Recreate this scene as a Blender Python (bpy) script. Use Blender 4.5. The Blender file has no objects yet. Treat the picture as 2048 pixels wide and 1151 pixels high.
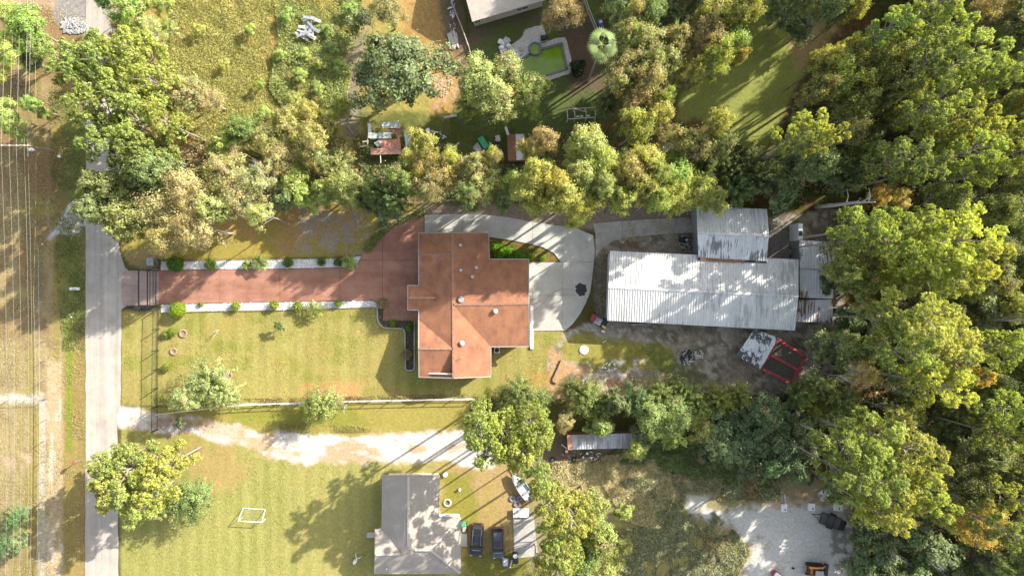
import bpy, bmesh, math, random
import numpy as np
from mathutils import Vector, Matrix

random.seed(7)
R = math.radians
C = bpy.context.scene.collection
SC = bpy.context.scene

# ------------------------------------------------------------------ camera, sky, sun, exposure
CAM_H = 105.0          # drone height, looking straight down
PXM = 13.0             # photograph pixels per metre on the ground
cam_d = bpy.data.cameras.new("camera")
cam = bpy.data.objects.new("camera", cam_d)
C.objects.link(cam)
cam.location = (0, 0, CAM_H)
cam.rotation_euler = (0, 0, 0)
cam_d.sensor_width = 36.0
cam_d.lens = 36.0 * CAM_H / (2048 / PXM)
cam_d.clip_start = 0.5
cam_d.clip_end = 6000
SC.camera = cam

SUN_EL, SUN_AZ = 31.0, 33.5      # elevation; azimuth measured from world +X towards +Y
world = bpy.data.worlds.new("World")
SC.world = world
world.use_nodes = True
wn = world.node_tree
bg = wn.nodes["Background"]
sky = wn.nodes.new("ShaderNodeTexSky")
sky.sky_type = 'NISHITA'
sky.sun_disc = False
sky.sun_elevation = R(SUN_EL)
sky.sun_rotation = R(90 - SUN_AZ)
sky.air_density = 1.0
sky.dust_density = 2.5
hsv = wn.nodes.new("ShaderNodeHueSaturation")       # sky light desaturated so the shadows turn out less blue
hsv.inputs['Saturation'].default_value = 0.55
wn.links.new(sky.outputs[0], hsv.inputs['Color'])
wn.links.new(hsv.outputs[0], bg.inputs[0])
bg.inputs[1].default_value = 0.135

sd = bpy.data.lights.new("sun", 'SUN')
sd.energy = 4.3
sd.angle = R(0.55)
sd.color = (1.0, 0.94, 0.85)
sun = bpy.data.objects.new("sun", sd)
C.objects.link(sun)
_d = Vector((math.cos(R(SUN_AZ)) * math.cos(R(SUN_EL)), math.sin(R(SUN_AZ)) * math.cos(R(SUN_EL)), math.sin(R(SUN_EL))))
sun.rotation_euler = (-_d).to_track_quat('-Z', 'Y').to_euler()
sun.location = _d * 150

SC.view_settings.view_transform = 'Standard'
SC.view_settings.look = 'None'
SC.view_settings.gamma = 1.0
SC.view_settings.use_curve_mapping = False
SC.view_settings.exposure = 1.5
try:
    SC.cycles.max_bounces = 6
    SC.cycles.diffuse_bounces = 3
    SC.cycles.transparent_max_bounces = 4
except Exception:
    pass


# ------------------------------------------------------------------ helpers
def P(x, y, h=0.0):
    """world point of height h that the photograph shows at pixel (x, y)"""
    k = (CAM_H - h) / CAM_H
    return Vector(((x - 1024) / PXM * k, (575.5 - y) / PXM * k, h))


def lin(c):
    c = c / 255.0
    return c / 12.92 if c <= 0.04045 else ((c + 0.055) / 1.055) ** 2.4


GAIN = 2.15


def A(r, g, b, k=1.0):
    """base colour of a surface whose sunlit flat look is the sRGB colour given"""
    return tuple(min(0.85, lin(v) / GAIN * k) for v in (r, g, b))


def nt(name):
    m = bpy.data.materials.new(name)
    m.use_nodes = True
    return m, m.node_tree, m.node_tree.nodes["Principled BSDF"]


def mat(name, col, rough=0.7, metal=0.0, noise=0.12, scale=3.0, bump=0.0, bscale=20.0, spec=0.3, coat=0.0):
    """painted / mineral surface with uneven tone and a little relief"""
    m, t, b = nt(name)
    b.inputs['Roughness'].default_value = rough
    b.inputs['Metallic'].default_value = metal
    b.inputs['Specular IOR Level'].default_value = spec
    b.inputs['Coat Weight'].default_value = coat
    tc = t.nodes.new('ShaderNodeNewGeometry')
    n = t.nodes.new('ShaderNodeTexNoise')
    n.inputs['Scale'].default_value = scale
    n.inputs['Detail'].default_value = 6
    n.inputs['Roughness'].default_value = 0.65
    t.links.new(tc.outputs['Position'], n.inputs['Vector'])
    mr = t.nodes.new('ShaderNodeMapRange')
    mr.inputs[1].default_value = 0.3
    mr.inputs[2].default_value = 0.7
    mr.inputs[3].default_value = 1 - noise
    mr.inputs[4].default_value = 1 + noise
    t.links.new(n.outputs[0], mr.inputs[0])
    oi = t.nodes.new('ShaderNodeObjectInfo')
    mr2 = t.nodes.new('ShaderNodeMapRange')
    mr2.inputs[3].default_value = 1 - noise * 0.4
    mr2.inputs[4].default_value = 1 + noise * 0.4
    t.links.new(oi.outputs['Random'], mr2.inputs[0])
    mu = t.nodes.new('ShaderNodeMath')
    mu.operation = 'MULTIPLY'
    t.links.new(mr.outputs[0], mu.inputs[0])
    t.links.new(mr2.outputs[0], mu.inputs[1])
    vm = t.nodes.new('ShaderNodeVectorMath')
    vm.operation = 'SCALE'
    vm.inputs[0].default_value = col
    t.links.new(mu.outputs[0], vm.inputs['Scale'])
    t.links.new(vm.outputs[0], b.inputs['Base Color'])
    if bump:
        n2 = t.nodes.new('ShaderNodeTexNoise')
        n2.inputs['Scale'].default_value = bscale
        n2.inputs['Detail'].default_value = 4
        t.links.new(tc.outputs['Position'], n2.inputs['Vector'])
        bp = t.nodes.new('ShaderNodeBump')
        bp.inputs['Strength'].default_value = bump
        bp.inputs['Distance'].default_value = 0.05
        t.links.new(n2.outputs[0], bp.inputs['Height'])
        t.links.new(bp.outputs[0], b.inputs['Normal'])
    return m


def tag(o, label=None, cat=None, group=None, kind=None):
    if label: o['label'] = label
    if cat: o['category'] = cat
    if group: o['group'] = group
    if kind: o['kind'] = kind
    return o


def thing(name, label, cat, loc=(0, 0, 0), rz=0.0, group=None):
    o = bpy.data.objects.new(name, None)
    C.objects.link(o)
    o.empty_display_size = 0.3
    o.location = loc
    o.rotation_euler = (0, 0, rz)
    return tag(o, label, cat, group)


def dup(root, loc, rz=None, label=None, scale=None):
    r = root.copy()
    C.objects.link(r)
    r.location = loc
    if rz is not None: r.rotation_euler = (0, 0, rz)
    if label: r['label'] = label
    if scale: r.scale = (scale,) * 3
    for ch in list(root.children):
        c = ch.copy()
        C.objects.link(c)
        c.parent = r
        for g in list(ch.children):
            d = g.copy()
            C.objects.link(d)
            d.parent = c
    return r


def np_mesh(name, v, f, mats=(), attrs=None, smooth=False):
    """mesh from numpy: v (n,3), f (m,k)"""
    me = bpy.data.meshes.new(name)
    v = np.asarray(v, dtype=np.float32)
    f = np.asarray(f, dtype=np.int32)
    me.vertices.add(len(v))
    me.vertices.foreach_set('co', v.ravel())
    k = f.shape[1]
    me.loops.add(f.size)
    me.loops.foreach_set('vertex_index', f.ravel())
    me.polygons.add(len(f))
    me.polygons.foreach_set('loop_start', np.arange(0, f.size, k, dtype=np.int32))
    try:
        me.polygons.foreach_set('loop_total', np.full(len(f), k, dtype=np.int32))
    except Exception:
        pass
    for m in mats: me.materials.append(m)
    if attrs:
        for an, arr in attrs.items():
            arr = np.asarray(arr, dtype=np.float32)
            if arr.ndim == 2:
                a = me.attributes.new(an, 'FLOAT_COLOR', 'POINT')
                a.data.foreach_set('color', arr.ravel())
            else:
                a = me.attributes.new(an, 'FLOAT', 'POINT')
                a.data.foreach_set('value', arr.ravel())
    me.update(calc_edges=True)
    if smooth:
        me.polygons.foreach_set('use_smooth', np.ones(len(f), dtype=bool))
    return me


class MB:
    """collects simple shapes into one mesh"""
    def __init__(s):
        s.v = []; s.f = []

    def add(s, vs, fs):
        n = len(s.v)
        s.v += [tuple(p) for p in vs]
        s.f += [tuple(i + n for i in q) for q in fs]
        return s

    def box(s, c, d, rz=0.0, taper=1.0, rot=None):
        cx, cy, cz = c
        hx, hy, hz = d[0] / 2, d[1] / 2, d[2] / 2
        vs = []
        M = rot if rot is not None else Matrix.Rotation(rz, 3, 'Z')
        for z, t in ((-hz, 1), (hz, taper)):
            for x, y in ((-hx, -hy), (hx, -hy), (hx, hy), (-hx, hy)):
                p = M @ Vector((x * t, y * t, z))
                vs.append((p.x + cx, p.y + cy, p.z + cz))
        return s.add(vs, [(3, 2, 1, 0), (4, 5, 6, 7), (0, 1, 5, 4), (1, 2, 6, 5), (2, 3, 7, 6), (3, 0, 4, 7)])

    def beam(s, a, b, w, h=None):
        """box from a to b"""
        a, b = Vector(a), Vector(b)
        h = h or w
        d = b - a
        q = d.to_track_quat('X', 'Z').to_matrix()
        return s.box((a + b) / 2, (d.length, w, h), rot=q)

    def prism(s, poly, z0, z1):
        n = len(poly)
        ar = sum(poly[i][0] * poly[(i + 1) % n][1] - poly[(i + 1) % n][0] * poly[i][1] for i in range(n))
        if ar < 0: poly = poly[::-1]
        vs = [(p[0], p[1], z0) for p in poly] + [(p[0], p[1], z1) for p in poly]
        fs = [tuple(range(n))[::-1], tuple(range(n, 2 * n))] + [(i, (i + 1) % n, n + (i + 1) % n, n + i) for i in range(n)]
        return s.add(vs, fs)

    def slab(s, pts, th):
        """thick plate from 3-D points, thickness straight down"""
        n = len(pts)
        ar = sum(pts[i][0] * pts[(i + 1) % n][1] - pts[(i + 1) % n][0] * pts[i][1] for i in range(n))
        if ar < 0: pts = pts[::-1]
        vs = [(p[0], p[1], p[2] - th) for p in pts] + [tuple(p) for p in pts]
        fs = [tuple(range(n))[::-1], tuple(range(n, 2 * n))] + [(i, (i + 1) % n, n + (i + 1) % n, n + i) for i in range(n)]
        return s.add(vs, fs)

    def tube(s, pts, r, n=6, cap=True):
        if not hasattr(r, '__len__'): r = [r] * len(pts)
        pts = [Vector(p) for p in pts]
        vs = []; fs = []
        for i, p in enumerate(pts):
            d = (pts[min(i + 1, len(pts) - 1)] - pts[max(i - 1, 0)])
            if d.length < 1e-6: d = Vector((0, 0, 1))
            q = d.to_track_quat('Z', 'Y').to_matrix()
            for k in range(n):
                a = 2 * math.pi * k / n
                vs.append(p + q @ Vector((math.cos(a) * r[i], math.sin(a) * r[i], 0)))
        for i in range(len(pts) - 1):
            for k in range(n):
                fs.append((i * n + k, i * n + (k + 1) % n, (i + 1) * n + (k + 1) % n, (i + 1) * n + k))
        if cap:
            fs.append(tuple(range(n))[::-1])
            fs.append(tuple(range((len(pts) - 1) * n, len(pts) * n)))
        return s.add(vs, fs)

    def cyl(s, c, r, h, n=16, r2=None):
        return s.tube([c, (c[0], c[1], c[2] + h)], [r, r if r2 is None else r2], n)

    def ball(s, c, r, n=10, m=6, sq=(1, 1, 1), jit=0.0):
        vs = [(c[0], c[1], c[2] + r * sq[2])]
        for j in range(1, m):
            t = math.pi * j / m
            for k in range(n):
                a = 2 * math.pi * k / n
                q = 1 + random.uniform(-jit, jit)
                vs.append((c[0] + r * sq[0] * math.sin(t) * math.cos(a) * q, c[1] + r * sq[1] * math.sin(t) * math.sin(a) * q, c[2] + r * sq[2] * math.cos(t) * q))
        vs.append((c[0], c[1], c[2] - r * sq[2]))
        fs = [(0, 1 + k, 1 + (k + 1) % n) for k in range(n)]
        for j in range(m - 2):
            for k in range(n):
                a = 1 + j * n
                fs.append((a + k, a + n + k, a + n + (k + 1) % n, a + (k + 1) % n))
        a = 1 + (m - 2) * n
        fs += [(len(vs) - 1, a + (k + 1) % n, a + k) for k in range(n)]
        return s.add(vs, fs)

    def torus(s, c, R0, r, n=20, m=6, sq=1.0):
        vs = []; fs = []
        for i in range(n):
            a = 2 * math.pi * i / n
            for j in range(m):
                b = 2 * math.pi * j / m
                q = R0 + r * math.cos(b)
                vs.append((c[0] + q * math.cos(a), c[1] + q * math.sin(a), c[2] + r * sq * math.sin(b)))
        for i in range(n):
            for j in range(m):
                fs.append((i * m + j, ((i + 1) % n) * m + j, ((i + 1) % n) * m + (j + 1) % m, i * m + (j + 1) % m))
        return s.add(vs, fs)

    def build(s, name, m, parent=None, world=True, smooth=False, bevel=0.0):
        """world=True: vertices are world coordinates; the origin is moved to the base"""
        me = bpy.data.meshes.new(name)
        if parent is None and world:
            xs = [p[0] for p in s.v]; ys = [p[1] for p in s.v]; z0 = min(p[2] for p in s.v)
            o0 = Vector(((min(xs) + max(xs)) / 2, (min(ys) + max(ys)) / 2, z0))
            vv = [(p[0] - o0.x, p[1] - o0.y, p[2] - o0.z) for p in s.v]
        elif world:
            w = parent.location.copy()
            if parent.parent: w = w + parent.parent.location
            o0 = None
            vv = [(p[0] - w.x, p[1] - w.y, p[2] - w.z) for p in s.v]
        else:
            o0 = None
            vv = s.v
        me.from_pydata(vv, [], s.f)
        if m: me.materials.append(m)
        me.update()
        if smooth:
            me.polygons.foreach_set('use_smooth', [True] * len(me.polygons))
        o = bpy.data.objects.new(name, me)
        C.objects.link(o)
        if o0 is not None: o.location = o0
        if parent: o.parent = parent
        if bevel:
            bv = o.modifiers.new('bevel', 'BEVEL'); bv.width = bevel; bv.segments = 2; bv.limit_method = 'ANGLE'
        return o


# ------------------------------------------------------------------ numpy noise and polygon masks (all in photograph pixels)
def vnoise(x, y, cell, seed):
    rs = np.random.RandomState(seed)
    g = rs.rand(256, 256).astype(np.float32)
    u = x / cell; v = y / cell
    i = np.floor(u).astype(int); j = np.floor(v).astype(int)
    fu = u - i; fv = v - j
    fu = fu * fu * (3 - 2 * fu); fv = fv * fv * (3 - 2 * fv)
    i &= 255; j &= 255
    i1 = (i + 1) & 255; j1 = (j + 1) & 255
    return (g[i, j] * (1 - fu) + g[i1, j] * fu) * (1 - fv) + (g[i, j1] * (1 - fu) + g[i1, j1] * fu) * fv


def fbm(x, y, cell, seed, oct=4):
    s = 0; a = 0.5; tot = 0
    for k in range(oct):
        s = s + a * vnoise(x, y, cell / 2 ** k, seed + k)
        tot += a; a *= 0.55
    return s / tot


def inside(x, y, poly):
    c = np.zeros(x.shape, dtype=bool)
    n = len(poly)
    for i in range(n):
        x1, y1 = poly[i]; x2, y2 = poly[(i + 1) % n]
        if y1 == y2: continue
        t = ((y1 > y) != (y2 > y)) & (x < (x2 - x1) * (y - y1) / (y2 - y1) + x1)
        c ^= t
    return c


def sdist(x, y, poly):
    """signed distance, positive inside"""
    d = np.full(x.shape, 1e9, dtype=np.float32)
    n = len(poly)
    for i in range(n):
        x1, y1 = poly[i]; x2, y2 = poly[(i + 1) % n]
        dx, dy = x2 - x1, y2 - y1
        L = dx * dx + dy * dy + 1e-9
        t = np.clip(((x - x1) * dx + (y - y1) * dy) / L, 0, 1)
        d = np.minimum(d, (x - x1 - t * dx) ** 2 + (y - y1 - t * dy) ** 2)
    d = np.sqrt(d)
    return np.where(inside(x, y, poly), d, -d)


# ------------------------------------------------------------------ ground sheet
step = 4
xs = np.concatenate([-60 - np.geomspace(60000, 40, 16), np.arange(-60, 2109, step), 2108 + np.geomspace(40, 60000, 16)])
ys = np.concatenate([-60 - np.geomspace(60000, 40, 16), np.arange(-60, 1213, step), 1212 + np.geomspace(40, 60000, 16)])
GX, GY = np.meshgrid(xs, ys, indexing='ij')
n1 = fbm(GX, GY, 90, 11); n2 = fbm(GX, GY, 28, 31); n3 = fbm(GX, GY, 10, 51, 3); n4 = fbm(GX, GY, 260, 71)
w = np.random.RandomState(5).rand(*GX.shape)
col = np.zeros(GX.shape + (3,), dtype=np.float32)
col[:] = A(140, 122, 72)
cls = np.zeros(GX.shape, dtype=int)
CLS = ['ground', 'front_lawn', 'sandy_track', 'gravel_yard', 'weedy_field', 'forest_floor', 'bare_dirt_yard', 'grass_verge', 'neighbour_lawn', 'back_lawn', 'side_lawn']


def paint(poly, c, edge=6, rag=10, op=1.0, cl=None, nz=None, thr=None, soft=0.08):
    """lay colour c over a polygon whose border wanders by `rag`; with nz/thr only where the noise exceeds thr"""
    global col
    poly = [tuple(p) for p in poly]
    x0 = min(p[0] for p in poly) - rag * 2 - edge; x1 = max(p[0] for p in poly) + rag * 2 + edge
    y0 = min(p[1] for p in poly) - rag * 2 - edge; y1 = max(p[1] for p in poly) + rag * 2 + edge
    i0, i1 = np.searchsorted(xs, [x0, x1]); j0, j1 = np.searchsorted(ys, [y0, y1])
    i0 = max(0, i0 - 1); j0 = max(0, j0 - 1)
    sl = (slice(i0, i1 + 1), slice(j0, j1 + 1))
    d = sdist(GX[sl], GY[sl], poly) + (n2[sl] - 0.5) * rag * 2 + (n3[sl] - 0.5) * rag
    a = np.clip(d / edge + 0.5, 0, 1)
    if nz is not None:
        a = a * np.clip((nz[sl] - thr) / soft + 0.5, 0, 1)
    a = (a * op)[..., None]
    c = np.array(c, dtype=np.float32)
    col[sl] = col[sl] * (1 - a) + c * a
    if cl is not None:
        cls[sl] = np.where(a[..., 0] > 0.5, CLS.index(cl), cls[sl])


BIG = 70000
streak = fbm(GX * 3.2, GY * 0.12, 40, 91, 4)                       # long stripes along the verge (mower and tyre tracks)
mow = fbm(GX * 1.1, GY * 0.16, 16, 95, 3)
# far surroundings: woods all round
paint([(-BIG, -BIG), (BIG, -BIG), (BIG, BIG), (-BIG, BIG)], A(118, 112, 66), 10, 0)
# left strip
L = [(-400, -800), (172, -800), (172, 2000), (-400, 2000)]
paint(L, A(194, 174, 126), 4, 0, cl='grass_verge')
paint(L, A(172, 158, 84), 4, 0, 0.8, nz=streak, thr=0.5)
paint(L, A(160, 138, 104), 4, 0, 0.6, nz=n2, thr=0.62, soft=0.2)
paint([(-40, -60), (170, -60), (165, 470), (-40, 500)], A(165, 130, 95), 30, 20, 0.7, nz=n1, thr=0.45, soft=0.2)
paint([(-100, 450), (100, 450), (95, 690), (-100, 690)], A(168, 140, 100), 30, 20, 0.7, nz=n2, thr=0.45, soft=0.2)
paint([(128, 200), (172, 200), (172, 700), (128, 700)], A(134, 146, 76), 20, 14, 0.8)
paint([(126, 690), (172, 690), (172, 1300), (126, 1300)], A(182, 160, 92), 8, 3, 0.8)
paint([(128, 640), (146, 640), (146, 900), (132, 900)], A(150, 165, 60), 12, 4, 0.8)
paint([(150, 640), (172, 640), (172, 1300), (150, 1300)], A(172, 148, 100), 10, 4, 0.5, nz=streak, thr=0.45)
paint([(94, 720), (124, 720), (124, 1300), (94, 1300)], A(222, 196, 155), 6, 5, 0.9)
paint([(94, 740), (122, 740), (124, 1250), (96, 1250)], A(248, 236, 215), 4, 5, 0.9, nz=fbm(GX * 2.5, GY * 0.5, 26, 101), thr=0.56)
paint([(78, 800), (92, 800), (92, 1300), (76, 1300)], A(236, 222, 200), 4, 2, 0.75)
paint([(-40, 786), (84, 788), (84, 806), (-40, 806)], A(250, 240, 225), 10, 8, 0.8)
paint([(0, 905), (60, 905), (60, 1000), (0, 1000)], A(235, 205, 170), 10, 12, 0.6, nz=n2, thr=0.6)
paint([(115, 445), (135, 410), (150, 400), (172, 415), (172, 450), (150, 470), (118, 470), (95, 480)], A(238, 232, 226), 8, 8)
paint([(108, -20), (172, -20), (172, 70), (120, 60), (104, 20)], A(176, 170, 165), 8, 6)
paint([(-40, -60), (110, -60), (110, 15), (-40, 20)], A(210, 180, 150), 10, 10)
# east of the road
paint([(240, -800), (912, -800), (905, 60), (925, 140), (900, 250), (990, 330), (990, 405), (560, 412), (450, 420), (240, 420)], A(190, 176, 100), 4, 0, cl='weedy_field')
paint([(240, -60), (740, -60), (740, 410), (240, 410)], A(205, 165, 105), 20, 30, 0.6, nz=n1, thr=0.6, soft=0.1)
paint([(340, 230), (420, 240), (450, 320), (360, 320), (330, 280)], A(215, 160, 105), 14, 16, 0.9)
paint([(690, 60), (735, 60), (720, 280), (680, 260)], A(165, 155, 130), 20, 20, 0.9)
paint([(780, -60), (905, -60), (925, 100), (945, 210), (860, 240), (860, 130), (800, 60)], A(205, 168, 105), 10, 10, 1)
paint([(870, -60), (915, -60), (935, 90), (930, 130), (895, 90)], A(150, 132, 105), 8, 8, 1)
paint([(860, 110), (925, 110), (930, 200), (870, 210)], A(228, 190, 150), 16, 20, 0.8, nz=n3, thr=0.5)
paint([(700, 300), (990, 235), (990, 330), (1000, 405), (700, 405)], A(130, 115, 72), 20, 20, 0.9)
paint([(720, 225), (900, 230), (1000, 250), (1000, 330), (720, 330)], A(105, 118, 62), 14, 14, 0.8)
# neighbour with the pool
paint([(905, -400), (1190, -400), (1200, 60), (1210, 240), (1160, 300), (1000, 290), (905, 240), (945, 130)], A(112, 125, 72), 6, 2, cl='back_lawn')
paint([(935, 50), (1080, 20), (1185, 20), (1185, 90), (1120, 130), (1120, 60), (1040, 40), (940, 90)], A(128, 112, 96), 14, 16, 0.9)
paint([(1130, 60), (1200, 60), (1205, 180), (1135, 190)], A(132, 112, 92), 14, 14, 0.9)
# shaded lawn in the upper right
paint([(1560, -400), (1900, -400), (1640, 120), (1590, 180), (1530, 330), (1440, 330), (1350, 250), (1360, 190), (1490, 60), (1500, -400)], A(172, 178, 96), 10, 6, cl='side_lawn')
paint([(1660, 20), (1790, -20), (1760, 30), (1700, 70), (1600, 140), (1580, 100)], A(214, 178, 136), 16, 20, .85)
paint([(1640, 60), (1780, -10), (1600, 140)], A(170, 150, 80), 8, 8, 0.7, nz=n3, thr=0.5)
# woods on the right and between the plots
FOREST = [(1600, -400), (2600, -400), (2600, 2000), (1700, 2000), (1700, 960), (1640, 960), (1560, 960), (1450, 960), (1400, 900), (1300, 780), (1640, 770), (1660, 640), (1690, 540), (1640, 430), (1545, 420), (1380, 410), (1390, 300), (1530, 330), (1600, 160), (1680, 60)]
paint(FOREST, A(120, 98, 66), 12, 12, cl='forest_floor')
paint(FOREST, A(180, 138, 92), 10, 12, 0.7, nz=n2, thr=0.7)
paint(FOREST, A(95, 105, 52), 10, 12, 0.8, nz=n1, thr=0.5)
paint([(1150, 250), (1400, 240), (1540, 330), (1400, 400), (1000, 400), (1000, 300)], A(135, 112, 75), 20, 20)
paint([(1180, 290), (1340, 240), (1330, 290), (1200, 340)], A(190, 160, 125), 12, 20, 0.7, nz=n3, thr=0.5)
# plot behind the top fence
paint([(440, 410), (845, 408), (845, 440), (760, 450), (722, 512), (322, 522), (258, 530), (240, 505), (240, 420)], A(188, 170, 88), 6, 5, cl='side_lawn')
paint([(520, 412), (720, 412), (720, 480), (560, 500)], A(205, 165, 110), 20, 26, 0.9, nz=n1, thr=0.4, soft=0.2)
paint([(600, 415), (735, 430), (720, 500), (600, 500)], A(185, 175, 160), 20, 20, 0.75, nz=n3, thr=0.45, soft=0.2)
paint([(240, 505), (318, 490), (318, 540), (258, 532)], A(190, 165, 120), 12, 8, 0.8)
paint([(430, 420), (560, 420), (520, 470), (440, 480)], A(214, 165, 110), 14, 20, 0.6)
paint([(720, 500), (760, 452), (845, 410), (1400, 405), (1400, 445), (1190, 460), (840, 436), (775, 452), (730, 512)], A(178, 160, 138), 8, 6, cl='bare_dirt_yard')
# front lawn
paint([(242, 622), (318, 612), (838, 612), (838, 700), (1062, 660), (1150, 662), (1345, 690), (1345, 700), (1150, 760), (1110, 790), (940, 795), (300, 812), (242, 808)], A(182, 172, 100), 3, 1, cl='front_lawn')
FL = [(245, 624), (836, 618), (836, 700), (1060, 664), (1345, 692), (1150, 770), (940, 793), (245, 806)]
paint(FL, A(156, 158, 80), 3, 2, 0.7, nz=n1, thr=0.55, soft=0.25)
paint(FL, A(190, 174, 102), 3, 2, 0.6, nz=n4, thr=0.55, soft=0.2)
paint(FL, A(196, 188, 108), 3, 2, 0.4, nz=mow, thr=0.55, soft=0.2)
paint(FL, A(200, 172, 108), 3, 2, 0.35, nz=fbm(GX, GY * 1.6, 60, 201), thr=0.58, soft=0.14)
paint(FL, A(140, 150, 52), 3, 2, 0.5, nz=fbm(GX, GY * 1.4, 44, 211), thr=0.6, soft=0.14)
paint([(600, 770), (730, 765), (720, 800), (600, 800)], A(222, 172, 115), 14, 12, 0.8)
paint([(1045, 740), (1110, 740), (1110, 790), (1045, 790)], A(205, 160, 98), 14, 10, 0.7)
paint(FL, A(206, 196, 118), 3, 1, 0.3, nz=(0.5 + 0.5 * np.sin(GX * 0.21 + n2 * 2.0)) * (0.6 + 0.6 * n1), thr=0.5, soft=0.3)
for cx, cy, cr in ((475, 640, 30), (430, 660, 22), (640, 700, 26), (560, 725, 20), (760, 780, 30)):
    paint([(cx - cr, cy - cr * .5), (cx + cr, cy - cr * .6), (cx + cr, cy + cr * .5), (cx - cr, cy + cr * .6)], A(195, 172, 100), 10, 10, 0.5)
# back plot: dirt and debris behind the house
BD = [(1185, 480), (1250, 455), (1400, 440), (1680, 420), (1690, 640), (1655, 770), (1560, 790), (1400, 785), (1200, 790), (1105, 795), (1095, 720), (1130, 665), (1190, 640)]
paint(BD, A(200, 188, 168), 6, 8, cl='bare_dirt_yard')
paint(BD, A(146, 134, 114), 6, 6, 0.85, nz=n2, thr=0.52, soft=0.12)
paint(BD, A(226, 218, 202), 6, 6, 0.8, nz=n3, thr=0.62, soft=0.1)
paint([(1150, 664), (1345, 694), (1340, 740), (1290, 745), (1190, 740), (1120, 720), (1125, 680)], A(176, 168, 82), 10, 10, 0.95)
paint([(1100, 700), (1140, 720), (1210, 750), (1330, 755), (1330, 790), (1100, 795)], A(222, 178, 132), 12, 14, 0.95)
paint([(1130, 725), (1290, 720), (1330, 760), (1310, 790), (1190, 785), (1130, 770)], A(250, 240, 225), 6, 12, 0.9, nz=n3, thr=0.6, soft=0.08)
paint([(1200, 720), (1250, 720), (1230, 740), (1200, 745)], A(252, 246, 235), 4, 8, 0.8, nz=n3, thr=0.5)
paint([(1290, 690), (1400, 700), (1400, 750), (1300, 755)], A(120, 135, 70), 14, 16, 0.7, nz=n2, thr=0.5)
paint([(1540, 455), (1600, 455), (1600, 520), (1540, 520)], A(150, 142, 128), 6, 2)
paint([(1186, 490), (1218, 500), (1214, 640), (1186, 640)], A(120, 112, 98), 6, 6, 0.7)
# lane between plots
paint([(242, 815), (940, 800), (940, 960), (242, 960)], A(186, 172, 92), 3, 2, cl='neighbour_lawn')
paint([(242, 900), (1140, 930), (1140, 1700), (242, 1700)], A(184, 178, 104), 10, 6, cl='neighbour_lawn')
NL = [(242, 860), (930, 930), (930, 1300), (242, 1300)]
paint(NL, A(196, 176, 108), 8, 6, 0.6, nz=n1, thr=0.58, soft=0.2)
paint(NL, A(162, 166, 86), 8, 6, 0.6, nz=n4, thr=0.5, soft=0.2)
paint(NL, A(196, 190, 112), 3, 2, 0.35, nz=mow, thr=0.55, soft=0.2)
paint(NL, A(206, 198, 122), 3, 1, 0.35, nz=(0.5 + 0.5 * np.sin(GX * 0.23 + n2 * 2.4)) * (0.6 + 0.6 * n1), thr=0.5, soft=0.3)
paint([(370, 880), (460, 890), (500, 930), (470, 980), (420, 990), (380, 950)], A(208, 172, 116), 26, 18, 0.6)
paint([(460, 815), (700, 810), (740, 850), (460, 850)], A(150, 160, 62), 10, 8, 0.5)
paint([(880, 925), (1100, 930), (1100, 1151), (930, 1151), (925, 1050), (885, 1030)], A(202, 172, 118), 14, 12, 0.95, cl='neighbour_lawn')
paint([(885, 950), (940, 940), (960, 1040), (930, 1060), (885, 1030)], A(165, 160, 72), 14, 14, 0.9)
paint([(960, 960), (1000, 960), (1000, 1060), (960, 1060)], A(196, 172, 104), 10, 10, 0.8, nz=streak, thr=0.5)
paint([(930, 1090), (1100, 1120), (1100, 1300), (930, 1300)], A(140, 140, 66), 14, 14, 0.9)
# white shell track
TR = [(236, 812), (262, 818), (310, 826), (420, 842), (520, 862), (620, 868), (700, 872), (800, 862), (900, 858), (960, 870), (985, 895), (985, 935), (950, 935), (880, 922), (760, 925), (640, 930), (540, 915), (470, 890), (380, 868), (300, 862), (236, 858)]
paint(TR, A(226, 196, 160), 12, 14, 0.9, cl='sandy_track')
paint(TR, A(250, 242, 230), 6, 10, 0.95, nz=fbm(GX * 0.5, GY * 1.3, 22, 131), thr=0.41, soft=0.14, cl='sandy_track')
paint([(400, 845), (480, 860), (480, 880), (400, 868)], A(225, 185, 140), 10, 10, 0.6)
paint([(300, 830), (400, 850), (400, 880), (300, 862)], A(176, 140, 108), 10, 10, 0.6, nz=n3, thr=0.48)
# dry grass behind the neighbour, grey gravel yard
DG = [(1060, 905), (1290, 900), (1420, 900), (1560, 950), (1700, 960), (1702, 1700), (1060, 1700)]
paint(DG, A(178, 166, 122), 14, 12, cl='gravel_yard')
paint([(1060, 915), (1300, 905), (1350, 990), (1320, 1060), (1240, 1000), (1060, 990)], A(206, 182, 130), 18, 20, 0.95)
paint([(1230, 1040), (1420, 1040), (1400, 1151), (1230, 1200)], A(176, 162, 96), 20, 20, 0.8)
paint([(1070, 870), (1140, 862), (1140, 905), (1240, 900), (1240, 925), (1070, 925)], A(140, 124, 104), 10, 8, 0.9)
YARD = [(1375, 1000), (1420, 1020), (1470, 1015), (1560, 1010), (1620, 1000), (1700, 1000), (1702, 1300), (1470, 1300), (1480, 1130), (1500, 1090), (1450, 1050), (1390, 1040)]
paint(YARD, A(246, 242, 230), 16, 24, cl='gravel_yard')
paint([(1370, 990), (1420, 990), (1410, 1020), (1370, 1020)], A(240, 236, 224), 8, 8, 0.9)
paint([(1420, 1100), (1480, 1100), (1490, 1151), (1420, 1151)], A(222, 220, 212), 8, 14, 0.9, nz=n3, thr=0.5)
paint([(1290, 945), (1420, 950), (1400, 975), (1300, 960)], A(226, 206, 178), 8, 14, 0.8, nz=n3, thr=0.48)
paint([(1535, 985), (1700, 985), (1700, 1012), (1535, 1012)], A(236, 190, 145), 8, 14, 0.7, nz=n3, thr=0.5)
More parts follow.
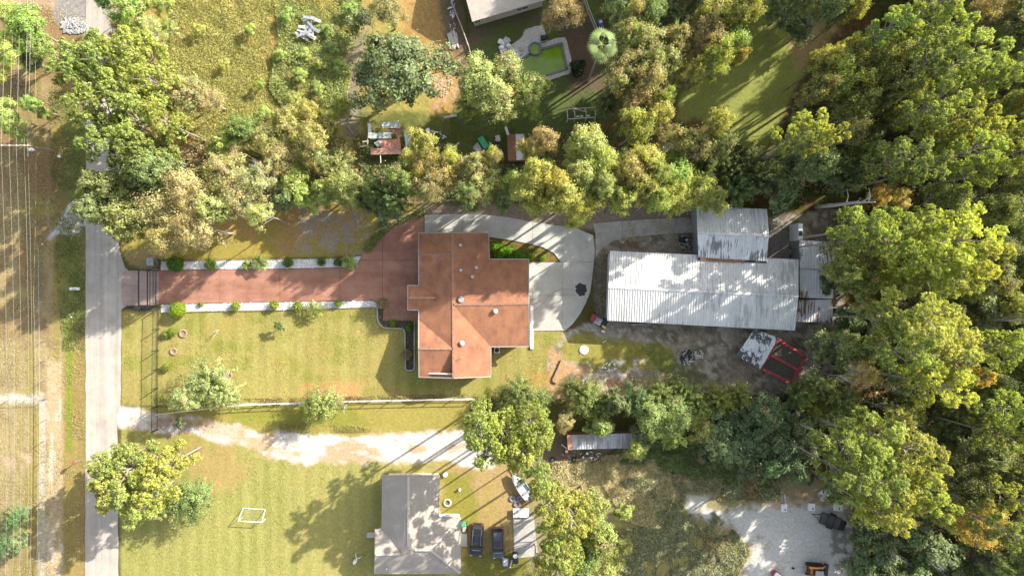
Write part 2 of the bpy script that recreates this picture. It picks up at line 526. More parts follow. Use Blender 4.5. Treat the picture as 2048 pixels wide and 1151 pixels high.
paint([(1470, 1050), (1540, 1080), (1500, 1151), (1440, 1130)], A(200, 175, 150), 10, 14, 0.6, nz=n3, thr=0.55)
paint([(1660, 1050), (1700, 1040), (1702, 1200), (1680, 1200)], A(150, 146, 128), 8, 12, 0.8, nz=n3, thr=0.45)

# speckle of single stones, tufts and leaf litter
amp = np.full(GX.shape, 0.06)
for cn, a_ in (('bare_dirt_yard', 0.16), ('forest_floor', 0.2), ('weedy_field', 0.16), ('sandy_track', 0.05), ('gravel_yard', 0.07), ('grass_verge', 0.1)):
    amp[cls == CLS.index(cn)] = a_
col *= (1 + (w - 0.5) * 2 * amp)[..., None]
col *= (0.92 + 0.16 * n1)[..., None]
col = np.clip(col, 0.01, 0.85)

gz = (n2 - 0.5) * 0.05 - 0.04
gz = np.where(cls == CLS.index('weedy_field'), gz + (n1 - 0.5) * 0.6, gz)
gz = np.where(cls == CLS.index('forest_floor'), gz + (n2 - 0.6) * 0.4, gz)
far = (GX < -60) | (GX > 2108) | (GY < -60) | (GY > 1212)
gz = np.where(far, -0.06, gz)
gz = np.minimum(gz, 0.15)
gz[(cls != 4) & (cls != 5)] = np.minimum(gz[(cls != 4) & (cls != 5)], -0.005)
POOL_HOLE = [(1028, 135), (1050, 104), (1060, 84), (1080, 84), (1087, 96), (1124, 87), (1134, 138), (1092, 151), (1040, 160)]
m_ = inside(GX, GY, POOL_HOLE)
gz[m_] = -1.6

gm, t, b = nt("ground_cover")
at = t.nodes.new('ShaderNodeAttribute'); at.attribute_name = 'tone'
geo = t.nodes.new('ShaderNodeNewGeometry')
nz1 = t.nodes.new('ShaderNodeTexNoise'); nz1.inputs['Scale'].default_value = 2.6; nz1.inputs['Detail'].default_value = 8; nz1.inputs['Roughness'].default_value = 0.75
t.links.new(geo.outputs['Position'], nz1.inputs['Vector'])
mr = t.nodes.new('ShaderNodeMapRange'); mr.inputs[1].default_value = 0.3; mr.inputs[2].default_value = 0.7; mr.inputs[3].default_value = 0.74; mr.inputs[4].default_value = 1.26
t.links.new(nz1.outputs[0], mr.inputs[0])
vm = t.nodes.new('ShaderNodeVectorMath'); vm.operation = 'SCALE'
t.links.new(at.outputs['Color'], vm.inputs[0]); t.links.new(mr.outputs[0], vm.inputs['Scale'])
t.links.new(vm.outputs[0], b.inputs['Base Color'])
b.inputs['Roughness'].default_value = 0.95
b.inputs['Specular IOR Level'].default_value = 0.05
nb = t.nodes.new('ShaderNodeTexNoise'); nb.inputs['Scale'].default_value = 7; nb.inputs['Detail'].default_value = 5
t.links.new(geo.outputs['Position'], nb.inputs['Vector'])
bp = t.nodes.new('ShaderNodeBump'); bp.inputs['Strength'].default_value = 0.5; bp.inputs['Distance'].default_value = 0.08
t.links.new(nb.outputs[0], bp.inputs['Height']); t.links.new(bp.outputs[0], b.inputs['Normal'])

nx, ny = GX.shape
WX = (GX - 1024) / PXM; WY = (575.5 - GY) / PXM
V = np.stack([WX, WY, gz], -1).reshape(-1, 3)
COL = np.concatenate([col, np.ones(GX.shape + (1,))], -1).reshape(-1, 4)
idx = np.arange(nx * ny).reshape(nx, ny)
F = np.stack([idx[:-1, :-1], idx[:-1, 1:], idx[1:, 1:], idx[1:, :-1]], -1).reshape(-1, 4)
fc = cls[:-1, :-1].reshape(-1)
LABG = {
    'ground': 'ground stretching away beyond the plots', 'front_lawn': 'yellowish mown lawn in front of the red roof house',
    'sandy_track': 'white shell track running along the side fence', 'gravel_yard': 'pale grey gravel yard with scrubby grass',
    'weedy_field': 'overgrown yellow green field of weeds', 'forest_floor': 'brown leaf strewn floor of the woods',
    'bare_dirt_yard': 'grey bare dirt around the metal building', 'grass_verge': 'dry grass verge with tyre tracks beside the road',
    'neighbour_lawn': 'worn lawn around the grey roof house', 'back_lawn': 'dark green lawn around the swimming pool',
    'side_lawn': 'grass strip crossed by long tree shadows'}
for k, nme in enumerate(CLS):
    ff = F[fc == k]
    if not len(ff): continue
    used, inv = np.unique(ff.ravel(), return_inverse=True)
    me = np_mesh(nme, V[used], inv.reshape(-1, 4), [gm], {'tone': COL[used]}, smooth=True)
    o = bpy.data.objects.new(nme, me); C.objects.link(o)
    tag(o, LABG[nme], kind='structure')

# ------------------------------------------------------------------ materials
M = {}
M['road'] = mat("pale_road", A(220, 212, 202), 0.9, noise=0.07, scale=1.2, bump=0.25, bscale=14)
M['apron'] = mat("pink_concrete", A(222, 196, 180), 0.85, noise=0.09, scale=1.5, bump=0.2)
M['reddrive'] = mat("red_stained_concrete", A(214, 162, 134), 0.8, noise=0.1, scale=0.7, bump=0.1)
M['concrete'] = mat("grey_concrete", A(226, 226, 216), 0.85, noise=0.1, scale=0.8, bump=0.15)
M['darkconc'] = mat("old_concrete", A(218, 213, 200), 0.9, noise=0.2, scale=0.9, bump=0.2)
M['joint'] = mat("dark_joint", A(110, 104, 92), 0.95)
M['stain'] = mat("wet_stain", A(70, 66, 60), 0.45)
M['pebble'] = mat("white_pebbles", A(248, 246, 240), 0.8, noise=0.2, scale=9, bump=0.9, bscale=12)
M['white'] = mat("white_paint", (0.66, 0.65, 0.62), 0.5, noise=0.05)
M['cream'] = mat("cream_siding", (0.55, 0.51, 0.44), 0.7, noise=0.06)
M['brickw'] = mat("wall_brick", (0.33, 0.22, 0.16), 0.85, noise=0.2, scale=6)
M['black'] = mat("black_steel", (0.03, 0.03, 0.03), 0.45, noise=0.1)
M['dark'] = mat("dark_rubber", (0.025, 0.025, 0.027), 0.7, noise=0.2)
M['grey'] = mat("grey_metal", (0.3, 0.31, 0.32), 0.5, metal=0.3)
M['galv'] = mat("galvanised", (0.4, 0.41, 0.41), 0.45, metal=0.5, noise=0.1)
M['wood'] = mat("weathered_wood", (0.24, 0.19, 0.14), 0.85, noise=0.3, scale=5)
M['palewood'] = mat("bleached_wood", (0.5, 0.45, 0.38), 0.85, noise=0.25, scale=5)
M['brownroof'] = mat("brown_sheet", (0.2, 0.09, 0.055), 0.75, noise=0.25, scale=3)
M['redpaint'] = mat("red_paint", (0.30, 0.045, 0.05), 0.5, noise=0.35, scale=3)
M['orange'] = mat("orange_paint", (0.65, 0.26, 0.05), 0.45, noise=0.1)
M['glass'] = mat("car_glass", (0.02, 0.022, 0.026), 0.08, noise=0.0, spec=0.8)
M['window'] = mat("window_glass", (0.03, 0.035, 0.04), 0.1, noise=0.0, spec=0.7)
M['carblack'] = mat("black_car_paint", (0.012, 0.012, 0.014), 0.25, noise=0.02, coat=0.8)
M['cargrey'] = mat("grey_car_paint", (0.05, 0.052, 0.062), 0.28, noise=0.02, coat=0.8)
M['chrome'] = mat("chrome", (0.6, 0.6, 0.6), 0.2, metal=0.9)
M['green'] = mat("green_plastic", (0.05, 0.3, 0.14), 0.5, noise=0.15)
M['blue'] = mat("blue_paint", (0.05, 0.12, 0.35), 0.5)
M['yellow'] = mat("yellow_paint", (0.6, 0.45, 0.1), 0.5)
M['fascia2'] = mat("flue_metal", (0.45, 0.45, 0.44), .6)
M['stone'] = mat("pale_stone", (0.42, 0.4, 0.36), 0.9, noise=0.35, scale=4, bump=0.6)
M['clay'] = mat("pink_stone", A(214, 180, 150), 0.9, noise=0.25, scale=5)
M['bark'] = mat("bark", (0.26, 0.23, 0.195), 0.95, noise=0.3, scale=4, bump=0.4)
M['palebark'] = mat("pale_bark", (0.36, 0.33, 0.29), 0.95, noise=0.25, scale=4)
M['snag'] = mat("bleached_trunk", (0.45, 0.43, 0.4), 0.9, noise=0.2, scale=3)
M['wire'] = mat("wire_metal", (0.24, 0.24, 0.22), 0.5, metal=0.2)
M['tarp'] = mat("grey_tarp", (0.42, 0.46, 0.44), 0.45, noise=0.15)
M['reddirt'] = mat("fallen_leaves", (0.3, 0.15, 0.08), 0.95, noise=0.4, scale=6)


def shingle(name, c1, stain, ks=1.0):
    """asphalt shingles: courses, mottled granules, run-off streaks"""
    m, t, b = nt(name)
    geo = t.nodes.new('ShaderNodeNewGeometry')
    n1_ = t.nodes.new('ShaderNodeTexNoise'); n1_.inputs['Scale'].default_value = 0.55; n1_.inputs['Detail'].default_value = 7; n1_.inputs['Roughness'].default_value = 0.7
    n2_ = t.nodes.new('ShaderNodeTexNoise'); n2_.inputs['Scale'].default_value = 9; n2_.inputs['Detail'].default_value = 3
    mp = t.nodes.new('ShaderNodeMapping'); mp.inputs['Scale'].default_value = (0.9, 0.5, 0.5)
    n3_ = t.nodes.new('ShaderNodeTexNoise'); n3_.inputs['Scale'].default_value = 1.0; n3_.inputs['Detail'].default_value = 5
    for q in (n1_, n2_): t.links.new(geo.outputs['Position'], q.inputs['Vector'])
    t.links.new(geo.outputs['Position'], mp.inputs[0]); t.links.new(mp.outputs[0], n3_.inputs['Vector'])
    mx = t.nodes.new('ShaderNodeMix'); mx.data_type = 'RGBA'
    mx.inputs[6].default_value = tuple(c1) + (1,); mx.inputs[7].default_value = tuple(stain) + (1,)
    a1 = t.nodes.new('ShaderNodeMath'); a1.operation = 'ADD'
    t.links.new(n1_.outputs[0], a1.inputs[0]); t.links.new(n3_.outputs[0], a1.inputs[1])
    r1 = t.nodes.new('ShaderNodeMapRange'); r1.inputs[1].default_value = 0.8; r1.inputs[2].default_value = 1.35; r1.inputs[3].default_value = 0; r1.inputs[4].default_value = 0.75 * ks
    t.links.new(a1.outputs[0], r1.inputs[0]); t.links.new(r1.outputs[0], mx.inputs[0])
    r2 = t.nodes.new('ShaderNodeMapRange'); r2.inputs[1].default_value = 0.3; r2.inputs[2].default_value = 0.7; r2.inputs[3].default_value = 0.85; r2.inputs[4].default_value = 1.15
    t.links.new(n2_.outputs[0], r2.inputs[0])
    vs = t.nodes.new('ShaderNodeVectorMath'); vs.operation = 'SCALE'
    t.links.new(mx.outputs[2], vs.inputs[0]); t.links.new(r2.outputs[0], vs.inputs['Scale'])
    t.links.new(vs.outputs[0], b.inputs['Base Color'])
    wv = t.nodes.new('ShaderNodeTexWave'); wv.bands_direction = 'Z'; wv.wave_profile = 'SAW'; wv.inputs['Scale'].default_value = 4.2; wv.inputs['Distortion'].default_value = 0.3
    t.links.new(geo.outputs['Position'], wv.inputs['Vector'])
    bp = t.nodes.new('ShaderNodeBump'); bp.inputs['Strength'].default_value = 0.35; bp.inputs['Distance'].default_value = 0.03
    t.links.new(wv.outputs[0], bp.inputs['Height']); t.links.new(bp.outputs[0], b.inputs['Normal'])
    b.inputs['Roughness'].default_value = 0.92; b.inputs['Specular IOR Level'].default_value = 0.15
    return m


M['redroof'] = shingle("red_shingles", (0.32, 0.148, 0.08), (0.155, 0.075, 0.05), 1.1)
M['tanroof'] = shingle("tan_shingles", (0.33, 0.29, 0.245), (0.25, 0.22, 0.185), 0.8)
M['ridge_red'] = mat("ridge_red", (0.27, 0.15, 0.10), 0.9, noise=.3)
M['ridge_tan'] = mat("ridge_tan", (0.45, 0.39, 0.33), 0.9)
M['fascia'] = mat("fascia", (0.30, 0.27, 0.23), 0.6)


def sheet(name, base, stain, amount, rust=None, sx=2.6, sy=0.22):
    """painted steel sheet with run-off streaks down the slope"""
    m, t, b = nt(name)
    geo = t.nodes.new('ShaderNodeNewGeometry')
    mp = t.nodes.new('ShaderNodeMapping'); mp.inputs['Scale'].default_value = (sx, sy, 0.2)
    t.links.new(geo.outputs['Position'], mp.inputs[0])
    n = t.nodes.new('ShaderNodeTexNoise'); n.inputs['Scale'].default_value = 1.0; n.inputs['Detail'].default_value = 5; n.inputs['Roughness'].default_value = 0.6
    t.links.new(mp.outputs[0], n.inputs['Vector'])
    nn = t.nodes.new('ShaderNodeTexNoise'); nn.inputs['Scale'].default_value = 0.28; nn.inputs['Detail'].default_value = 3
    t.links.new(geo.outputs['Position'], nn.inputs['Vector'])
    ad = t.nodes.new('ShaderNodeMath'); ad.operation = 'MULTIPLY'
    t.links.new(n.outputs[0], ad.inputs[0]); t.links.new(nn.outputs[0], ad.inputs[1])
    r = t.nodes.new('ShaderNodeMapRange'); lo = 0.36 - 0.2 * amount
    r.inputs[1].default_value = lo; r.inputs[2].default_value = lo + 0.035
    t.links.new(ad.outputs[0], r.inputs[0])
    mx = t.nodes.new('ShaderNodeMix'); mx.data_type = 'RGBA'
    mx.inputs[6].default_value = tuple(base) + (1,); mx.inputs[7].default_value = tuple(stain) + (1,)
    t.links.new(r.outputs[0], mx.inputs[0])
    oi = t.nodes.new('ShaderNodeObjectInfo')
    r2 = t.nodes.new('ShaderNodeMapRange'); r2.inputs[3].default_value = 0.9; r2.inputs[4].default_value = 1.04
    t.links.new(oi.outputs['Random'], r2.inputs[0])
    n9 = t.nodes.new('ShaderNodeTexNoise'); n9.inputs['Scale'].default_value = 1.6; n9.inputs['Detail'].default_value = 6
    t.links.new(geo.outputs['Position'], n9.inputs['Vector'])
    r3 = t.nodes.new('ShaderNodeMapRange'); r3.inputs[1].default_value = 0.3; r3.inputs[2].default_value = 0.7; r3.inputs[3].default_value = 0.9; r3.inputs[4].default_value = 1.05
    t.links.new(n9.outputs[0], r3.inputs[0])
    mu = t.nodes.new('ShaderNodeMath'); mu.operation = 'MULTIPLY'
    t.links.new(r2.outputs[0], mu.inputs[0]); t.links.new(r3.outputs[0], mu.inputs[1])
    vs = t.nodes.new('ShaderNodeVectorMath'); vs.operation = 'SCALE'
    t.links.new(mx.outputs[2], vs.inputs[0]); t.links.new(mu.outputs[0], vs.inputs['Scale'])
    t.links.new(vs.outputs[0], b.inputs['Base Color'])
    b.inputs['Roughness'].default_value = 0.45; b.inputs['Metallic'].default_value = 0.0
    return m


M['barnroof'] = sheet("white_sheet_roof", (0.60, 0.595, 0.56), (0.42, 0.42, 0.40), 0.32)
M['shedroof'] = sheet("streaked_sheet_roof", (0.60, 0.62, 0.62), (0.2, 0.2, 0.2), 0.62, sx=3.6, sy=0.35)
M['rustroof'] = sheet("rusty_sheet_roof", (0.52, 0.52, 0.51), (0.15, 0.09, 0.06), 0.36, sx=4.2, sy=0.5)
M['carportroof'] = sheet("flaking_sheet_roof", (0.6, 0.63, 0.63), (0.07, 0.07, 0.07), 0.6, sx=2.6, sy=1.5)
M['containerroof'] = sheet("grey_container_roof", (0.36, 0.38, 0.42), (0.27, 0.25, 0.25), 0.5, sx=2.0, sy=0.2)


def leafmat():
    m, t, b = nt("leaves")
    oi = t.nodes.new('ShaderNodeObjectInfo')
    a1 = t.nodes.new('ShaderNodeAttribute'); a1.attribute_name = 'tint'
    a2 = t.nodes.new('ShaderNodeAttribute'); a2.attribute_name = 'dry'
    r1 = t.nodes.new('ShaderNodeMapRange'); r1.inputs[3].default_value = 0.5; r1.inputs[4].default_value = 1.6
    t.links.new(a1.outputs['Fac'], r1.inputs[0])
    lt = t.nodes.new('ShaderNodeMath'); lt.operation = 'LESS_THAN'
    t.links.new(a2.outputs['Fac'], lt.inputs[0]); t.links.new(oi.outputs['Alpha'], lt.inputs[1])
    mx = t.nodes.new('ShaderNodeMix'); mx.data_type = 'RGBA'
    mx.inputs[7].default_value = (0.40, 0.32, 0.17, 1)
    t.links.new(oi.outputs['Color'], mx.inputs[6]); t.links.new(lt.outputs[0], mx.inputs[0])
    vs = t.nodes.new('ShaderNodeVectorMath'); vs.operation = 'SCALE'
    t.links.new(mx.outputs[2], vs.inputs[0]); t.links.new(r1.outputs[0], vs.inputs['Scale'])
    t.links.new(vs.outputs[0], b.inputs['Base Color'])
    b.inputs['Roughness'].default_value = 0.5; b.inputs['Specular IOR Level'].default_value = 0.25
    tr = t.nodes.new('ShaderNodeBsdfTranslucent')
    ty = t.nodes.new('ShaderNodeVectorMath'); ty.operation = 'MULTIPLY'; ty.inputs[1].default_value = (1.15, 1.05, 0.45)
    t.links.new(vs.outputs[0], ty.inputs[0]); t.links.new(ty.outputs[0], tr.inputs['Color'])
    ms = t.nodes.new('ShaderNodeMixShader'); ms.inputs[0].default_value = 0.44
    out = t.nodes['Material Output']
    t.links.new(b.outputs[0], ms.inputs[1]); t.links.new(tr.outputs[0], ms.inputs[2]); t.links.new(ms.outputs[0], out.inputs[0])
    return m


M['leaf'] = leafmat()

def worn(name, base, dark, rough, sx, sy, crack=.5, sc=.35):
    """poured or rolled surface with wear running along one direction, blotches and fine cracks"""
    m, t, b = nt(name)
    geo = t.nodes.new('ShaderNodeNewGeometry')
    mp = t.nodes.new('ShaderNodeMapping'); mp.inputs['Scale'].default_value = (sx, sy, 1)
    t.links.new(geo.outputs['Position'], mp.inputs[0])
    a = t.nodes.new('ShaderNodeTexNoise'); a.inputs['Scale'].default_value = 1; a.inputs['Detail'].default_value = 6; a.inputs['Roughness'].default_value = .6
    t.links.new(mp.outputs[0], a.inputs['Vector'])
    c = t.nodes.new('ShaderNodeTexNoise'); c.inputs['Scale'].default_value = sc; c.inputs['Detail'].default_value = 9; c.inputs['Roughness'].default_value = .72
    t.links.new(geo.outputs['Position'], c.inputs['Vector'])
    ad = t.nodes.new('ShaderNodeMath'); ad.operation = 'ADD'
    t.links.new(a.outputs[0], ad.inputs[0]); t.links.new(c.outputs[0], ad.inputs[1])
    r = t.nodes.new('ShaderNodeMapRange'); r.inputs[1].default_value = .78; r.inputs[2].default_value = 1.3
    t.links.new(ad.outputs[0], r.inputs[0])
    v = t.nodes.new('ShaderNodeTexVoronoi'); v.feature = 'DISTANCE_TO_EDGE'; v.inputs['Scale'].default_value = .22
    wp = t.nodes.new('ShaderNodeTexNoise'); wp.inputs['Scale'].default_value = 1.2; wp.inputs['Detail'].default_value = 4
    t.links.new(geo.outputs['Position'], wp.inputs['Vector'])
    wm_ = t.nodes.new('ShaderNodeVectorMath'); wm_.operation = 'MULTIPLY_ADD'; wm_.inputs[1].default_value = (1.6, 1.6, 0)
    t.links.new(wp.outputs['Color'], wm_.inputs[0]); t.links.new(geo.outputs['Position'], wm_.inputs[2]); t.links.new(wm_.outputs[0], v.inputs['Vector'])
    r2 = t.nodes.new('ShaderNodeMapRange'); r2.inputs[1].default_value = 0; r2.inputs[2].default_value = .018; r2.inputs[3].default_value = crack; r2.inputs[4].default_value = 0
    t.links.new(v.outputs['Distance'], r2.inputs[0])
    mx_ = t.nodes.new('ShaderNodeMath'); mx_.operation = 'MAXIMUM'
    t.links.new(r.outputs[0], mx_.inputs[0]); t.links.new(r2.outputs[0], mx_.inputs[1])
    mx = t.nodes.new('ShaderNodeMix'); mx.data_type = 'RGBA'; mx.inputs[6].default_value = tuple(base) + (1,); mx.inputs[7].default_value = tuple(dark) + (1,)
    t.links.new(mx_.outputs[0], mx.inputs[0]); t.links.new(mx.outputs[2], b.inputs['Base Color'])
    b.inputs['Roughness'].default_value = rough; b.inputs['Specular IOR Level'].default_value = .2
    return m


M['road'] = worn("worn_pale_road", A(238, 226, 210), A(188, 178, 164), .9, 1.1, .03)
M['reddrive'] = worn("worn_red_drive", A(220, 166, 140), A(172, 116, 94), .8, .06, .4, .3, .5)
M['apron'] = worn("worn_pink_apron", A(226, 200, 184), A(188, 162, 148), .85, .3, .9)
M['concrete'] = worn("worn_concrete", A(250, 247, 234), A(206, 203, 190), .85, .2, .2, .3, .45)

# ------------------------------------------------------------------ road, apron, drive, concrete (sheets and slabs)
def sheet_px(name, poly, z, m, label, kind='structure', th=0.0, parent=None):
    mb = MB()
    pts = [P(x, y) for x, y in poly]
    mb.prism([(p.x, p.y) for p in pts], z - max(th, 0.03), z)
    o = mb.build(name, m, parent)
    if parent is None: tag(o, label, kind=kind)
    return o


def rag_poly(poly, dstep=10, amp=1.5, seed=1):
    rr = random.Random(seed); out = []
    for i in range(len(poly)):
        a = poly[i]; b_ = poly[(i + 1) % len(poly)]
        L_ = math.dist(a, b_); n = max(1, int(L_ / dstep))
        for k in range(n):
            t_ = k / n
            out.append((a[0] + (b_[0] - a[0]) * t_ + rr.uniform(-amp, amp), a[1] + (b_[1] - a[1]) * t_ + rr.uniform(-amp, amp)))
    return out


road = sheet_px('road', rag_poly([(172, -900), (254, -900), (252, 60), (240, 330), (238, 500), (250, 535), (262, 545), (262, 606), (243, 618), (241, 808), (234, 830), (236, 900), (238, 2200), (168, 2200), (171, 900), (172, 400)], 26, 0.9, 3), 0.035, M['road'], 'pale road running past the gate')
sheet_px('driveway_apron', [(250, 541), (318, 541), (318, 611), (248, 611), (243, 600), (243, 560)], 0.05, M['apron'], 'pinkish concrete apron between road and gate')
sheet_px('gravel_patch', rag_poly([(118, 448), (136, 412), (150, 401), (171, 416), (171, 452), (150, 468), (120, 466), (98, 476)], 8, 3, 4), 0.02, mat("grey_gravel", A(232, 228, 222), 0.95, noise=0.25, scale=4, bump=0.8), 'pale gravel patch beside the road')


def slabs(name, poly, cuts, z, m, label, th=0.1, gap=0.02):
    """one cast surface cut by joints into slabs, each its own object"""
    root = bpy.data.objects.new(name, None); C.objects.link(root)
    tag(root, label, kind='structure')
    bm = bmesh.new()
    vs = [bm.verts.new((P(x, y).x, P(x, y).y, 0)) for x, y in poly]
    bm.faces.new(vs)
    for (ax, ay), (bx, by) in cuts:
        a = P(ax, ay); b_ = P(bx, by); d = (b_ - a).normalized()
        bmesh.ops.bisect_plane(bm, geom=bm.verts[:] + bm.edges[:] + bm.faces[:], plane_co=(a.x, a.y, 0), plane_no=(-d.y, d.x, 0))
    bmesh.ops.split_edges(bm, edges=bm.edges[:])
    for k, f in enumerate(list(bm.faces)):
        pts = [v.co.copy() for v in f.verts]
        c = f.calc_center_median()
        q = []
        for p in pts:
            d = c - p
            q.append((p.x + d.x / max(d.length, 1e-3) * gap, p.y + d.y / max(d.length, 1e-3) * gap))
        mb = MB(); mb.prism(q, z - th, z)
        mb.build('slab', m, root)
    bm.free()
    return root


drive = [(318, 541), (420, 539), (560, 538), (690, 535), (714, 530), (724, 508), (745, 480), (775, 452), (812, 436), (848, 430), (848, 466), (840, 470), (840, 640), (800, 640), (767, 640), (767, 612), (745, 600), (560, 603), (420, 606), (318, 608)]
slabs('red_driveway', drive, [((440, 500), (440, 640)), ((560, 500), (560, 640)), ((680, 500), (680, 640)), ((765, 400), (765, 660)), ((700, 520), (860, 520))], 0.06, M['reddrive'], 'red stained concrete driveway from gate to house', gap=0.03)

conc = [(849, 430), (905, 428), (965, 429), (1015, 434), (1060, 443), (1110, 450), (1150, 455), (1186, 470), (1190, 500), (1187, 530), (1184, 560), (1180, 585), (1172, 605), (1160, 628), (1145, 648), (1130, 661), (1058, 661), (1058, 524), (1122, 524), (1108, 506), (1085, 494), (1062, 488), (1020, 480), (978, 474), (978, 466), (849, 466)]
slabs('concrete_driveway', conc, [((925, 400), (925, 500)), ((1065, 420), (1065, 510)), ((1040, 523.5), (1200, 523.5)), ((1125, 420), (1125, 700)), ((1040, 592), (1200, 588))], 0.06, M['concrete'], 'pale grey concrete drive behind the red roof house')
lane = [(1186, 447), (1240, 442), (1300, 438), (1396, 434), (1396, 464), (1330, 468), (1260, 474), (1225, 482), (1205, 496), (1191, 512), (1191, 470)]
slabs('concrete_lane', lane, [((1190, 466), (1400, 448)), ((1245, 420), (1245, 500)), ((1300, 420), (1300, 500)), ((1350, 420), (1350, 500))], 0.055, M['darkconc'], 'older grey concrete lane towards the streaked shed')
slabs('concrete_pad', [(1538, 457), (1597, 457), (1597, 519), (1538, 519)], [((1565, 440), (1565, 530)), ((1530, 470), (1600, 470))], 0.05, mat("dark_slab", A(165, 156, 142), 0.9, noise=0.2, scale=1.0, bump=0.2), 'dark concrete pad between the metal roofs')
slabs('patio_slab', [(1026, 1032), (1068, 1032), (1076, 1110), (1028, 1116)], [((1020, 1075), (1090, 1072))], 0.08, M['darkconc'], 'cracked grey slab beside the parked cars')
# turning circle joint and wet stain on the concrete
jt = MB()
c0 = P(1133, 628)
prev = None
for k in range(28):
    a = R(-75 + k * 8.6); rr_ = 3.9
    p = Vector((c0.x + rr_ * math.cos(a), c0.y + rr_ * math.sin(a), 0.061))
    if prev is not None:
        if inside(np.array([1024 + p.x * PXM]), np.array([575.5 - p.y * PXM]), conc)[0]: jt.beam(prev, p, 0.035, 0.012)
    prev = p
tag(jt.build('concrete_joint', M['joint']), 'curved joint drawn in the concrete turning circle', kind='structure')
st = MB()
sp_ = rag_poly([(1150, 572), (1160, 566), (1172, 570), (1174, 580), (1168, 592), (1156, 590), (1152, 582)], 3, 1.6, 9)
st.prism([(P(x, y).x, P(x, y).y) for x, y in sp_], 0.058, 0.064)
tag(st.build('wet_stain', M['stain']), 'black stain on the pale concrete drive', kind='structure')
hs = MB()
for cx_, cy_, r_ in ((1066, 612, .75), (1072, 616, .85), (1075, 608, .6)):
    p = P(cx_, cy_); hs.tube([(p.x + r_ * math.cos(a), p.y + r_ * math.sin(a) * 0.9, 0.075) for a in np.linspace(0, 6.0, 20)], 0.022, 5)
tag(hs.build('garden_hose', M['grey']), 'thin hose lying in loops on the concrete', 'hose')

# white pebble beds with stone edging
for poly, lab in (([(322, 523), (420, 521), (560, 518), (660, 517), (706, 514), (722, 512), (714, 530), (690, 534), (560, 537), (420, 538), (322, 540)], 'white pebble bed along the upper edge of the red drive'),
                  ([(322, 609), (420, 607), (560, 604), (745, 601), (764, 612), (764, 616), (745, 614), (560, 620), (420, 622), (322, 625)], 'white pebble bed along the lawn edge of the red drive')):
    o = sheet_px('pebble_bed', poly, 0.045, M['pebble'], lab)
    # loose stones on the bed
    sx0 = min(p[0] for p in poly); sx1 = max(p[0] for p in poly); sy0 = min(p[1] for p in poly); sy1 = max(p[1] for p in poly)
    mb = MB(); rr = random.Random(3)
    for k in range(1100):
        x = rr.uniform(sx0, sx1); y = rr.uniform(sy0, sy1)
        if inside(np.array([x]), np.array([y]), poly)[0]:
            p = P(x, y); s = rr.uniform(0.05, 0.13)
            mb.ball((p.x, p.y, 0.05 + s * 0.2), s, 5, 3, (1, rr.uniform(.7, 1.2), .6), 0.15)
    so = mb.build('pebbles', M['white']); tag(so, 'loose white pebbles lying in a bed', kind='stuff')
    eb = MB()
    ring = poly[:len(poly) // 2] if 'upper' in lab else poly[len(poly) // 2 + 1:]
    for a, b_ in zip(ring[:-1], ring[1:]):
        pa, pb = P(*a), P(*b_); eb.beam((pa.x, pa.y, 0.07), (pb.x, pb.y, 0.07), 0.1, 0.12)
    tag(eb.build('bed_edging', M['wood']), 'low timber edging of a pebble bed', kind='structure')

# planting bed with pale kerb in front of the house
pk = MB()
kerb = [(755, 606), (755, 636), (759, 648), (768, 655), (790, 656), (806, 657), (810, 664), (811, 736), (815, 740), (826, 740), (829, 734), (829, 642)]
for a, b_ in zip(kerb[:-1], kerb[1:]):
    pa, pb = P(*a), P(*b_); pk.beam((pa.x, pa.y, 0.1), (pb.x, pb.y, 0.1), 0.22, 0.2)
tag(pk.build('garden_kerb', M['fascia']), 'pale kerb around the planting bed by the house', kind='structure')
sheet_px('planting_bed', [(757, 612), (766, 612), (766, 641), (828, 641), (828, 738), (812, 738), (810, 656), (768, 653), (758, 640)], 0.03, mat("dark_mulch", A(110, 98, 82), 0.95, noise=0.5, scale=5, bump=0.8), 'dark mulch bed before the house front')
sheet_px('island_bed', [(980, 478), (1020, 483), (1062, 491), (1084, 497), (1106, 509), (1119, 523), (980, 523)], 0.03, mat("orange_mulch", A(168, 136, 74), 0.95, noise=0.5, scale=4, bump=0.8), 'orange brown mulch bed curving beside the concrete')

# ------------------------------------------------------------------ buildings
def roof_px(root, pts, m, name='roof_slope', th=0.16):
    mb = MB(); mb.slab([P(*p) for p in pts], th)
    return mb.build(name, m, root)


def walls(root, poly, h_eave, h_top, m, inset=0.45, gables=()):
    """outer walls under the eaves, gable ends as separate tall pieces"""
    pts = [P(x, y, h) for x, y, h in poly]
    n = len(pts)
    ar = sum(pts[i].x * pts[(i + 1) % n].y - pts[(i + 1) % n].x * pts[i].y for i in range(n))
    if ar < 0: pts = pts[::-1]
    q = []
    for i in range(n):
        a, b_, c = pts[i - 1], pts[i], pts[(i + 1) % n]
        d1 = (b_ - a); d1.z = 0; d1.normalize(); d2 = (c - b_); d2.z = 0; d2.normalize()
        n1_ = Vector((-d1.y, d1.x, 0)); n2_ = Vector((-d2.y, d2.x, 0))
        bis = n1_ + n2_; bis.normalize()
        k = inset / max(0.35, bis.dot(n1_))
        q.append(b_ + bis * k)
    mb = MB(); mb.prism([(p.x, p.y) for p in q], -0.1, h_eave - 0.2)
    w_ = mb.build('wall', m, root)
    return q, w_


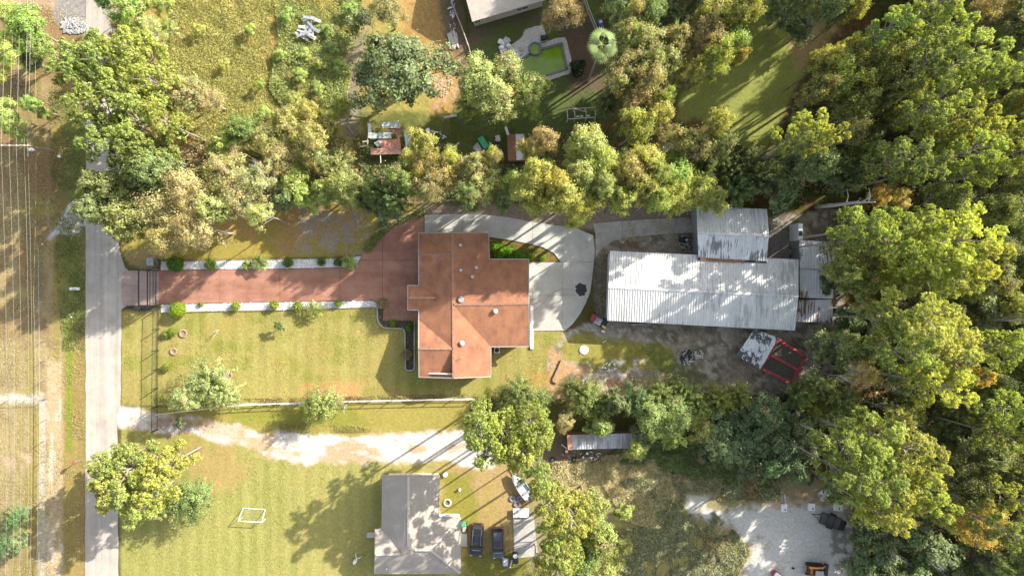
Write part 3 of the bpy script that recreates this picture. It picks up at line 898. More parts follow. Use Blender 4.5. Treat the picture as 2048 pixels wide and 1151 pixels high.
def window(root, p, d, w_, h_, z, m_frame, rows=2):
    """window set in a wall at p, facing direction d"""
    d = Vector((d[0], d[1], 0)).normalized(); t_ = Vector((-d.y, d.x, 0))
    ang = math.atan2(t_.y, t_.x)
    f = MB()
    c = Vector((p[0], p[1], z)) + d * 0.03
    for s in (-1, 1):
        q = c + t_ * (s * w_ / 2); f.box((q.x, q.y, q.z), (0.09, 0.12, h_ + 0.09), ang)
        f.box((c.x, c.y, c.z + s * h_ / 2), (w_, 0.115, 0.09), ang)
    f.box((c.x, c.y, c.z), (w_ - 0.1, 0.09, 0.06), ang)
    f.box((c.x, c.y, c.z), (0.06, 0.095, h_ - 0.1), ang)
    wo = f.build('window', m_frame, root)
    g = MB(); q = c - d * 0.01; g.box((q.x, q.y, q.z), (w_ - 0.06, 0.05, h_ - 0.06), ang)
    go = g.build('pane', M['window'], wo)
    return wo


# --- red roof house
E_, RG = 3.6, 5.2
c0 = P(945, 610, 0)
hs_ = thing('house', 'large house with reddish brown shingle roof in the centre', 'house', c0)
rr_ = M['redroof']
slopes = [
    [(905, 466, RG), (906, 609, RG), (978, 519, E_), (977, 465, E_)],
    [(906, 609, RG), (1057, 607, RG), (1057, 519, E_), (978, 519, E_)],
    [(906, 609, RG), (981, 692, E_), (1058, 692, E_), (1057, 607, RG)],
    [(906, 609, RG), (907, 755, RG), (981, 752, E_), (981, 692, E_)],
    [(838, 466, E_), (905, 466, RG), (904, 508, RG)],
    [(838, 466, E_), (904, 508, RG), (838, 508, RG)],
    [(838, 508, RG), (904, 508, RG), (838, 550, E_)],
    [(838, 550, E_), (904, 508, RG), (906, 609, RG), (906, 697, RG), (838, 640, E_)],
    [(838, 640, E_), (906, 697, RG), (838, 697, RG)],
    [(838, 697, RG), (906, 697, RG), (906, 753.5, E_ + .05), (838, 753, E_)],
]
for s_ in slopes: roof_px(hs_, s_, rr_)
HP = 4.42
roof_px(hs_, [(816, 571, E_ + .02), (838, 571, E_ + .03), (872, 595, HP + .06), (816, 595, HP + .06)], rr_)
roof_px(hs_, [(816, 595, HP + .06), (872, 595, HP + .06), (838, 619, E_ + .03), (816, 619, E_ + .02)], rr_)
out_ = [(838, 466, E_), (977, 465, E_), (978, 519, E_), (1057, 519, E_), (1058, 692, E_), (981, 692, E_), (981, 752, E_), (838, 753, E_)]
walls(hs_, out_, E_, RG, M['brickw'])
pw = MB(); a = P(818, 573, E_); b_ = P(839, 617, E_)
pw.prism([(a.x + .3, a.y - .3), (b_.x + .2, a.y - .3), (b_.x + .2, b_.y + .3), (a.x + .3, b_.y + .3)], -0.1, E_ - .2)
pw.build('porch', M['cream'], hs_)


def gable(root, a, b_, apex, m):
    """triangular gable wall between eave points a and b under the ridge end"""
    A_, B_, T_ = P(*a), P(*b_), P(*apex)
    cen = (A_ + B_) / 2
    inn = Vector((P(*GC).x - cen.x, P(*GC).y - cen.y, 0)).normalized()
    T2 = Vector((cen.x * .0 + T_.x, T_.y, T_.z))
    n_ = (B_ - A_); n_.z = 0; n_.normalize(); perp = Vector((-n_.y, n_.x, 0))
    if perp.dot(inn) < 0: perp = -perp
    o1 = perp * 0.42; o2 = perp * 0.62
    dz = Vector((0, 0, -0.22))
    vs = [A_ + o1 + dz, B_ + o1 + dz, T2 + o1 + dz, A_ + o2 + dz, B_ + o2 + dz, T2 + o2 + dz]
    mb = MB(); mb.add(vs, [(0, 1, 2), (5, 4, 3), (0, 3, 4, 1), (1, 4, 5, 2), (2, 5, 3, 0)])
    mb.build('gable', m, root)


GC = (940, 600, 3)
gable(hs_, (838, 466, E_), (977, 465, E_), (905, 466, RG), M['cream'])
gable(hs_, (981, 752, E_), (838, 753, E_), (907, 755, RG), M['cream'])
gable(hs_, (1057, 519, E_), (1058, 692, E_), (1057, 607, RG), M['cream'])
gable(hs_, (838, 466, E_), (838, 550, E_), (838, 508, RG), M['cream'])
gable(hs_, (838, 640, E_), (838, 753, E_), (838, 697, RG), M['cream'])
gable(hs_, (816, 571, E_), (816, 619, E_), (816, 595, HP), M['cream'])


def edge_strip(root, pts, m, w_=0.14, h_=0.2, dz=-0.06, name='fascia'):
    mb = MB()
    for a, b_ in zip(pts[:-1], pts[1:]):
        pa, pb = P(*a), P(*b_)
        mb.beam((pa.x, pa.y, pa.z + dz), (pb.x, pb.y, pb.z + dz), w_, h_)
    return mb.build(name, m, root)


edge_strip(hs_, [(837.5, 465.5, E_), (905, 465.5, RG), (977.5, 464.5, E_), (978.5, 518, E_), (1057.5, 518, E_), (1057.8, 607, RG), (1058.5, 692.5, E_), (981.8, 693, E_), (981.8, 752.5, E_), (907, 755.6, RG), (838, 753.6, E_), (837.3, 697, RG), (837.3, 640, E_), (837.5, 619.5, E_), (815.5, 619.5, E_), (815.5, 595, HP), (815.5, 570.5, E_), (837.5, 570.5, E_), (837.5, 550, E_), (837.3, 508, RG), (837.5, 465.5, E_)], M['fascia'])
for seg in ([(905, 466, RG), (906, 609, RG)], [(906, 609, RG), (907, 755, RG)], [(906, 609, RG), (1057, 607, RG)], [(838, 508, RG), (904, 508, RG)], [(838, 697, RG), (906, 697, RG)], [(816, 595, HP + .06), (871, 595, HP + .06)]):
    edge_strip(hs_, seg, M['ridge_red'], 0.3, 0.07, 0.02, 'ridge_cap')
fl = MB()
for (x, y) in ((921, 490), (922, 540), (953, 535), (945, 553)):
    p = P(x, y, 4.9); v_ = MB(); v_.cyl((p.x, p.y, 4.3), 0.16, 0.75, 10); v_.cyl((p.x, p.y, 5.05), 0.24, 0.1, 10)
    v_.build('vent_pipe', M['galv'], hs_)
for (x, y) in ((991, 622), (924, 686)):
    p = P(x, y, 5.3); v_ = MB(); v_.cyl((p.x, p.y, 4.2), 0.26, 0.95, 12); v_.cyl((p.x, p.y, 5.15), 0.38, 0.16, 12); v_.ball((p.x, p.y, 5.31), 0.34, 12, 5, (1, 1, .4))
    v_.build('flue', M['fascia2'], hs_)
p = P(921, 600, 5.4); v_ = MB(); v_.cyl((p.x, p.y, 4.6), 0.3, 0.7, 12); v_.cyl((p.x + .1, p.y + .1, 5.3), 0.42, 0.12, 12); v_.cyl((p.x + .1, p.y + .5, 4.8), 0.12, 0.8, 8)
v_.build('roof_fan', M['galv'], hs_)
p = P(922, 715, 5.4); v_ = MB(); v_.cyl((p.x, p.y, 4.4), 0.03, 1.3, 6); v_.beam((p.x - .4, p.y, 5.65), (p.x + .4, p.y + .15, 5.65), .03); v_.beam((p.x - .25, p.y - .2, 5.5), (p.x + .25, p.y + .2, 5.5), .03)
v_.build('antenna', M['galv'], hs_)
for y_ in (485, 530, 660, 725):
    p = P(838, y_, 1.6); window(hs_, (p.x + 0.42, p.y), (-1, 0), 1.3, 1.3, 1.7, M['white'])
for x_ in (865, 945):
    p = P(x_, 752, 1.6); window(hs_, (p.x, p.y + 0.42), (0, -1), 1.3, 1.3, 1.7, M['white'])
dr = MB(); p = P(816, 595, 1); dr.box((p.x + .42, p.y, 1.05), (.08, 1.1, 2.1)); do = dr.build('door', M['wood'], hs_)
hd = MB(); hd.box((p.x + .35, p.y + .4, 1.05), (.06, .05, .18)); hd.build('handle', M['chrome'], do)
gd = MB(); p = P(1058, 565, 1); gd.box((p.x - .4, p.y, 1.2), (.1, 4.8, 2.4)); gd.build('garage_door', M['white'], hs_)
wl = MB(); p = P(1062, 650, 0); wl.prism([(p.x - .1, p.y + 3), (p.x + .35, p.y + 3), (p.x + .35, p.y - 3.6), (p.x - .1, p.y - 3.6)], 0.0, 0.3)
tag(wl.build('white_ledge', M['white']), 'white concrete ledge along the east wall of the red roof house', kind='structure')
ac = thing('air_conditioner', 'white air conditioner unit beside the lawn wall of the red roof house', 'air conditioner', P(994, 699, 0))
mb = MB(); mb.box((0, 0, .45), (.85, .85, .8)); mb.build('case', M['white'], ac, world=False, bevel=.04)
mb = MB(); mb.cyl((0, 0, .86), .33, .03, 16); mb.build('fan_guard', M['black'], ac, world=False)

# --- grey/tan roof house at the bottom
E2, R2 = 3.0, 4.7
h2 = thing('house', 'tan grey shingle roof house at the lower edge beside the cars', 'house', P(830, 1060, 0))
tr_ = M['tanroof']
for s_ in ([(766, 951, E2), (817, 951, R2), (817, 1096, R2), (803, 1107, R2), (764.5, 1058, E2)],
           [(817, 951, R2), (878, 951, E2), (877, 1033, E2), (821, 1096, R2), (817, 1096, R2)],
           [(821, 1096, R2), (877, 1033, E2), (921, 1035, E2), (860, 1098, R2)],
           [(860, 1098, R2), (921, 1035, E2), (920, 1145, E2)],
           [(751, 1108, R2), (803, 1107, R2), (817, 1096, R2), (821, 1096, R2), (860, 1098, R2), (920, 1145, E2), (750, 1145, E2)],
           [(751, 1058, E2), (764.5, 1058, E2), (803, 1107, R2), (751, 1108, R2)]):
    roof_px(h2, s_, tr_)
o2_ = [(766, 951, E2), (878, 951, E2), (877, 1034, E2), (921, 1035, E2), (920, 1145, E2), (750, 1145, E2), (751, 1058, E2), (764.5, 1058, E2)]
walls(h2, o2_, E2, R2, M['cream'], 0.4)
GC = (830, 1060, 3)
gable(h2, (766, 951, E2), (878, 951, E2), (817, 951, R2), M['white'])
gable(h2, (751, 1058, E2), (751, 1145, E2), (751, 1108, R2), M['white'])
edge_strip(h2, [(765.5, 950.5, E2), (817, 950.5, R2), (878.5, 950.5, E2), (877.5, 1033, E2), (921.5, 1034.5, E2), (920.5, 1145.5, E2), (749.5, 1145.5, E2), (750.5, 1108, R2), (750.5, 1057.5, E2), (764, 1057.5, E2), (765.5, 950.5, E2)], M['fascia'])
for seg in ([(817, 951, R2), (817, 1094, R2), (822, 1097, R2), (860, 1098, R2)], [(751, 1108, R2), (800, 1107, R2)], [(860, 1098, R2), (921, 1035, E2)], [(860, 1098, R2), (920, 1145, E2)]):
    edge_strip(h2, seg, M['ridge_tan'], 0.32, 0.07, 0.02, 'ridge_cap')
for seg in ([(817, 1016, R2 + .08), (817, 1092, R2 + .08)], [(830, 1098, R2 + .08), (861, 1098, R2 + .08)]):
    edge_strip(h2, seg, M['ridge_tan'], 0.42, 0.1, 0.03, 'ridge_vent')
for (x, y) in ((826, 1062), (884, 1126), (773, 1137), (783, 1024)):
    p = P(x, y, 4.4); v_ = MB(); v_.cyl((p.x, p.y, 3.0), 0.06, 1.6, 8); v_.cyl((p.x, p.y, 4.2), 0.12, .2, 8); v_.build('vent_pipe', M['galv'], h2)
wf = MB(); a = P(877, 1033, 2.8); b_ = P(918, 1034, 2.8); wf.beam((a.x, a.y + .15, 2.7), (b_.x, b_.y + .15, 2.7), .45, .3); wf.build('porch_beam', M['white'], h2)
for y_ in (985, 1020):
    p = P(766, y_, 1.5); window(h2, (p.x + .38, p.y), (-1, 0), 1.2, 1.2, 1.6, M['white'])
for x_ in (790, 850):
    p = P(x_, 951, 1.5); window(h2, (p.x, p.y - .42), (0, 1), 1.2, 1.2, 1.6, M['white'])
mb = MB(); p = P(742, 1068, 0); mb.box((p.x, p.y, .15), (1.2, .8, .3)); tag(mb.build('porch_step', M['concrete']), 'grey concrete step left of the tan grey house', kind='structure')
mb = MB(); p = P(928, 1078, 0); mb.box((p.x, p.y, .1), (1.0, 2.0, .2)); tag(mb.build('porch_step', M['concrete']), 'grey concrete landing between the tan grey house and the black car', kind='structure')

# --- neighbour house by the pool (only its lower edge shows)
h3 = thing('house', 'pale roof house above the swimming pool at the upper edge', 'house', P(1000, -20, 0))
E3, R3 = 3.2, 5.6
cr = [(944, 46, E3), (1082, 8, E3), (1100, 2, E3), (1082, -70, E3 + 1.6), (922, -26, E3 + 1.6)]
roof_px(h3, [(944, 42, E3), (1090, -1, E3), (1068, -88, R3), (920, -46, R3)], mat("pale_shingles", (0.40, 0.36, 0.31), 0.9, noise=0.12, scale=1.2))
roof_px(h3, [(920, -46, R3), (1068, -88, R3), (1046, -175, E3), (896, -132, E3)], M['tanroof'])
wp = [P(946, 38, E3), P(1088, -4, E3), P(1046, -172, E3), P(898, -130, E3)]
mb = MB(); cc = sum((q for q in wp), Vector()) / 4
mb.prism([((q.x - cc.x) * .985 + cc.x, (q.y - cc.y) * .985 + cc.y) for q in wp], -0.1, E3 - .2); mb.build('wall', M['cream'], h3)
wd = (wp[1] - wp[0]).normalized(); nd = Vector((wd.y, -wd.x, 0))
if nd.y > 0: nd = -nd
for k_, w_ in ((0.06, .9), (0.7, 1.9)):
    q = wp[0].lerp(wp[1], k_); window(h3, (q.x - nd.x * .12, q.y - nd.y * .12), (nd.x, nd.y), w_, 1.4, 1.7, M['white'])
edge_strip(h3, [(944, 43, E3), (1090, 0, E3)], M['fascia'])

# --- corrugated roofs
def sheets(root, a, b_, c, d, pitch, m, ribs=2, rh=0.075, name='roof_panel', lift=0.0, skip=()):
    """steel sheets laid side by side between eave a-b and ridge d-c; ribs run from eave to ridge"""
    a, b_, c, d = [P(*q) for q in (a, b_, c, d)]
    n = max(1, round((b_ - a).length / pitch))
    prof = []
    for r_ in range(ribs):
        for u, h_ in ((0, 0), (.5, 0), (.6, 1), (.88, 1)):
            prof.append(((r_ + u) / ribs, h_ * rh))
    prof.append((1.0, 0.0))
    for k in range(n):
        if k in skip: continue
        vs = []
        jl = random.uniform(0, 0.012)
        for u, h_ in prof:
            t_ = (k + u) / n
            p0 = a.lerp(b_, t_); p1 = d.lerp(c, t_)
            vs.append((p0.x, p0.y, p0.z + h_ + jl + lift)); vs.append((p1.x, p1.y, p1.z + h_ + jl + lift))
        fs = [(2 * i, 2 * i + 1, 2 * i + 3, 2 * i + 2) for i in range(len(prof) - 1)]
        mb = MB(); mb.add(vs, fs); mb.build(name, m, root)


def base_slab(root, pts, m=None, th=0.12):
    mb = MB(); mb.slab([P(x, y, h - 0.03) for x, y, h in pts], th); mb.build('roof_deck', m or M['grey'], root)


barn = thing('metal_building', 'long white corrugated metal building with ridged roof', 'metal building', P(1405, 580, 0))
BE, BR = 3.9, 5.2
N0, N1, G0, G1, S0, S1 = (1220, 502, BE), (1597, 519, BE), (1217, 573, BR), (1597, 592, BR), (1215, 640, BE), (1590, 660, BE)
for q in ((N0, N1, G1, G0), (S0, S1, G1, G0)):
    base_slab(barn, q)
sheets(barn, N0, N1, G1, G0, 0.76, M['barnroof'])
sheets(barn, S0, S1, G1, G0, 0.76, M['barnroof'])
edge_strip(barn, [G0, G1], M['barnroof'], 0.4, 0.08, 0.06, 'ridge_cap')
edge_strip(barn, [N0, N1], M['galv'], 0.12, 0.14, -0.06, 'gutter')
edge_strip(barn, [S0, S1], M['galv'], 0.12, 0.14, -0.06, 'gutter')
walls(barn, [N0, N1, S1, S0], BE, BR, mat("pale_siding", (0.5, 0.5, 0.48), 0.6, noise=0.1), 0.25)
GC = (1405, 580, 3)
gable(barn, N0, S0, G0, mat("pink_end_wall", (0.45, 0.2, 0.18), 0.8)); gable(barn, N1, S1, G1, M['grey'])
for x_ in (1280, 1420, 1520):
    p = P(x_, 650, 1.6); mb = MB(); mb.box((p.x, p.y + .18, 1.4), (3.0, .08, 2.8)); mb.build('roller_door', M['galv'], barn)

shed = thing('metal_shed', 'streaked white metal roof shed joined to the long metal building', 'shed', P(1465, 470, 0))
q0, q1, q2, q3, q4, q5 = (1393, 412, 4.2), (1534, 418, 4.2), (1395, 465, 5.3), (1538, 471, 5.3), (1397, 515, 4.35), (1533, 522, 4.35)
base_slab(shed, (q0, q1, q3, q2)); base_slab(shed, (q4, q5, q3, q2))
sheets(shed, q0, q1, q3, q2, 0.78, M['barnroof'])
sheets(shed, q4, q5, q3, q2, 0.78, M['shedroof'])
edge_strip(shed, [q2, q3], M['barnroof'], 0.4, 0.08, 0.06, 'ridge_cap')
edge_strip(shed, [(1396, 517, 4.3), (1534, 524, 4.3)], M['dark'], 0.3, 0.12, -0.05, 'gutter')
walls(shed, [q0, q1, q5, q4], 4.0, 5.3, M['grey'], 0.3)
lf = MB(); rr = random.Random(5)
for k in range(420):
    x = 1400 + 90 * rr.random(); y = 517 + (x - 1396) * 7 / 138 + rr.uniform(-2.5, 3.5)
    p = P(x, y, 4.3); lf.box((p.x, p.y, 4.32 + rr.uniform(0, .08)), (.16, .1, .02), rr.uniform(0, 3))
tag(lf.build('leaf_litter', M['reddirt']), 'rust coloured dead leaves caught in the roof gutter', kind='stuff')

an = thing('annex', 'grey sheet roofed lean-to with rust streaks at the end of the metal building', 'lean-to', P(1632, 560, 0))
base_slab(an, [(1599, 480, 3.3), (1668, 484, 3.3), (1668, 540, 3.9), (1599, 537, 3.9)]); base_slab(an, [(1599, 537, 3.9), (1668, 540, 3.9), (1666, 597, 3.4), (1600, 595, 3.4)])
sheets(an, (1599, 480, 3.3), (1668, 484, 3.3), (1668, 540, 3.9), (1599, 537, 3.9), .8, M['rustroof'])
sheets(an, (1600, 595, 3.4), (1666, 597, 3.4), (1668, 540, 3.9), (1599, 537, 3.9), .8, M['rustroof'])
edge_strip(an, [(1599, 537, 3.9), (1668, 540, 3.9)], M['galv'], .3, .06, .06, 'ridge_cap')
walls(an, [(1599, 480, 3.3), (1668, 484, 3.3), (1666, 597, 3.3), (1600, 595, 3.3)], 3.2, 4, M['grey'], .2)
an2 = thing('annex', 'small flat sheet roof with brown rusted ribs below the lean-to', 'lean-to', P(1630, 620, 0))
base_slab(an2, [(1599, 599, 3.1), (1666, 599, 3.1), (1665, 644, 2.8), (1592, 643, 2.8)])
sheets(an2, (1592, 643, 2.8), (1665, 644, 2.8), (1666, 599, 3.1), (1599, 599, 3.1), .8, M['rustroof'])
walls(an2, [(1597, 599, 2.9), (1666, 599, 2.9), (1665, 644, 2.9), (1595, 643, 2.9)], 2.8, 3, M['grey'], .2)
ch = thing('outhouse', 'narrow white roofed lean-to block with a dark hatch at the corner of the sheds', 'outhouse', P(1602, 460, 0))
mb = MB(); a = P(1597.5, 446, 3.5); b_ = P(1606, 479, 3.5); mb.prism([(a.x, a.y), (b_.x, a.y), (b_.x, b_.y), (a.x, b_.y)], 0, 3.4); mb.build('wall', M['white'], ch)
mb = MB(); p = P(1601.5, 466, 3.5); mb.box((p.x, p.y, 3.42), (.5, .8, .1)); mb.build('hatch', M['black'], ch)

cp = thing('carport', 'tilted square white sheet roof with black flaking marks', 'carport', P(1514, 698, 0))
k0, k1, k2, k3 = (1509, 657, 2.9), (1557, 675, 2.9), (1521, 738, 2.6), (1472, 711, 2.6)
base_slab(cp, [k0, k1, k2, k3]); sheets(cp, k3, k2, k1, k0, .8, M['carportroof'], rh=.03)
for q in (k0, k1, k2, k3):
    p = P(*q); c_ = P(1514, 698, 0); p = p.lerp(Vector((c_.x, c_.y, p.z)), .06); mb = MB(); mb.box((p.x, p.y, 1.25), (.1, .1, 2.5)); mb.build('post', M['grey'], cp)
rf = thing('red_frame_pen', 'red painted steel frame with dark mesh panels beside the carport', 'pen', P(1568, 722, 0))
r0, r1, r2, r3 = [P(x, y, 1.8) for x, y in ((1558, 679), (1611, 713), (1583, 766), (1523, 736))]
ma, mb_ = P(1540, 708, 1.8), P(1597, 740, 1.8)
for a, b_, w_ in ((r0, r1, .45), (r1, r2, .5), (r2, r3, .45), (r3, r0, .25), (ma, mb_, .4)):
    mb = MB(); mb.beam(a, b_, w_, .14 if w_ != .4 else .18); mb.build('frame_rail', M['redpaint'], rf)
for a in (r0, r1, r2, r3):
    mb = MB(); mb.box((a.x, a.y, .87), (.14, .14, 1.74)); mb.build('post', M['redpaint'], rf)
for quad in ((r0, r1, mb_, ma), (ma, mb_, r2, r3)):
    mb = MB(); mb.slab([(q.x, q.y, 1.7) for q in quad], .03); mb.build('mesh_panel', mat("dark_mesh", A(112, 106, 92), 0.9, noise=.25, scale=3), rf)

ct = thing('storage_container', 'long grey corrugated storage shed with a rusty end', 'storage shed', P(1210, 880, 0))
T = [(1144, 869, 2.6), (1281, 865, 2.6), (1283, 895, 2.6), (1145, 898, 2.6)]
base_slab(ct, T)
sheets(ct, T[3], T[2], T[1], T[0], .8, M['containerroof'])
mb = MB(); a, b_, c, d = [P(*q) for q in ((1134, 869, 2.55), (1144, 869, 2.55), (1145, 899, 2.55), (1136, 899, 2.55))]; mb.slab([a, b_, c, d], .1); mb.build('rusty_end', mat("rusty_board", (0.3, 0.16, 0.1), .85, noise=.5, scale=5), ct)
walls(ct, [(1134, 869, 2.5), (1281, 865, 2.5), (1283, 895, 2.5), (1136, 899, 2.5)], 2.6, 3, M['brownroof'], .1)

gs = thing('garden_shed', 'small gabled shed with one brown and one pale roof side', 'shed', P(1031, 294, 0))
roof_px(gs, [(1014, 270, 2.3), (1031, 268, 2.9), (1033, 320, 2.9), (1016, 321, 2.3)], M['brownroof'])
roof_px(gs, [(1031, 268, 2.9), (1048, 268, 2.3), (1050, 319, 2.3), (1033, 320, 2.9)], M['tarp'])
walls(gs, [(1014, 270, 2.2), (1048, 268, 2.2), (1050, 319, 2.2), (1016, 321, 2.2)], 2.2, 3, M['wood'], .15)
GC = (1031, 294, 1)
gable(gs, (1014, 270, 2.3), (1048, 268, 2.3), (1031, 268, 2.9), M['wood']); gable(gs, (1016, 321, 2.3), (1050, 319, 2.3), (1033, 320, 2.9), M['wood'])
mb = MB(); p = P(1014, 262, 1); mb.box((p.x, p.y, .6), (.35, 1.3, 1.2), R(18)); tag(mb.build('white_locker', M['white']), 'narrow white locker leaning at the corner of the small gabled shed', 'locker')

rn = thing('ruined_shack', 'collapsing shack with pale and rusty sheet roof pieces', 'shack', P(775, 282, 0))
def plate(root, pts, m, name='roof_sheet', th=.04):
    mb = MB(); mb.slab([P(*q) for q in pts], th); return mb.build(name, m, root)
tb = M['tarp']; rs_ = mat("rusty_sheet", (0.33, 0.15, 0.11), .8, noise=.5, scale=4)
plate(rn, [(735, 246, 2.2), (742, 246, 2.2), (744, 275, 2.0), (737, 276, 2.0)], M['white'])
plate(rn, [(762, 244, 2.3), (800, 244, 2.3), (800, 256, 2.2), (765, 256, 2.2)], tb)
plate(rn, [(738, 266, 2.1), (782, 265, 2.15), (783, 277, 2.0), (740, 277, 2.0)], tb)
plate(rn, [(776, 256, 2.0), (802, 253, 2.0), (802, 270, 1.9), (778, 268, 1.9)], rs_)
plate(rn, [(758, 280, 1.8), (800, 277, 1.8), (802, 296, 2.2), (762, 297, 2.2)], rs_)
for k in range(7):
    yy = 297 + k * 1.8
    plate(rn, [(741, yy, 2.25 - k * .05), (801, yy - 1.5, 2.25 - k * .05), (801, yy + .0, 2.22 - k * .05), (741, yy + 1.5, 2.22 - k * .05)], mat("pink_boards", (0.42, 0.24, 0.19), .8, noise=.3, scale=5) if k == 0 else bpy.data.materials["pink_boards"], 'plank')
plate(rn, [(748, 286, 2.0), (758, 280, 2.0), (765, 288, 1.9), (756, 295, 1.9)], tb)
plate(rn, [(808, 262, 2.0), (822, 265, 2.0), (823, 300, 1.9), (812, 300, 1.9)], M['tarp'])
for a, b_ in (((725, 298), (742, 296)), ((740, 276), (740, 296)), ((765, 312), (766, 330)), ((730, 288), (742, 287)), ((800, 246), (802, 300))):
    pa, pb = P(*a), P(*b_); mb = MB(); mb.beam((pa.x, pa.y, 1.7), (pb.x, pb.y, 1.7), .12, .12); mb.build('rafter', M['palewood'], rn)
for x_, y_ in ((740, 250), (740, 310), (800, 250), (800, 308)):
    p = P(x_, y_); mb = MB(); mb.box((p.x, p.y, .9), (.12, .12, 1.8)); mb.build('post', M['wood'], rn)

# ------------------------------------------------------------------ pool
pool = thing('swimming_pool', 'swimming pool with green water and pale stone surround', 'swimming pool', P(1090, 120, 0))
wm = mat("green_pool_water", A(128, 160, 44, 1.45), 0.1, noise=.22, scale=.45, spec=.5)
wpoly = [(1030, 136), (1040, 122), (1060, 110), (1088, 97), (1122, 88), (1132, 138), (1092, 150), (1040, 158), (1026, 146)]
mb = MB(); mb.prism([(P(x, y).x, P(x, y).y) for x, y in wpoly], -0.3, -0.12); mb.build('water', wm, pool)
cop = MB()
cl_ = [(1026, 146), (1030, 134), (1040, 121), (1058, 109)], [(1084, 98), (1124, 86.5), (1134.5, 139), (1092, 151.5), (1040, 160), (1026, 146)]
for seg in cl_:
    for a, b_ in zip(seg[:-1], seg[1:]):
        pa, pb = P(*a), P(*b_); cop.beam((pa.x, pa.y, -.05), (pb.x, pb.y, -.05), .34, .3)
cop.build('coping', mat("dark_coping", A(150, 146, 150), .8), pool)
dk = [(1084, 99), (1079, 88), (1110, 78), (1130, 74), (1136, 92), (1143, 120), (1143, 146), (1100, 160), (1080, 161), (1091, 153), (1136, 140), (1125, 86)]
mb = MB(); mb.prism([(P(x, y).x, P(x, y).y) for x, y in rag_poly(dk, 8, .8, 2)], -.1, .07); mb.build('deck', M['stone'], pool)
dk2 = [(1058, 110), (1028, 135), (1010, 126), (1003, 112), (1002, 98), (1020, 90), (1040, 80), (1050, 60), (1068, 52), (1084, 50), (1090, 66), (1094, 82), (1084, 86), (1070, 84), (1060, 90)]
mb = MB(); mb.prism([(P(x, y).x, P(x, y).y) for x, y in rag_poly(dk2, 6, 1.5, 3)], -.1, .065); mb.build('deck', M['stone'], pool)
sp = MB(); p = P(1070, 98); sp.torus((p.x, p.y, .1), .92, .16, 28, 6, 1.6); sp.build('spa_rim', mat("spa_rim", A(165, 160, 165), .8), pool)
sp = MB(); sp.cyl((p.x, p.y, -.1), .86, .18, 28); sp.build('spa_water', wm, pool)
rr = random.Random(21)
rockm = M['stone']
for k in range(26):
    x = rr.uniform(1003, 1046); y = rr.uniform(82, 125)
    if not inside(np.array([x]), np.array([y]), [(1000, 84), (1014, 82), (1030, 95), (1050, 88), (1055, 104), (1040, 118), (1020, 126), (1004, 118)])[0]: continue
    p = P(x, y); s = rr.uniform(.25, .6); mb = MB(); mb.ball((p.x, p.y, .1 + s * .3), s, 7, 5, (1, rr.uniform(.6, 1.3), .7), .22); mb.build('rock', rockm, pool)
for x, y, s in ((1001, 84, .5), (1008, 88, .55), (1003, 96, .45), (1016, 92, .5), (1006, 104, .5)):
    p = P(x, y); mb = MB(); mb.ball((p.x, p.y, .2), s, 7, 5, (1, .8, .7), .2); mb.build('rock', M['white'], pool)
gr = thing('grill', 'dark square grill on the pale patio near the pool', 'grill', P(1087, 78, 0), R(10))
mb = MB(); mb.box((0, 0, .45), (.9, .7, .5)); mb.box((0, 0, .78), (.85, .65, .2), taper=.8); mb.build('body', M['black'], gr, world=False)
for sx_ in (-.35, .35):
    mb = MB(); mb.box((sx_, 0, .12), (.08, .6, .2)); mb.build('leg', M['black'], gr, world=False)

# ------------------------------------------------------------------ small makers
def tree_geom():
    pass


def leaf_quads(c, nrm, size, asp, rng, droop=0.0):
    """leaf blades: c (n,3) centres, nrm (n,3) facing; returns verts (4n,3), faces"""
    n = len(c)
    nrm = nrm / (np.linalg.norm(nrm, axis=1, keepdims=True) + 1e-9)
    r = rng.normal(size=(n, 3))
    u = np.cross(nrm, r); u /= (np.linalg.norm(u, axis=1, keepdims=True) + 1e-9)
    v = np.cross(nrm, u)
    L_ = (size * rng.uniform(0.7, 1.3, n))[:, None] / 2
    W_ = L_ * asp
    fold = nrm * L_ * 0.25
    vs = np.stack([c - u * L_, c + v * W_ + fold, c + u * L_, c - v * W_ + fold], 1).reshape(-1, 3)
    f = np.arange(4 * n).reshape(-1, 4)
    return vs, f


def rand_dir(n, rng):
    d = rng.normal(size=(n, 3)); return d / np.linalg.norm(d, axis=1, keepdims=True)


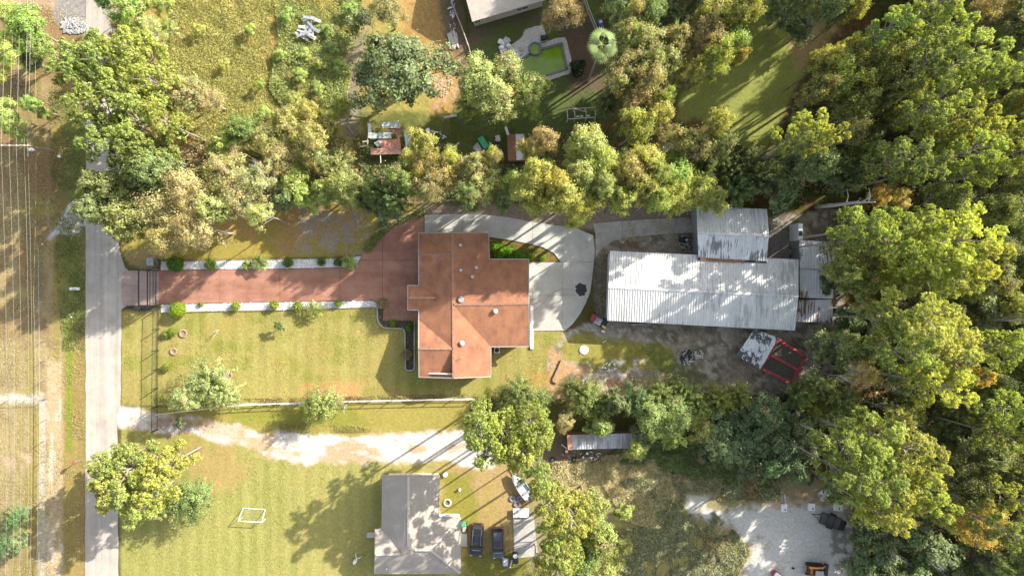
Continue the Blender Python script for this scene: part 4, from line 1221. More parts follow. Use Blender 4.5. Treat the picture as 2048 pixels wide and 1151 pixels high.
def crown(kind, seed, nl=1.0):
    """returns crown mesh + limb polylines; z=0 at ground, nominal sizes in KIND"""
    rng = np.random.RandomState(seed)
    R0, H0, B0 = KIND[kind][:3]
    D = H0 - B0
    C_, N_, T_, Y_, S_ = [], [], [], [], []
    limbs = []
    zc = B0 + D * 0.5
    if kind in ('pine', 'shortpine'):
        nlobe = 19
        for i in range(nlobe):
            zf = 0.10 + 0.85 * (i + rng.rand() * .6) / nlobe
            prof = math.sqrt(max(0.05, 1 - ((zf - 0.42) / 0.62) ** 2))
            a = i * 2.399 + rng.rand() * .9
            rad = R0 * prof * rng.uniform(0.45, 0.9)
            lc = np.array([math.cos(a) * rad, math.sin(a) * rad, B0 + D * zf])
            lr = R0 * rng.uniform(0.22, 0.36)
            limbs.append((lc, 0.09, B0 + D * zf * 0.8 - rng.uniform(.5, 1.6)))
            ntuft = int(30 * nl)
            d = rand_dir(ntuft, rng); d[:, 2] = np.abs(d[:, 2]) * 0.9 - 0.15
            tc = lc + d * lr * rng.uniform(.55, 1.1, (ntuft, 1)) * np.array([1, 1, .62])
            lt = rng.rand(); ld = rng.rand()
            for q in tc:
                nb_ = 22
                dd = rand_dir(nb_, rng); dd[:, 2] = np.abs(dd[:, 2]) * .8 + .05
                dd /= np.linalg.norm(dd, axis=1, keepdims=True)
                C_.append(q + dd * rng.uniform(.15, .42, (nb_, 1)))
                # blades lie along dd: facing is perpendicular
                pr = np.cross(dd, rand_dir(nb_, rng)); N_.append(pr * .55 + dd * .5)
                T_.append(np.clip(rng.normal(.5 + .2 * (lt - .5), .2, nb_) + (rng.rand() - .5) * .35, 0, 1))
                Y_.append(np.clip(np.full(nb_, ld * .5 + rng.rand() * .5), 0.001, 1)); S_.append(np.full(nb_, .4))
        asp = .42
    elif kind in ('broad', 'tallbroad', 'dry', 'under', 'oak', 'sapling'):
        kn = 'broad' if kind == 'tallbroad' else kind
        nlobe = {'broad': 31, 'dry': 30, 'under': 14, 'oak': 48, 'sapling': 9}[kn]
        nspr = {'broad': 17, 'dry': 14, 'under': 17, 'oak': 15, 'sapling': 10}[kn]
        per = {'broad': 18, 'dry': 14, 'under': 20, 'oak': 18, 'sapling': 14}[kn]
        ph1, ph2 = rng.rand(2) * 6.28
        for i in range(nlobe):
            a = i * 2.399 + rng.rand() * .8
            rf_ = math.sqrt((i + .5) / nlobe)
            wob = 1 + .2 * math.sin(2 * a + ph1) + .15 * math.sin(3 * a + ph2)
            rad = R0 * rf_ * rng.uniform(.7, 1.0) * .84 * wob
            zt = math.sqrt(max(0, 1 - (rf_ * .93) ** 2))
            zz = B0 + D * (.22 + .66 * zt) * rng.uniform(.76, 1.08)
            lc = np.array([math.cos(a) * rad, math.sin(a) * rad, zz])
            lr = R0 * (rng.uniform(.16, .33) if kind != 'oak' else rng.uniform(.14, .22))
            limbs.append((lc, .07, B0 + (zz - B0) * .25))
            lt = rng.rand(); ld = rng.rand()
            outw = np.array([math.cos(a), math.sin(a), .9]) * .35
            for k in range(int(nspr * nl)):
                d = rand_dir(1, rng)[0] + outw
                if d[2] < -.1 and rng.rand() < .8: d[2] = -d[2]
                d = d / np.linalg.norm(d)
                n = max(3, int(per * rng.uniform(.6, 1.5)))
                ln_ = lr * rng.uniform(.6, 1.5)
                t_ = rng.uniform(.3, 1.0, (n, 1))
                q = lc + d * t_ * ln_ + rng.normal(0, 1, (n, 3)) * np.array([.17, .17, .1]) * (.5 + lr)
                C_.append(q)
                N_.append(d * .9 + rand_dir(n, rng) * .55 + np.array([0, 0, .3]))
                st_ = rng.rand()
                T_.append(np.clip(.5 + (lt - .5) * .4 + (st_ - .5) * .6 + rng.normal(0, .15, n), 0, 1))
                Y_.append(np.clip(np.full(n, ld * .5 + rng.rand() * .5), 0.001, 1))
                S_.append(np.full(n, {'broad': .36, 'dry': .3, 'under': .37, 'oak': .37, 'sapling': .25}[kn]))
        asp = .62
    elif kind == 'feather':
        ns = int(120 * nl)
        for i in range(ns):
            a = rng.rand() * 6.283; el = rng.uniform(-.1, 1.4)
            L_ = R0 * rng.uniform(.75, 1.12) * (1 - .1 * el)
            base = np.array([0, 0, B0 + D * .3])
            n = 80
            t_ = np.sort(rng.uniform(.25, 1, n))
            dx = math.cos(a) * math.cos(el); dy = math.sin(a) * math.cos(el); dz = math.sin(el) * D * .62 / R0 + .1
            q = base + np.stack([dx * t_ * L_, dy * t_ * L_, dz * t_ * L_ - .22 * (t_ ** 2) * L_ * .4], 1)
            q += rng.normal(0, .16, (n, 3))
            if i % 5 == 0: limbs.append((q[int(n * .8)], .05, B0 * .6))
            C_.append(q); N_.append(rand_dir(n, rng) * .7 + np.array([dx, dy, .5]))
            lt = rng.rand()
            T_.append(np.clip(.5 + (lt - .5) * .6 + rng.normal(0, .16, n), 0, 1)); Y_.append(np.clip(np.full(n, rng.rand()), .001, 1)); S_.append(np.full(n, .3))
        asp = .36
    cc = np.concatenate(C_); nn = np.concatenate(N_); tt = np.concatenate(T_); yy = np.concatenate(Y_); ss = np.concatenate(S_)
    vs, f = leaf_quads(cc, nn, ss, asp, rng)
    return np_mesh(kind + '_crown', vs, f, [M['leaf']], {'tint': np.repeat(tt, 4), 'dry': np.repeat(yy, 4)}), limbs


def limb_mesh(kind, limbs, seed):
    rng = random.Random(seed)
    R0, H0, B0, tr0 = KIND[kind][:4]
    mb = MB()
    top = B0 + (H0 - B0) * .8
    lean = (rng.uniform(-.5, .5), rng.uniform(-.5, .5))
    mb.tube([(0, 0, -.2), (0, 0, B0 * .4), (lean[0] * .5, lean[1] * .5, B0 * .9), (lean[0], lean[1], top)], [tr0 * 1.25, tr0, tr0 * .8, tr0 * .25], 8)
    for lc, r_, zb in limbs:
        k = min(1, max(0, (zb - B0 * .4) / (top - B0 * .4)))
        s = Vector((lean[0] * k, lean[1] * k, zb)); e = Vector(lc)
        mid = s.lerp(e, .55) + Vector((rng.uniform(-.3, .3), rng.uniform(-.3, .3), rng.uniform(-.1, .5)))
        q = tr0 * .38
        mb.tube([s, mid, e], [q, q * .6, q * .2], 5, False)
        for _ in range(3 if kind in ('dry', 'pine', 'broad') else 1):
            w_ = mid.lerp(e, rng.uniform(.2, .9)); R_ = R0 * .3
            e2 = w_ + Vector((rng.uniform(-1, 1) * R_, rng.uniform(-1, 1) * R_, rng.uniform(0, .8) * R_))
            mb.tube([w_, w_.lerp(e2, .5) + Vector((0, 0, .15)), e2], [q * .35, q * .25, q * .08], 4, False)
    me = bpy.data.meshes.new(kind + '_trunk')
    me.from_pydata(mb.v, [], mb.f)
    me.materials.append(M['palebark'] if kind in ('dry', 'sapling') else M['bark'])
    me.polygons.foreach_set('use_smooth', [True] * len(me.polygons))
    me.update()
    return me


#        R0   H0   B0   trunk
KIND = {'pine': (5.5, 26, 13.5, .34), 'shortpine': (5.5, 15, 5.0, .3), 'broad': (5.0, 15, 4.5, .26), 'tallbroad': (5.0, 19.5, 10.5, .3), 'dry': (5.0, 14.5, 4.5, .24), 'oak': (6.0, 13, 3.0, .34),
        'feather': (4.2, 9.0, 1.6, .16), 'under': (3.0, 8.0, 1.2, .12), 'sapling': (1.5, 3.2, .8, .05), 'bare': (4.0, 10, 3.0, .2)}
VAR = {'pine': 6, 'shortpine': 4, 'broad': 6, 'tallbroad': 4, 'dry': 4, 'oak': 3, 'feather': 4, 'under': 5, 'sapling': 3}
LIB = {}
for kd, nv in VAR.items():
    LIB[kd] = []
    for i in range(nv):
        cm, lb = crown(kd, 100 + i * 17 + len(kd))
        LIB[kd].append((cm, limb_mesh(kd, lb, i)))


def bare_mesh(seed):
    rng = random.Random(seed); mb = MB()
    def grow(p, d, L_, r_, lv):
        q = [p]; dd = d.copy()
        for k in range(3):
            dd = (dd + Vector((rng.uniform(-.3, .3), rng.uniform(-.3, .3), rng.uniform(-.05, .25)))).normalized()
            q.append(q[-1] + dd * L_ / 3)
        mb.tube(q, [r_, r_ * .85, r_ * .7, r_ * .5], 5 if lv < 2 else 3, False)
        if lv >= 4: return
        for k in range(4 if lv < 3 else 3):
            s = q[rng.choice((1, 2, 3))]
            nd_ = (dd + Vector((rng.uniform(-1.1, 1.1), rng.uniform(-1.1, 1.1), rng.uniform(-.3, .5)))).normalized()
            grow(s, nd_, L_ * rng.uniform(.55, .75), r_ * .5, lv + 1)
    grow(Vector((0, 0, -.1)), Vector((0, 0, 1)), 4.5, .2, 0)
    me = bpy.data.meshes.new('bare_trunk'); me.from_pydata(mb.v, [], mb.f); me.materials.append(M['snag']); me.update()
    return me


BARE = [bare_mesh(4), bare_mesh(9)]

# foliage base colours (linear)
FC = {
    'pine': [(0.25, 0.30, 0.09), (0.22, 0.27, 0.09), (0.28, 0.315, 0.09)],
    'broad': [(0.27, 0.30, 0.08), (0.30, 0.31, 0.08), (0.23, 0.28, 0.07)],
    'dry': [(0.31, 0.29, 0.12), (0.28, 0.29, 0.12), (0.33, 0.30, 0.14)],
    'oak': [(0.16, 0.19, 0.055), (0.19, 0.21, 0.06)],
    'feather': [(0.17, 0.22, 0.07), (0.21, 0.25, 0.08)],
    'under': [(0.12, 0.16, 0.065), (0.14, 0.17, 0.07), (0.16, 0.19, 0.065)],
    'sapling': [(0.18, 0.23, 0.06)],
}
TREES = []      # (px, py, root)
trng = random.Random(77)
NAME = {'pine': 'pine_tree', 'shortpine': 'pine_tree', 'broad': 'leafy_tree', 'tallbroad': 'leafy_tree', 'dry': 'thinning_tree', 'oak': 'oak_tree', 'feather': 'feathery_tree', 'under': 'understory_tree', 'sapling': 'young_tree', 'bare': 'bare_tree'}


def tree(x, y, rpx, kind, colr=None, dry=None, h=None, label=None, group=None, bright=1.0):
    R0, H0, B0 = KIND[kind][:3]
    s = 1.0
    for _ in range(3):
        hz = (h or H0 * min(1.25, max(.55, s ** .75)))
        hm = (B0 / H0 * hz + hz) / 2
        s = rpx / PXM * (1 - hm / CAM_H) / R0
    sz = hz / H0
    p = P(x, y, hm)
    root = bpy.data.objects.new(NAME[kind], None); C.objects.link(root)
    root.empty_display_size = .5
    root.location = (p.x, p.y, 0)
    rz = trng.uniform(0, 6.28)
    cm, tm = LIB[kind][trng.randrange(len(LIB[kind]))]
    c = bpy.data.objects.new('crown', cm); t_ = bpy.data.objects.new('trunk', tm)
    c0_ = colr or trng.choice(FC[kind])
    j = bright * trng.uniform(1.3, 1.6); c0_ = (c0_[0], c0_[1], min(max(c0_[2], .085), .46 * c0_[1]))
    dj = dry if dry is not None else {'pine': .02, 'shortpine': .02, 'broad': .14, 'tallbroad': .14, 'dry': .5, 'oak': .04, 'feather': .03, 'under': .05, 'sapling': .05}[kind] * trng.uniform(.4, 1.8)
    dj *= .75
    for o in (c, t_):
        C.objects.link(o); o.parent = root
        o.scale = (s, s, sz); o.rotation_euler = (0, 0, rz)
    c.color = (c0_[0] * j, c0_[1] * j * trng.uniform(.96, 1.04), c0_[2] * j, dj)
    if label: root['label'] = label
    if group: root['group'] = group
    root['category'] = 'pine tree' if 'pine' in kind else 'tree'
    TREES.append((x, y, root, kind, rpx, label is None, (c0_[0] > c0_[1]), dj))
    return root


# x, y (crown centre in the photograph), radius px, kind, optional colour, dry share
YG = (0.26, 0.31, 0.09); YL = (0.295, 0.31, 0.09); PG = (0.29, 0.33, 0.13); GG = (0.15, 0.19, 0.10); BRG = (0.22, 0.30, 0.04)
T_LIST = [
    # left strip
    (62, 55, 44, 'broad', BRG), (22, 30, 30, 'broad', YG), (30, 102, 34, 'broad', (0.30, .36, .03)), (84, 95, 30, 'broad', BRG), (72, 130, 26, 'under'), (18, 232, 34, 'broad', YG), (38, 260, 22, 'broad', YG),
    (68, 212, 22, 'broad', BRG), (92, 225, 18, 'under', YG), (28, 1035, 32, 'feather', (0.13, .2, .05)), (8, 1090, 34, 'feather', (0.12, .18, .05)), (40, 1085, 20, 'under'), (-10, 150, 30, 'broad'),
    # pines by the road
    (205, 125, 62, 'pine'), (270, 105, 52, 'pine'), (165, 150, 40, 'pine'), (235, 190, 60, 'pine'), (305, 165, 44, 'pine'), (210, 225, 52, 'pine'), (285, 245, 62, 'pine'), (335, 245, 36, 'pine', YL), (215, 290, 40, 'pine'), (295, 300, 46, 'pine'),
    (262, 15, 44, 'broad', BRG), (215, 5, 22, 'broad', (0.14, .22, .04)), (322, 8, 30, 'broad', YG), (248, 60, 30, 'dry', None, .7), (300, 62, 34, 'dry', PG, .4), (335, 55, 22, 'feather', PG),
    (330, 175, 34, 'dry', (0.3, .26, .1), .4), (378, 195, 44, 'broad', (0.24, .25, .11), .45), (420, 200, 34, 'dry', (0.3, .27, .17), .8), (350, 165, 22, 'under'),
    (480, 262, 50, 'feather', (0.19, .26, .08)), (445, 288, 26, 'under', YG), (540, 285, 38, 'broad', (0.22, .23, .07), .2), (575, 255, 40, 'broad', (0.26, .25, .05)), (560, 320, 42, 'dry', None, .4),
    (245, 385, 62, 'oak'), (320, 345, 56, 'oak', (0.17, .21, .06)), (210, 425, 38, 'oak'), (270, 440, 52, 'oak', (0.22, .23, .08)), (330, 420, 54, 'dry', (0.27, .26, .12), .35), (385, 385, 52, 'dry', None, .5), (400, 455, 50, 'dry', (0.28, .26, .13), .5),
    (345, 485, 40, 'dry', (0.27, .25, .1), .4), (455, 345, 46, 'dry', None, .5), (480, 400, 50, 'dry', (0.25, .26, .12), .5), (520, 360, 40, 'dry', (0.26, .28, .13), .35), (440, 420, 34, 'broad', PG), (215, 375, 34, 'oak'), (525, 430, 28, 'dry', PG, .3), (480, 320, 26, 'dry', None, .8),
    (620, 232, 34, 'broad', (0.3, .27, .06), .25), (686, 214, 22, 'broad', YL), (655, 240, 26, 'broad', YL, .3), (625, 285, 46, 'broad', (0.27, .25, .06), .2), (590, 360, 34, 'under', YG), (672, 330, 46, 'feather', PG), (640, 318, 30, 'dry', PG, .5),
    (650, 385, 34, 'under', YG), (690, 375, 40, 'broad', (0.24, .27, .05)), (610, 395, 30, 'under', YG), (570, 395, 30, 'under'), (700, 392, 22, 'under', YG),
    (756, 380, 40, 'feather', (0.17, .22, .08)), (790, 395, 48, 'feather', (0.15, .21, .07)), (770, 420, 36, 'under'), (805, 360, 34, 'broad', (0.2, .26, .07)), (735, 400, 26, 'under'),
    (798, 146, 100, 'oak', (0.15, .185, .06), .02), (775, 25, 40, 'dry', (0.2, .2, .12), .2), (720, 40, 28, 'sapling', GG),
    (845, 290, 34, 'broad', YL, .35), (850, 330, 46, 'dry', (0.3, .27, .08), .5), (885, 355, 44, 'dry', (0.3, .26, .08), .55), (860, 380, 40, 'dry', (0.27, .26, .12), .55), (905, 320, 26, 'dry', YL, .3), (825, 325, 30, 'broad', YL, .2),
    (945, 335, 34, 'broad', (0.26, .27, .12), .35), (965, 375, 44, 'broad', PG, .3), (985, 315, 24, 'dry', YL, .4), (940, 395, 34, 'broad', (0.18, .23, .09)),
    (960, 165, 52, 'broad', PG, .35), (1015, 150, 44, 'broad', (0.24, .28, .12), .3), (1055, 185, 44, 'broad', (0.26, .3, .1), .15), (995, 200, 50, 'broad', PG, .3), (935, 205, 34, 'feather', PG), (1060, 220, 26, 'broad', BRG),
    (1030, 372, 46, 'broad', YG, .08), (1075, 350, 40, 'broad', YL, .1), (1065, 395, 46, 'broad', (0.3, .31, .05)), (1085, 285, 34, 'dry', (0.3, .25, .15), .8), (1055, 300, 24, 'broad', YL, .5), (1010, 400, 30, 'broad', (0.17, .22, .07)), (1110, 370, 40, 'broad', (0.33, .31, .05), .15),
    (1172, 290, 48, 'broad', (0.26, .3, .11), .2), (1200, 330, 46, 'broad', (0.27, .3, .09), .15), (1160, 350, 46, 'broad', PG, .2), (1125, 400, 44, 'broad', YL, .15), (1165, 410, 40, 'broad', (0.32, .31, .06), .2), (1205, 375, 34, 'broad', PG, .3), (1150, 440, 24, 'broad', YL, .1),
    (1130, 18, 44, 'dry', (0.32, .27, .19), .9), (1150, 30, 24, 'dry', (0.3, .26, .17), .8), (1100, 45, 24, 'dry', (0.32, .27, .17), .9),
    (1240, 15, 40, 'broad', (0.18, .23, .1), .15), (1290, 30, 40, 'broad', (0.17, .22, .1), .1), (1260, 45, 30, 'dry', None, .6), (1225, 32, 20, 'under'), (1330, 20, 36, 'under', (0.12, .16, .08)),
    (1256, 78, 36, 'broad', (0.26, .29, .12), .25), (1290, 95, 46, 'broad', (0.27, .28, .13), .4), (1250, 130, 46, 'broad', (0.27, .29, .13), .3), (1310, 130, 42, 'broad', (0.26, .3, .12), .15), (1238, 172, 36, 'broad', (0.25, .27, .15), .5), (1290, 170, 42, 'dry', (0.3, .28, .15), .5), (1215, 205, 32, 'feather', (0.17, .22, .1)),
    (1275, 215, 46, 'dry', (0.32, .27, .13), .65), (1310, 230, 36, 'broad', (0.3, .29, .1), .3), (1270, 255, 38, 'broad', (0.27, .3, .08), .1), (1320, 205, 26, 'broad', YG), (1345, 90, 34, 'broad', (0.24, .25, .11), .4),
    (1380, 152, 32, 'broad', YL, .3), (1410, 85, 42, 'dry', (0.3, .26, .13), .6), (1430, 40, 44, 'broad', (0.29, .29, .09), .3), (1475, 30, 38, 'broad', (0.26, .28, .08), .2), (1450, 90, 40, 'broad', BRG), (1425, 125, 34, 'broad', (0.26, .29, .07)), (1470, 122, 18, 'broad', YL, .5), (1400, 15, 30, 'under'), (1365, 55, 30, 'under'),
    (1255, 345, 40, 'dry', (0.3, .27, .1), .5), (1290, 320, 38, 'broad', YL, .35), (1280, 375, 44, 'broad', (0.29, .28, .08), .3), (1305, 400, 34, 'broad', YG, .1), (1350, 350, 48, 'broad', BRG), (1385, 375, 48, 'broad', (0.3, .33, .05)), (1345, 400, 42, 'broad', (0.29, .32, .05)), (1240, 400, 34, 'dry', None, .4), (1310, 350, 30, 'broad', (0.24, .28, .06)),
    (1365, 285, 40, 'broad', (0.25, .26, .1), .35), (1400, 300, 42, 'dry', (0.28, .27, .13), .4), (1430, 250, 28, 'broad', YL, .3), (1440, 290, 36, 'broad', (0.2, .23, .1), .2), (1410, 335, 34, 'feather', GG), (1455, 340, 44, 'feather', GG), (1420, 400, 36, 'broad', (0.24, .27, .06)), (1490, 310, 40, 'feather', GG), (1480, 375, 48, 'feather', (0.13, .18, .1)), (1530, 350, 44, 'feather', (0.13, .17, .1)), (1560, 385, 40, 'under', GG),
    # woods: prominent pines
    (1850, 25, 50, 'pine'), (1880, 65, 44, 'pine'), (1770, 60, 32, 'pine', (0.2, .26, .06)), (1860, 118, 50, 'pine'), (1920, 125, 50, 'pine'), (1965, 160, 42, 'pine'), (2000, 150, 30, 'pine'),
    (1860, 215, 50, 'pine', YG), (1905, 240, 48, 'pine', YL), (1940, 255, 30, 'pine', YL), (1930, 305, 46, 'pine', YG), (1990, 280, 46, 'pine', (0.31, .35, .05)), (1960, 345, 34, 'pine', YG), (2040, 300, 36, 'pine'),
    (1790, 320, 46, 'pine', (0.2, .25, .06)), (1830, 340, 36, 'pine', (0.2, .25, .07)),
    (1605, 265, 42, 'pine', (0.28, .32, .06)), (1585, 285, 26, 'pine', (0.2, .24, .06)), (1640, 280, 28, 'pine', (0.28, .3, .05)),
    (1900, 480, 70, 'pine', (0.33, .37, .04)), (1855, 520, 62, 'pine', (0.3, .35, .05)), (1930, 520, 50, 'pine', (0.35, .37, .04)), (1835, 450, 38, 'pine'), (1880, 560, 46, 'pine'), (1720, 455, 44, 'pine', (0.25, .3, .05)), (1765, 470, 50, 'pine', (0.26, .31, .05)), (1695, 480, 36, 'pine', (0.22, .27, .06)),
    (1820, 630, 60, 'pine', YL), (1870, 665, 66, 'pine', YL), (1805, 700, 50, 'pine', (0.24, .3, .06)), (1900, 720, 54, 'pine', YL), (1925, 745, 30, 'pine', (0.38, .31, .04)), (1870, 770, 46, 'pine', (0.32, .35, .04)), (1780, 640, 34, 'pine'),
    (1740, 880, 60, 'pine', YG), (1800, 890, 60, 'pine', YL), (1690, 890, 48, 'pine', (0.24, .3, .06)), (1730, 950, 52, 'pine'), (1770, 990, 60, 'pine', (0.32, .34, .04)), (1835, 930, 40, 'pine', YL), (1850, 990, 34, 'pine', (0.28, .35, .04)), (1760, 1025, 34, 'pine', YL), (1680, 940, 34, 'pine', (0.22, .27, .06)),
    (1925, 1045, 40, 'dry', (0.4, .31, .09), .2), (1885, 1035, 26, 'dry', YL, .3), (1960, 1020, 32, 'dry', (0.36, .3, .1), .3), (2030, 820, 46, 'pine', YG), (1995, 870, 34, 'pine', (0.24, .28, .06)), (2035, 700, 46, 'pine', YG), (1990, 690, 34, 'pine', (0.24, .29, .05)), (2040, 1000, 40, 'pine', (0.27, .3, .05)), (2005, 1060, 40, 'pine', (0.22, .26, .05)),
    (1690, 800, 46, 'feather', (0.22, .27, .09)), (1640, 770, 40, 'feather', (0.22, .26, .1)), (1665, 840, 34, 'feather', PG), (1600, 790, 34, 'feather', (0.17, .22, .08)),
    # woods: leafy trees
    (1690, 125, 44, 'broad', (0.26, .27, .08), .2), (1660, 165, 40, 'broad', YG, .2), (1720, 175, 48, 'broad', (0.27, .28, .08), .25), (1640, 130, 30, 'broad', YL), (1755, 135, 44, 'broad', (0.25, .27, .08), .2), (1700, 220, 42, 'broad', (0.24, .26, .09), .3), (1620, 190, 32, 'broad', (0.24, .24, .07), .3), (1690, 100, 20, 'broad', YL), (1765, 190, 40, 'oak', (0.2, .22, .07)),
    (1960, 30, 40, 'dry', (0.24, .22, .13), .4), (2010, 50, 42, 'broad', (0.18, .21, .09)), (2030, 100, 36, 'broad', (0.16, .2, .08)), (1650, 20, 40, 'broad', (0.16, .2, .09), .1), (1600, 60, 30, 'under', (0.14, .18, .08)), (1700, 20, 30, 'broad', YL, .2), (1560, 30, 34, 'under', (0.13, .17, .09)), (1590, 15, 30, 'broad', GG),
    (2020, 210, 30, 'broad', (0.2, .23, .07)), (1995, 225, 18, 'broad', (0.4, .33, .03)), (2030, 450, 44, 'broad', (0.19, .23, .07)), (1985, 420, 40, 'broad', (0.19, .22, .08), .2), (2025, 380, 36, 'broad', (0.2, .23, .07)), (1990, 500, 34, 'broad', (0.17, .2, .08)), (1980, 560, 36, 'broad', (0.2, .22, .09), .2), (2030, 560, 36, 'under'),
    (1752, 392, 30, 'broad', (0.38, .28, .05), .2), (1790, 400, 30, 'broad', (0.34, .3, .04)), (1700, 440, 30, 'under', (0.16, .19, .08)), (1680, 540, 40, 'broad', (0.24, .28, .07), .1), (1715, 570, 36, 'broad', (0.22, .26, .08)), (1660, 330, 36, 'feather', GG), (1700, 350, 44, 'feather', (0.15, .19, .11)), (1690, 270, 34, 'dry', (0.2, .2, .14), .3), (1740, 260, 34, 'under', (0.15, .19, .07)),
    (1620, 330, 40, 'broad', (0.17, .21, .1)), (1580, 330, 30, 'under', GG), (1740, 310, 34, 'broad', (0.19, .24, .06)), (1885, 400, 34, 'broad', (0.17, .2, .06)), (1840, 400, 30, 'under'), (1930, 410, 30, 'under'),
    (1640, 690, 34, 'under'), (1700, 640, 34, 'under', (0.12, .16, .08)), (1730, 690, 40, 'broad', (0.2, .23, .08), .2), (1690, 720, 34, 'under'), (1720, 745, 30, 'dry', (0.3, .26, .12), .4), (1665, 560, 30, 'under'), (1725, 615, 24, 'broad', (0.3, .3, .12)),
    (1960, 620, 44, 'under'), (1950, 820, 44, 'broad', (0.17, .2, .08)), (1900, 850, 44, 'under'), (1960, 900, 46, 'broad', (0.17, .2, .08), .1), (1900, 930, 40, 'broad', (0.19, .21, .08), .2), (1880, 880, 30, 'under'), (1930, 970, 40, 'broad', (0.18, .2, .08), .15), (2010, 940, 36, 'broad', (0.2, .22, .07)),
    (1980, 770, 36, 'broad', (0.16, .19, .07)), (1815, 1060, 40, 'under', GG), (1870, 1100, 44, 'under', GG), (1960, 1110, 42, 'under', (0.13, .16, .1)), (1760, 1100, 44, 'under', (0.12, .16, .1)), (1720, 1130, 40, 'under', (0.12, .16, .1)), (2020, 1120, 40, 'broad', (0.18, .22, .07)), (1900, 1150, 40, 'under', GG), (1820, 1140, 36, 'under', (0.16, .22, .06)), (1725, 1060, 36, 'under'), (1770, 1140, 30, 'under'),
    # row behind the side fence, right half
    (1040, 785, 44, 'feather', (0.2, .24, .09)), (1080, 800, 32, 'feather', (0.19, .24, .08)), (1010, 800, 28, 'feather', (0.22, .25, .1)), (960, 845, 46, 'pine', YG), (1010, 860, 50, 'pine', (0.3, .34, .06)), (975, 890, 44, 'pine', YG), (1045, 890, 50, 'pine', (0.3, .33, .06)), (1075, 860, 40, 'pine', (0.26, .31, .07)), (1055, 920, 36, 'pine'), (1060, 835, 36, 'pine', (0.26, .3, .08)),
    (1170, 790, 48, 'feather', (0.2, .24, .08)), (1200, 815, 40, 'feather', (0.2, .24, .07)), (1140, 780, 30, 'feather', (0.22, .25, .1)), (1200, 850, 26, 'under', (0.2, .25, .06)), (1130, 843, 22, 'dry', (0.3, .28, .14), .5), (1230, 800, 28, 'under'),
    (1275, 800, 46, 'feather', (0.12, .17, .07)), (1325, 790, 46, 'feather', (0.2, .24, .07)), (1370, 785, 40, 'feather', (0.2, .25, .08)), (1310, 835, 46, 'broad', (0.2, .25, .06)), (1350, 830, 44, 'broad', (0.19, .24, .07)), (1290, 860, 34, 'under'), (1400, 810, 40, 'feather', (0.22, .27, .07)), (1440, 800, 42, 'feather', (0.26, .29, .08)), (1480, 790, 34, 'feather', (0.24, .28, .07)), (1395, 850, 34, 'broad', (0.28, .28, .05)), (1340, 870, 30, 'under', YG), (1275, 895, 24, 'broad', YG),
    (1430, 850, 42, 'under', (0.12, .16, .08)), (1480, 840, 44, 'under', (0.11, .15, .08)), (1530, 820, 42, 'broad', (0.12, .17, .08)), (1560, 840, 36, 'under', (0.12, .17, .07)), (1460, 900, 40, 'under', (0.13, .17, .08)), (1510, 880, 44, 'under', (0.11, .15, .08)), (1560, 890, 42, 'under', (0.11, .15, .07)), (1420, 890, 30, 'under', (0.15, .18, .09)), (1500, 930, 34, 'under', (0.12, .16, .07)), (1545, 930, 30, 'under', (0.12, .18, .07)), (1600, 850, 34, 'under'), (1610, 900, 34, 'under'), (1590, 940, 28, 'under'),
    # bottom centre
    (1100, 1000, 44, 'pine', YL), (1140, 1035, 50, 'pine', (0.32, .34, .06)), (1120, 1080, 46, 'pine', YG), (1085, 960, 26, 'pine', YG), (1175, 1010, 44, 'broad', (0.24, .27, .08)), (1190, 1060, 48, 'broad', (0.23, .27, .08)), (1160, 1110, 46, 'broad', (0.2, .25, .07)), (1215, 1115, 40, 'broad', (0.27, .28, .08), .2), (1110, 1130, 44, 'pine', YL), (1075, 1145, 34, 'dry', YL, .4), (1200, 1150, 40, 'broad', (0.24, .27, .08)), (1245, 1020, 20, 'under', (0.25, .3, .05)), (1245, 1090, 22, 'dry', YL, .3),
    # lower left pair
    (270, 935, 56, 'pine', YG), (310, 960, 54, 'pine', (0.32, .34, .06)), (230, 970, 48, 'pine', YL), (280, 1000, 48, 'pine', YG), (340, 925, 40, 'pine', (0.33, .34, .06)), (225, 925, 34, 'pine', YG), (370, 1005, 58, 'feather', (0.18, .24, .07)), (400, 985, 30, 'feather', (0.17, .23, .06)),
    # lawn
    (410, 765, 58, 'feather', (0.27, .31, .13)), (445, 790, 42, 'feather', (0.25, .29, .12)), (375, 795, 34, 'dry', (0.27, .3, .13), .3), (635, 812, 44, 'feather', (0.23, .26, .09)), (660, 800, 28, 'feather', (0.25, .27, .12)), (560, 650, 13, 'sapling'), (362, 845, 14, 'sapling', GG),
    (600, 150, 17, 'under', YG), (640, 180, 15, 'under', YG), (560, 110, 14, 'under', YG), (680, 130, 16, 'under', BRG), (655, 60, 15, 'under', BRG), (590, 200, 18, 'under', YL), (520, 170, 12, 'under', YG), (450, 130, 12, 'under', YL), (500, 60, 13, 'under', YG), (575, 30, 16, 'under', BRG), (610, 110, 14, 'under', YG), (700, 20, 16, 'under', BRG), (530, 225, 16, 'under', YG), (640, 130, 13, 'under', YL), (400, 60, 14, 'under', YL), (665, 95, 14, 'under', BRG),
]
FC['shortpine'] = FC['pine']; FC['tallbroad'] = FC['broad']
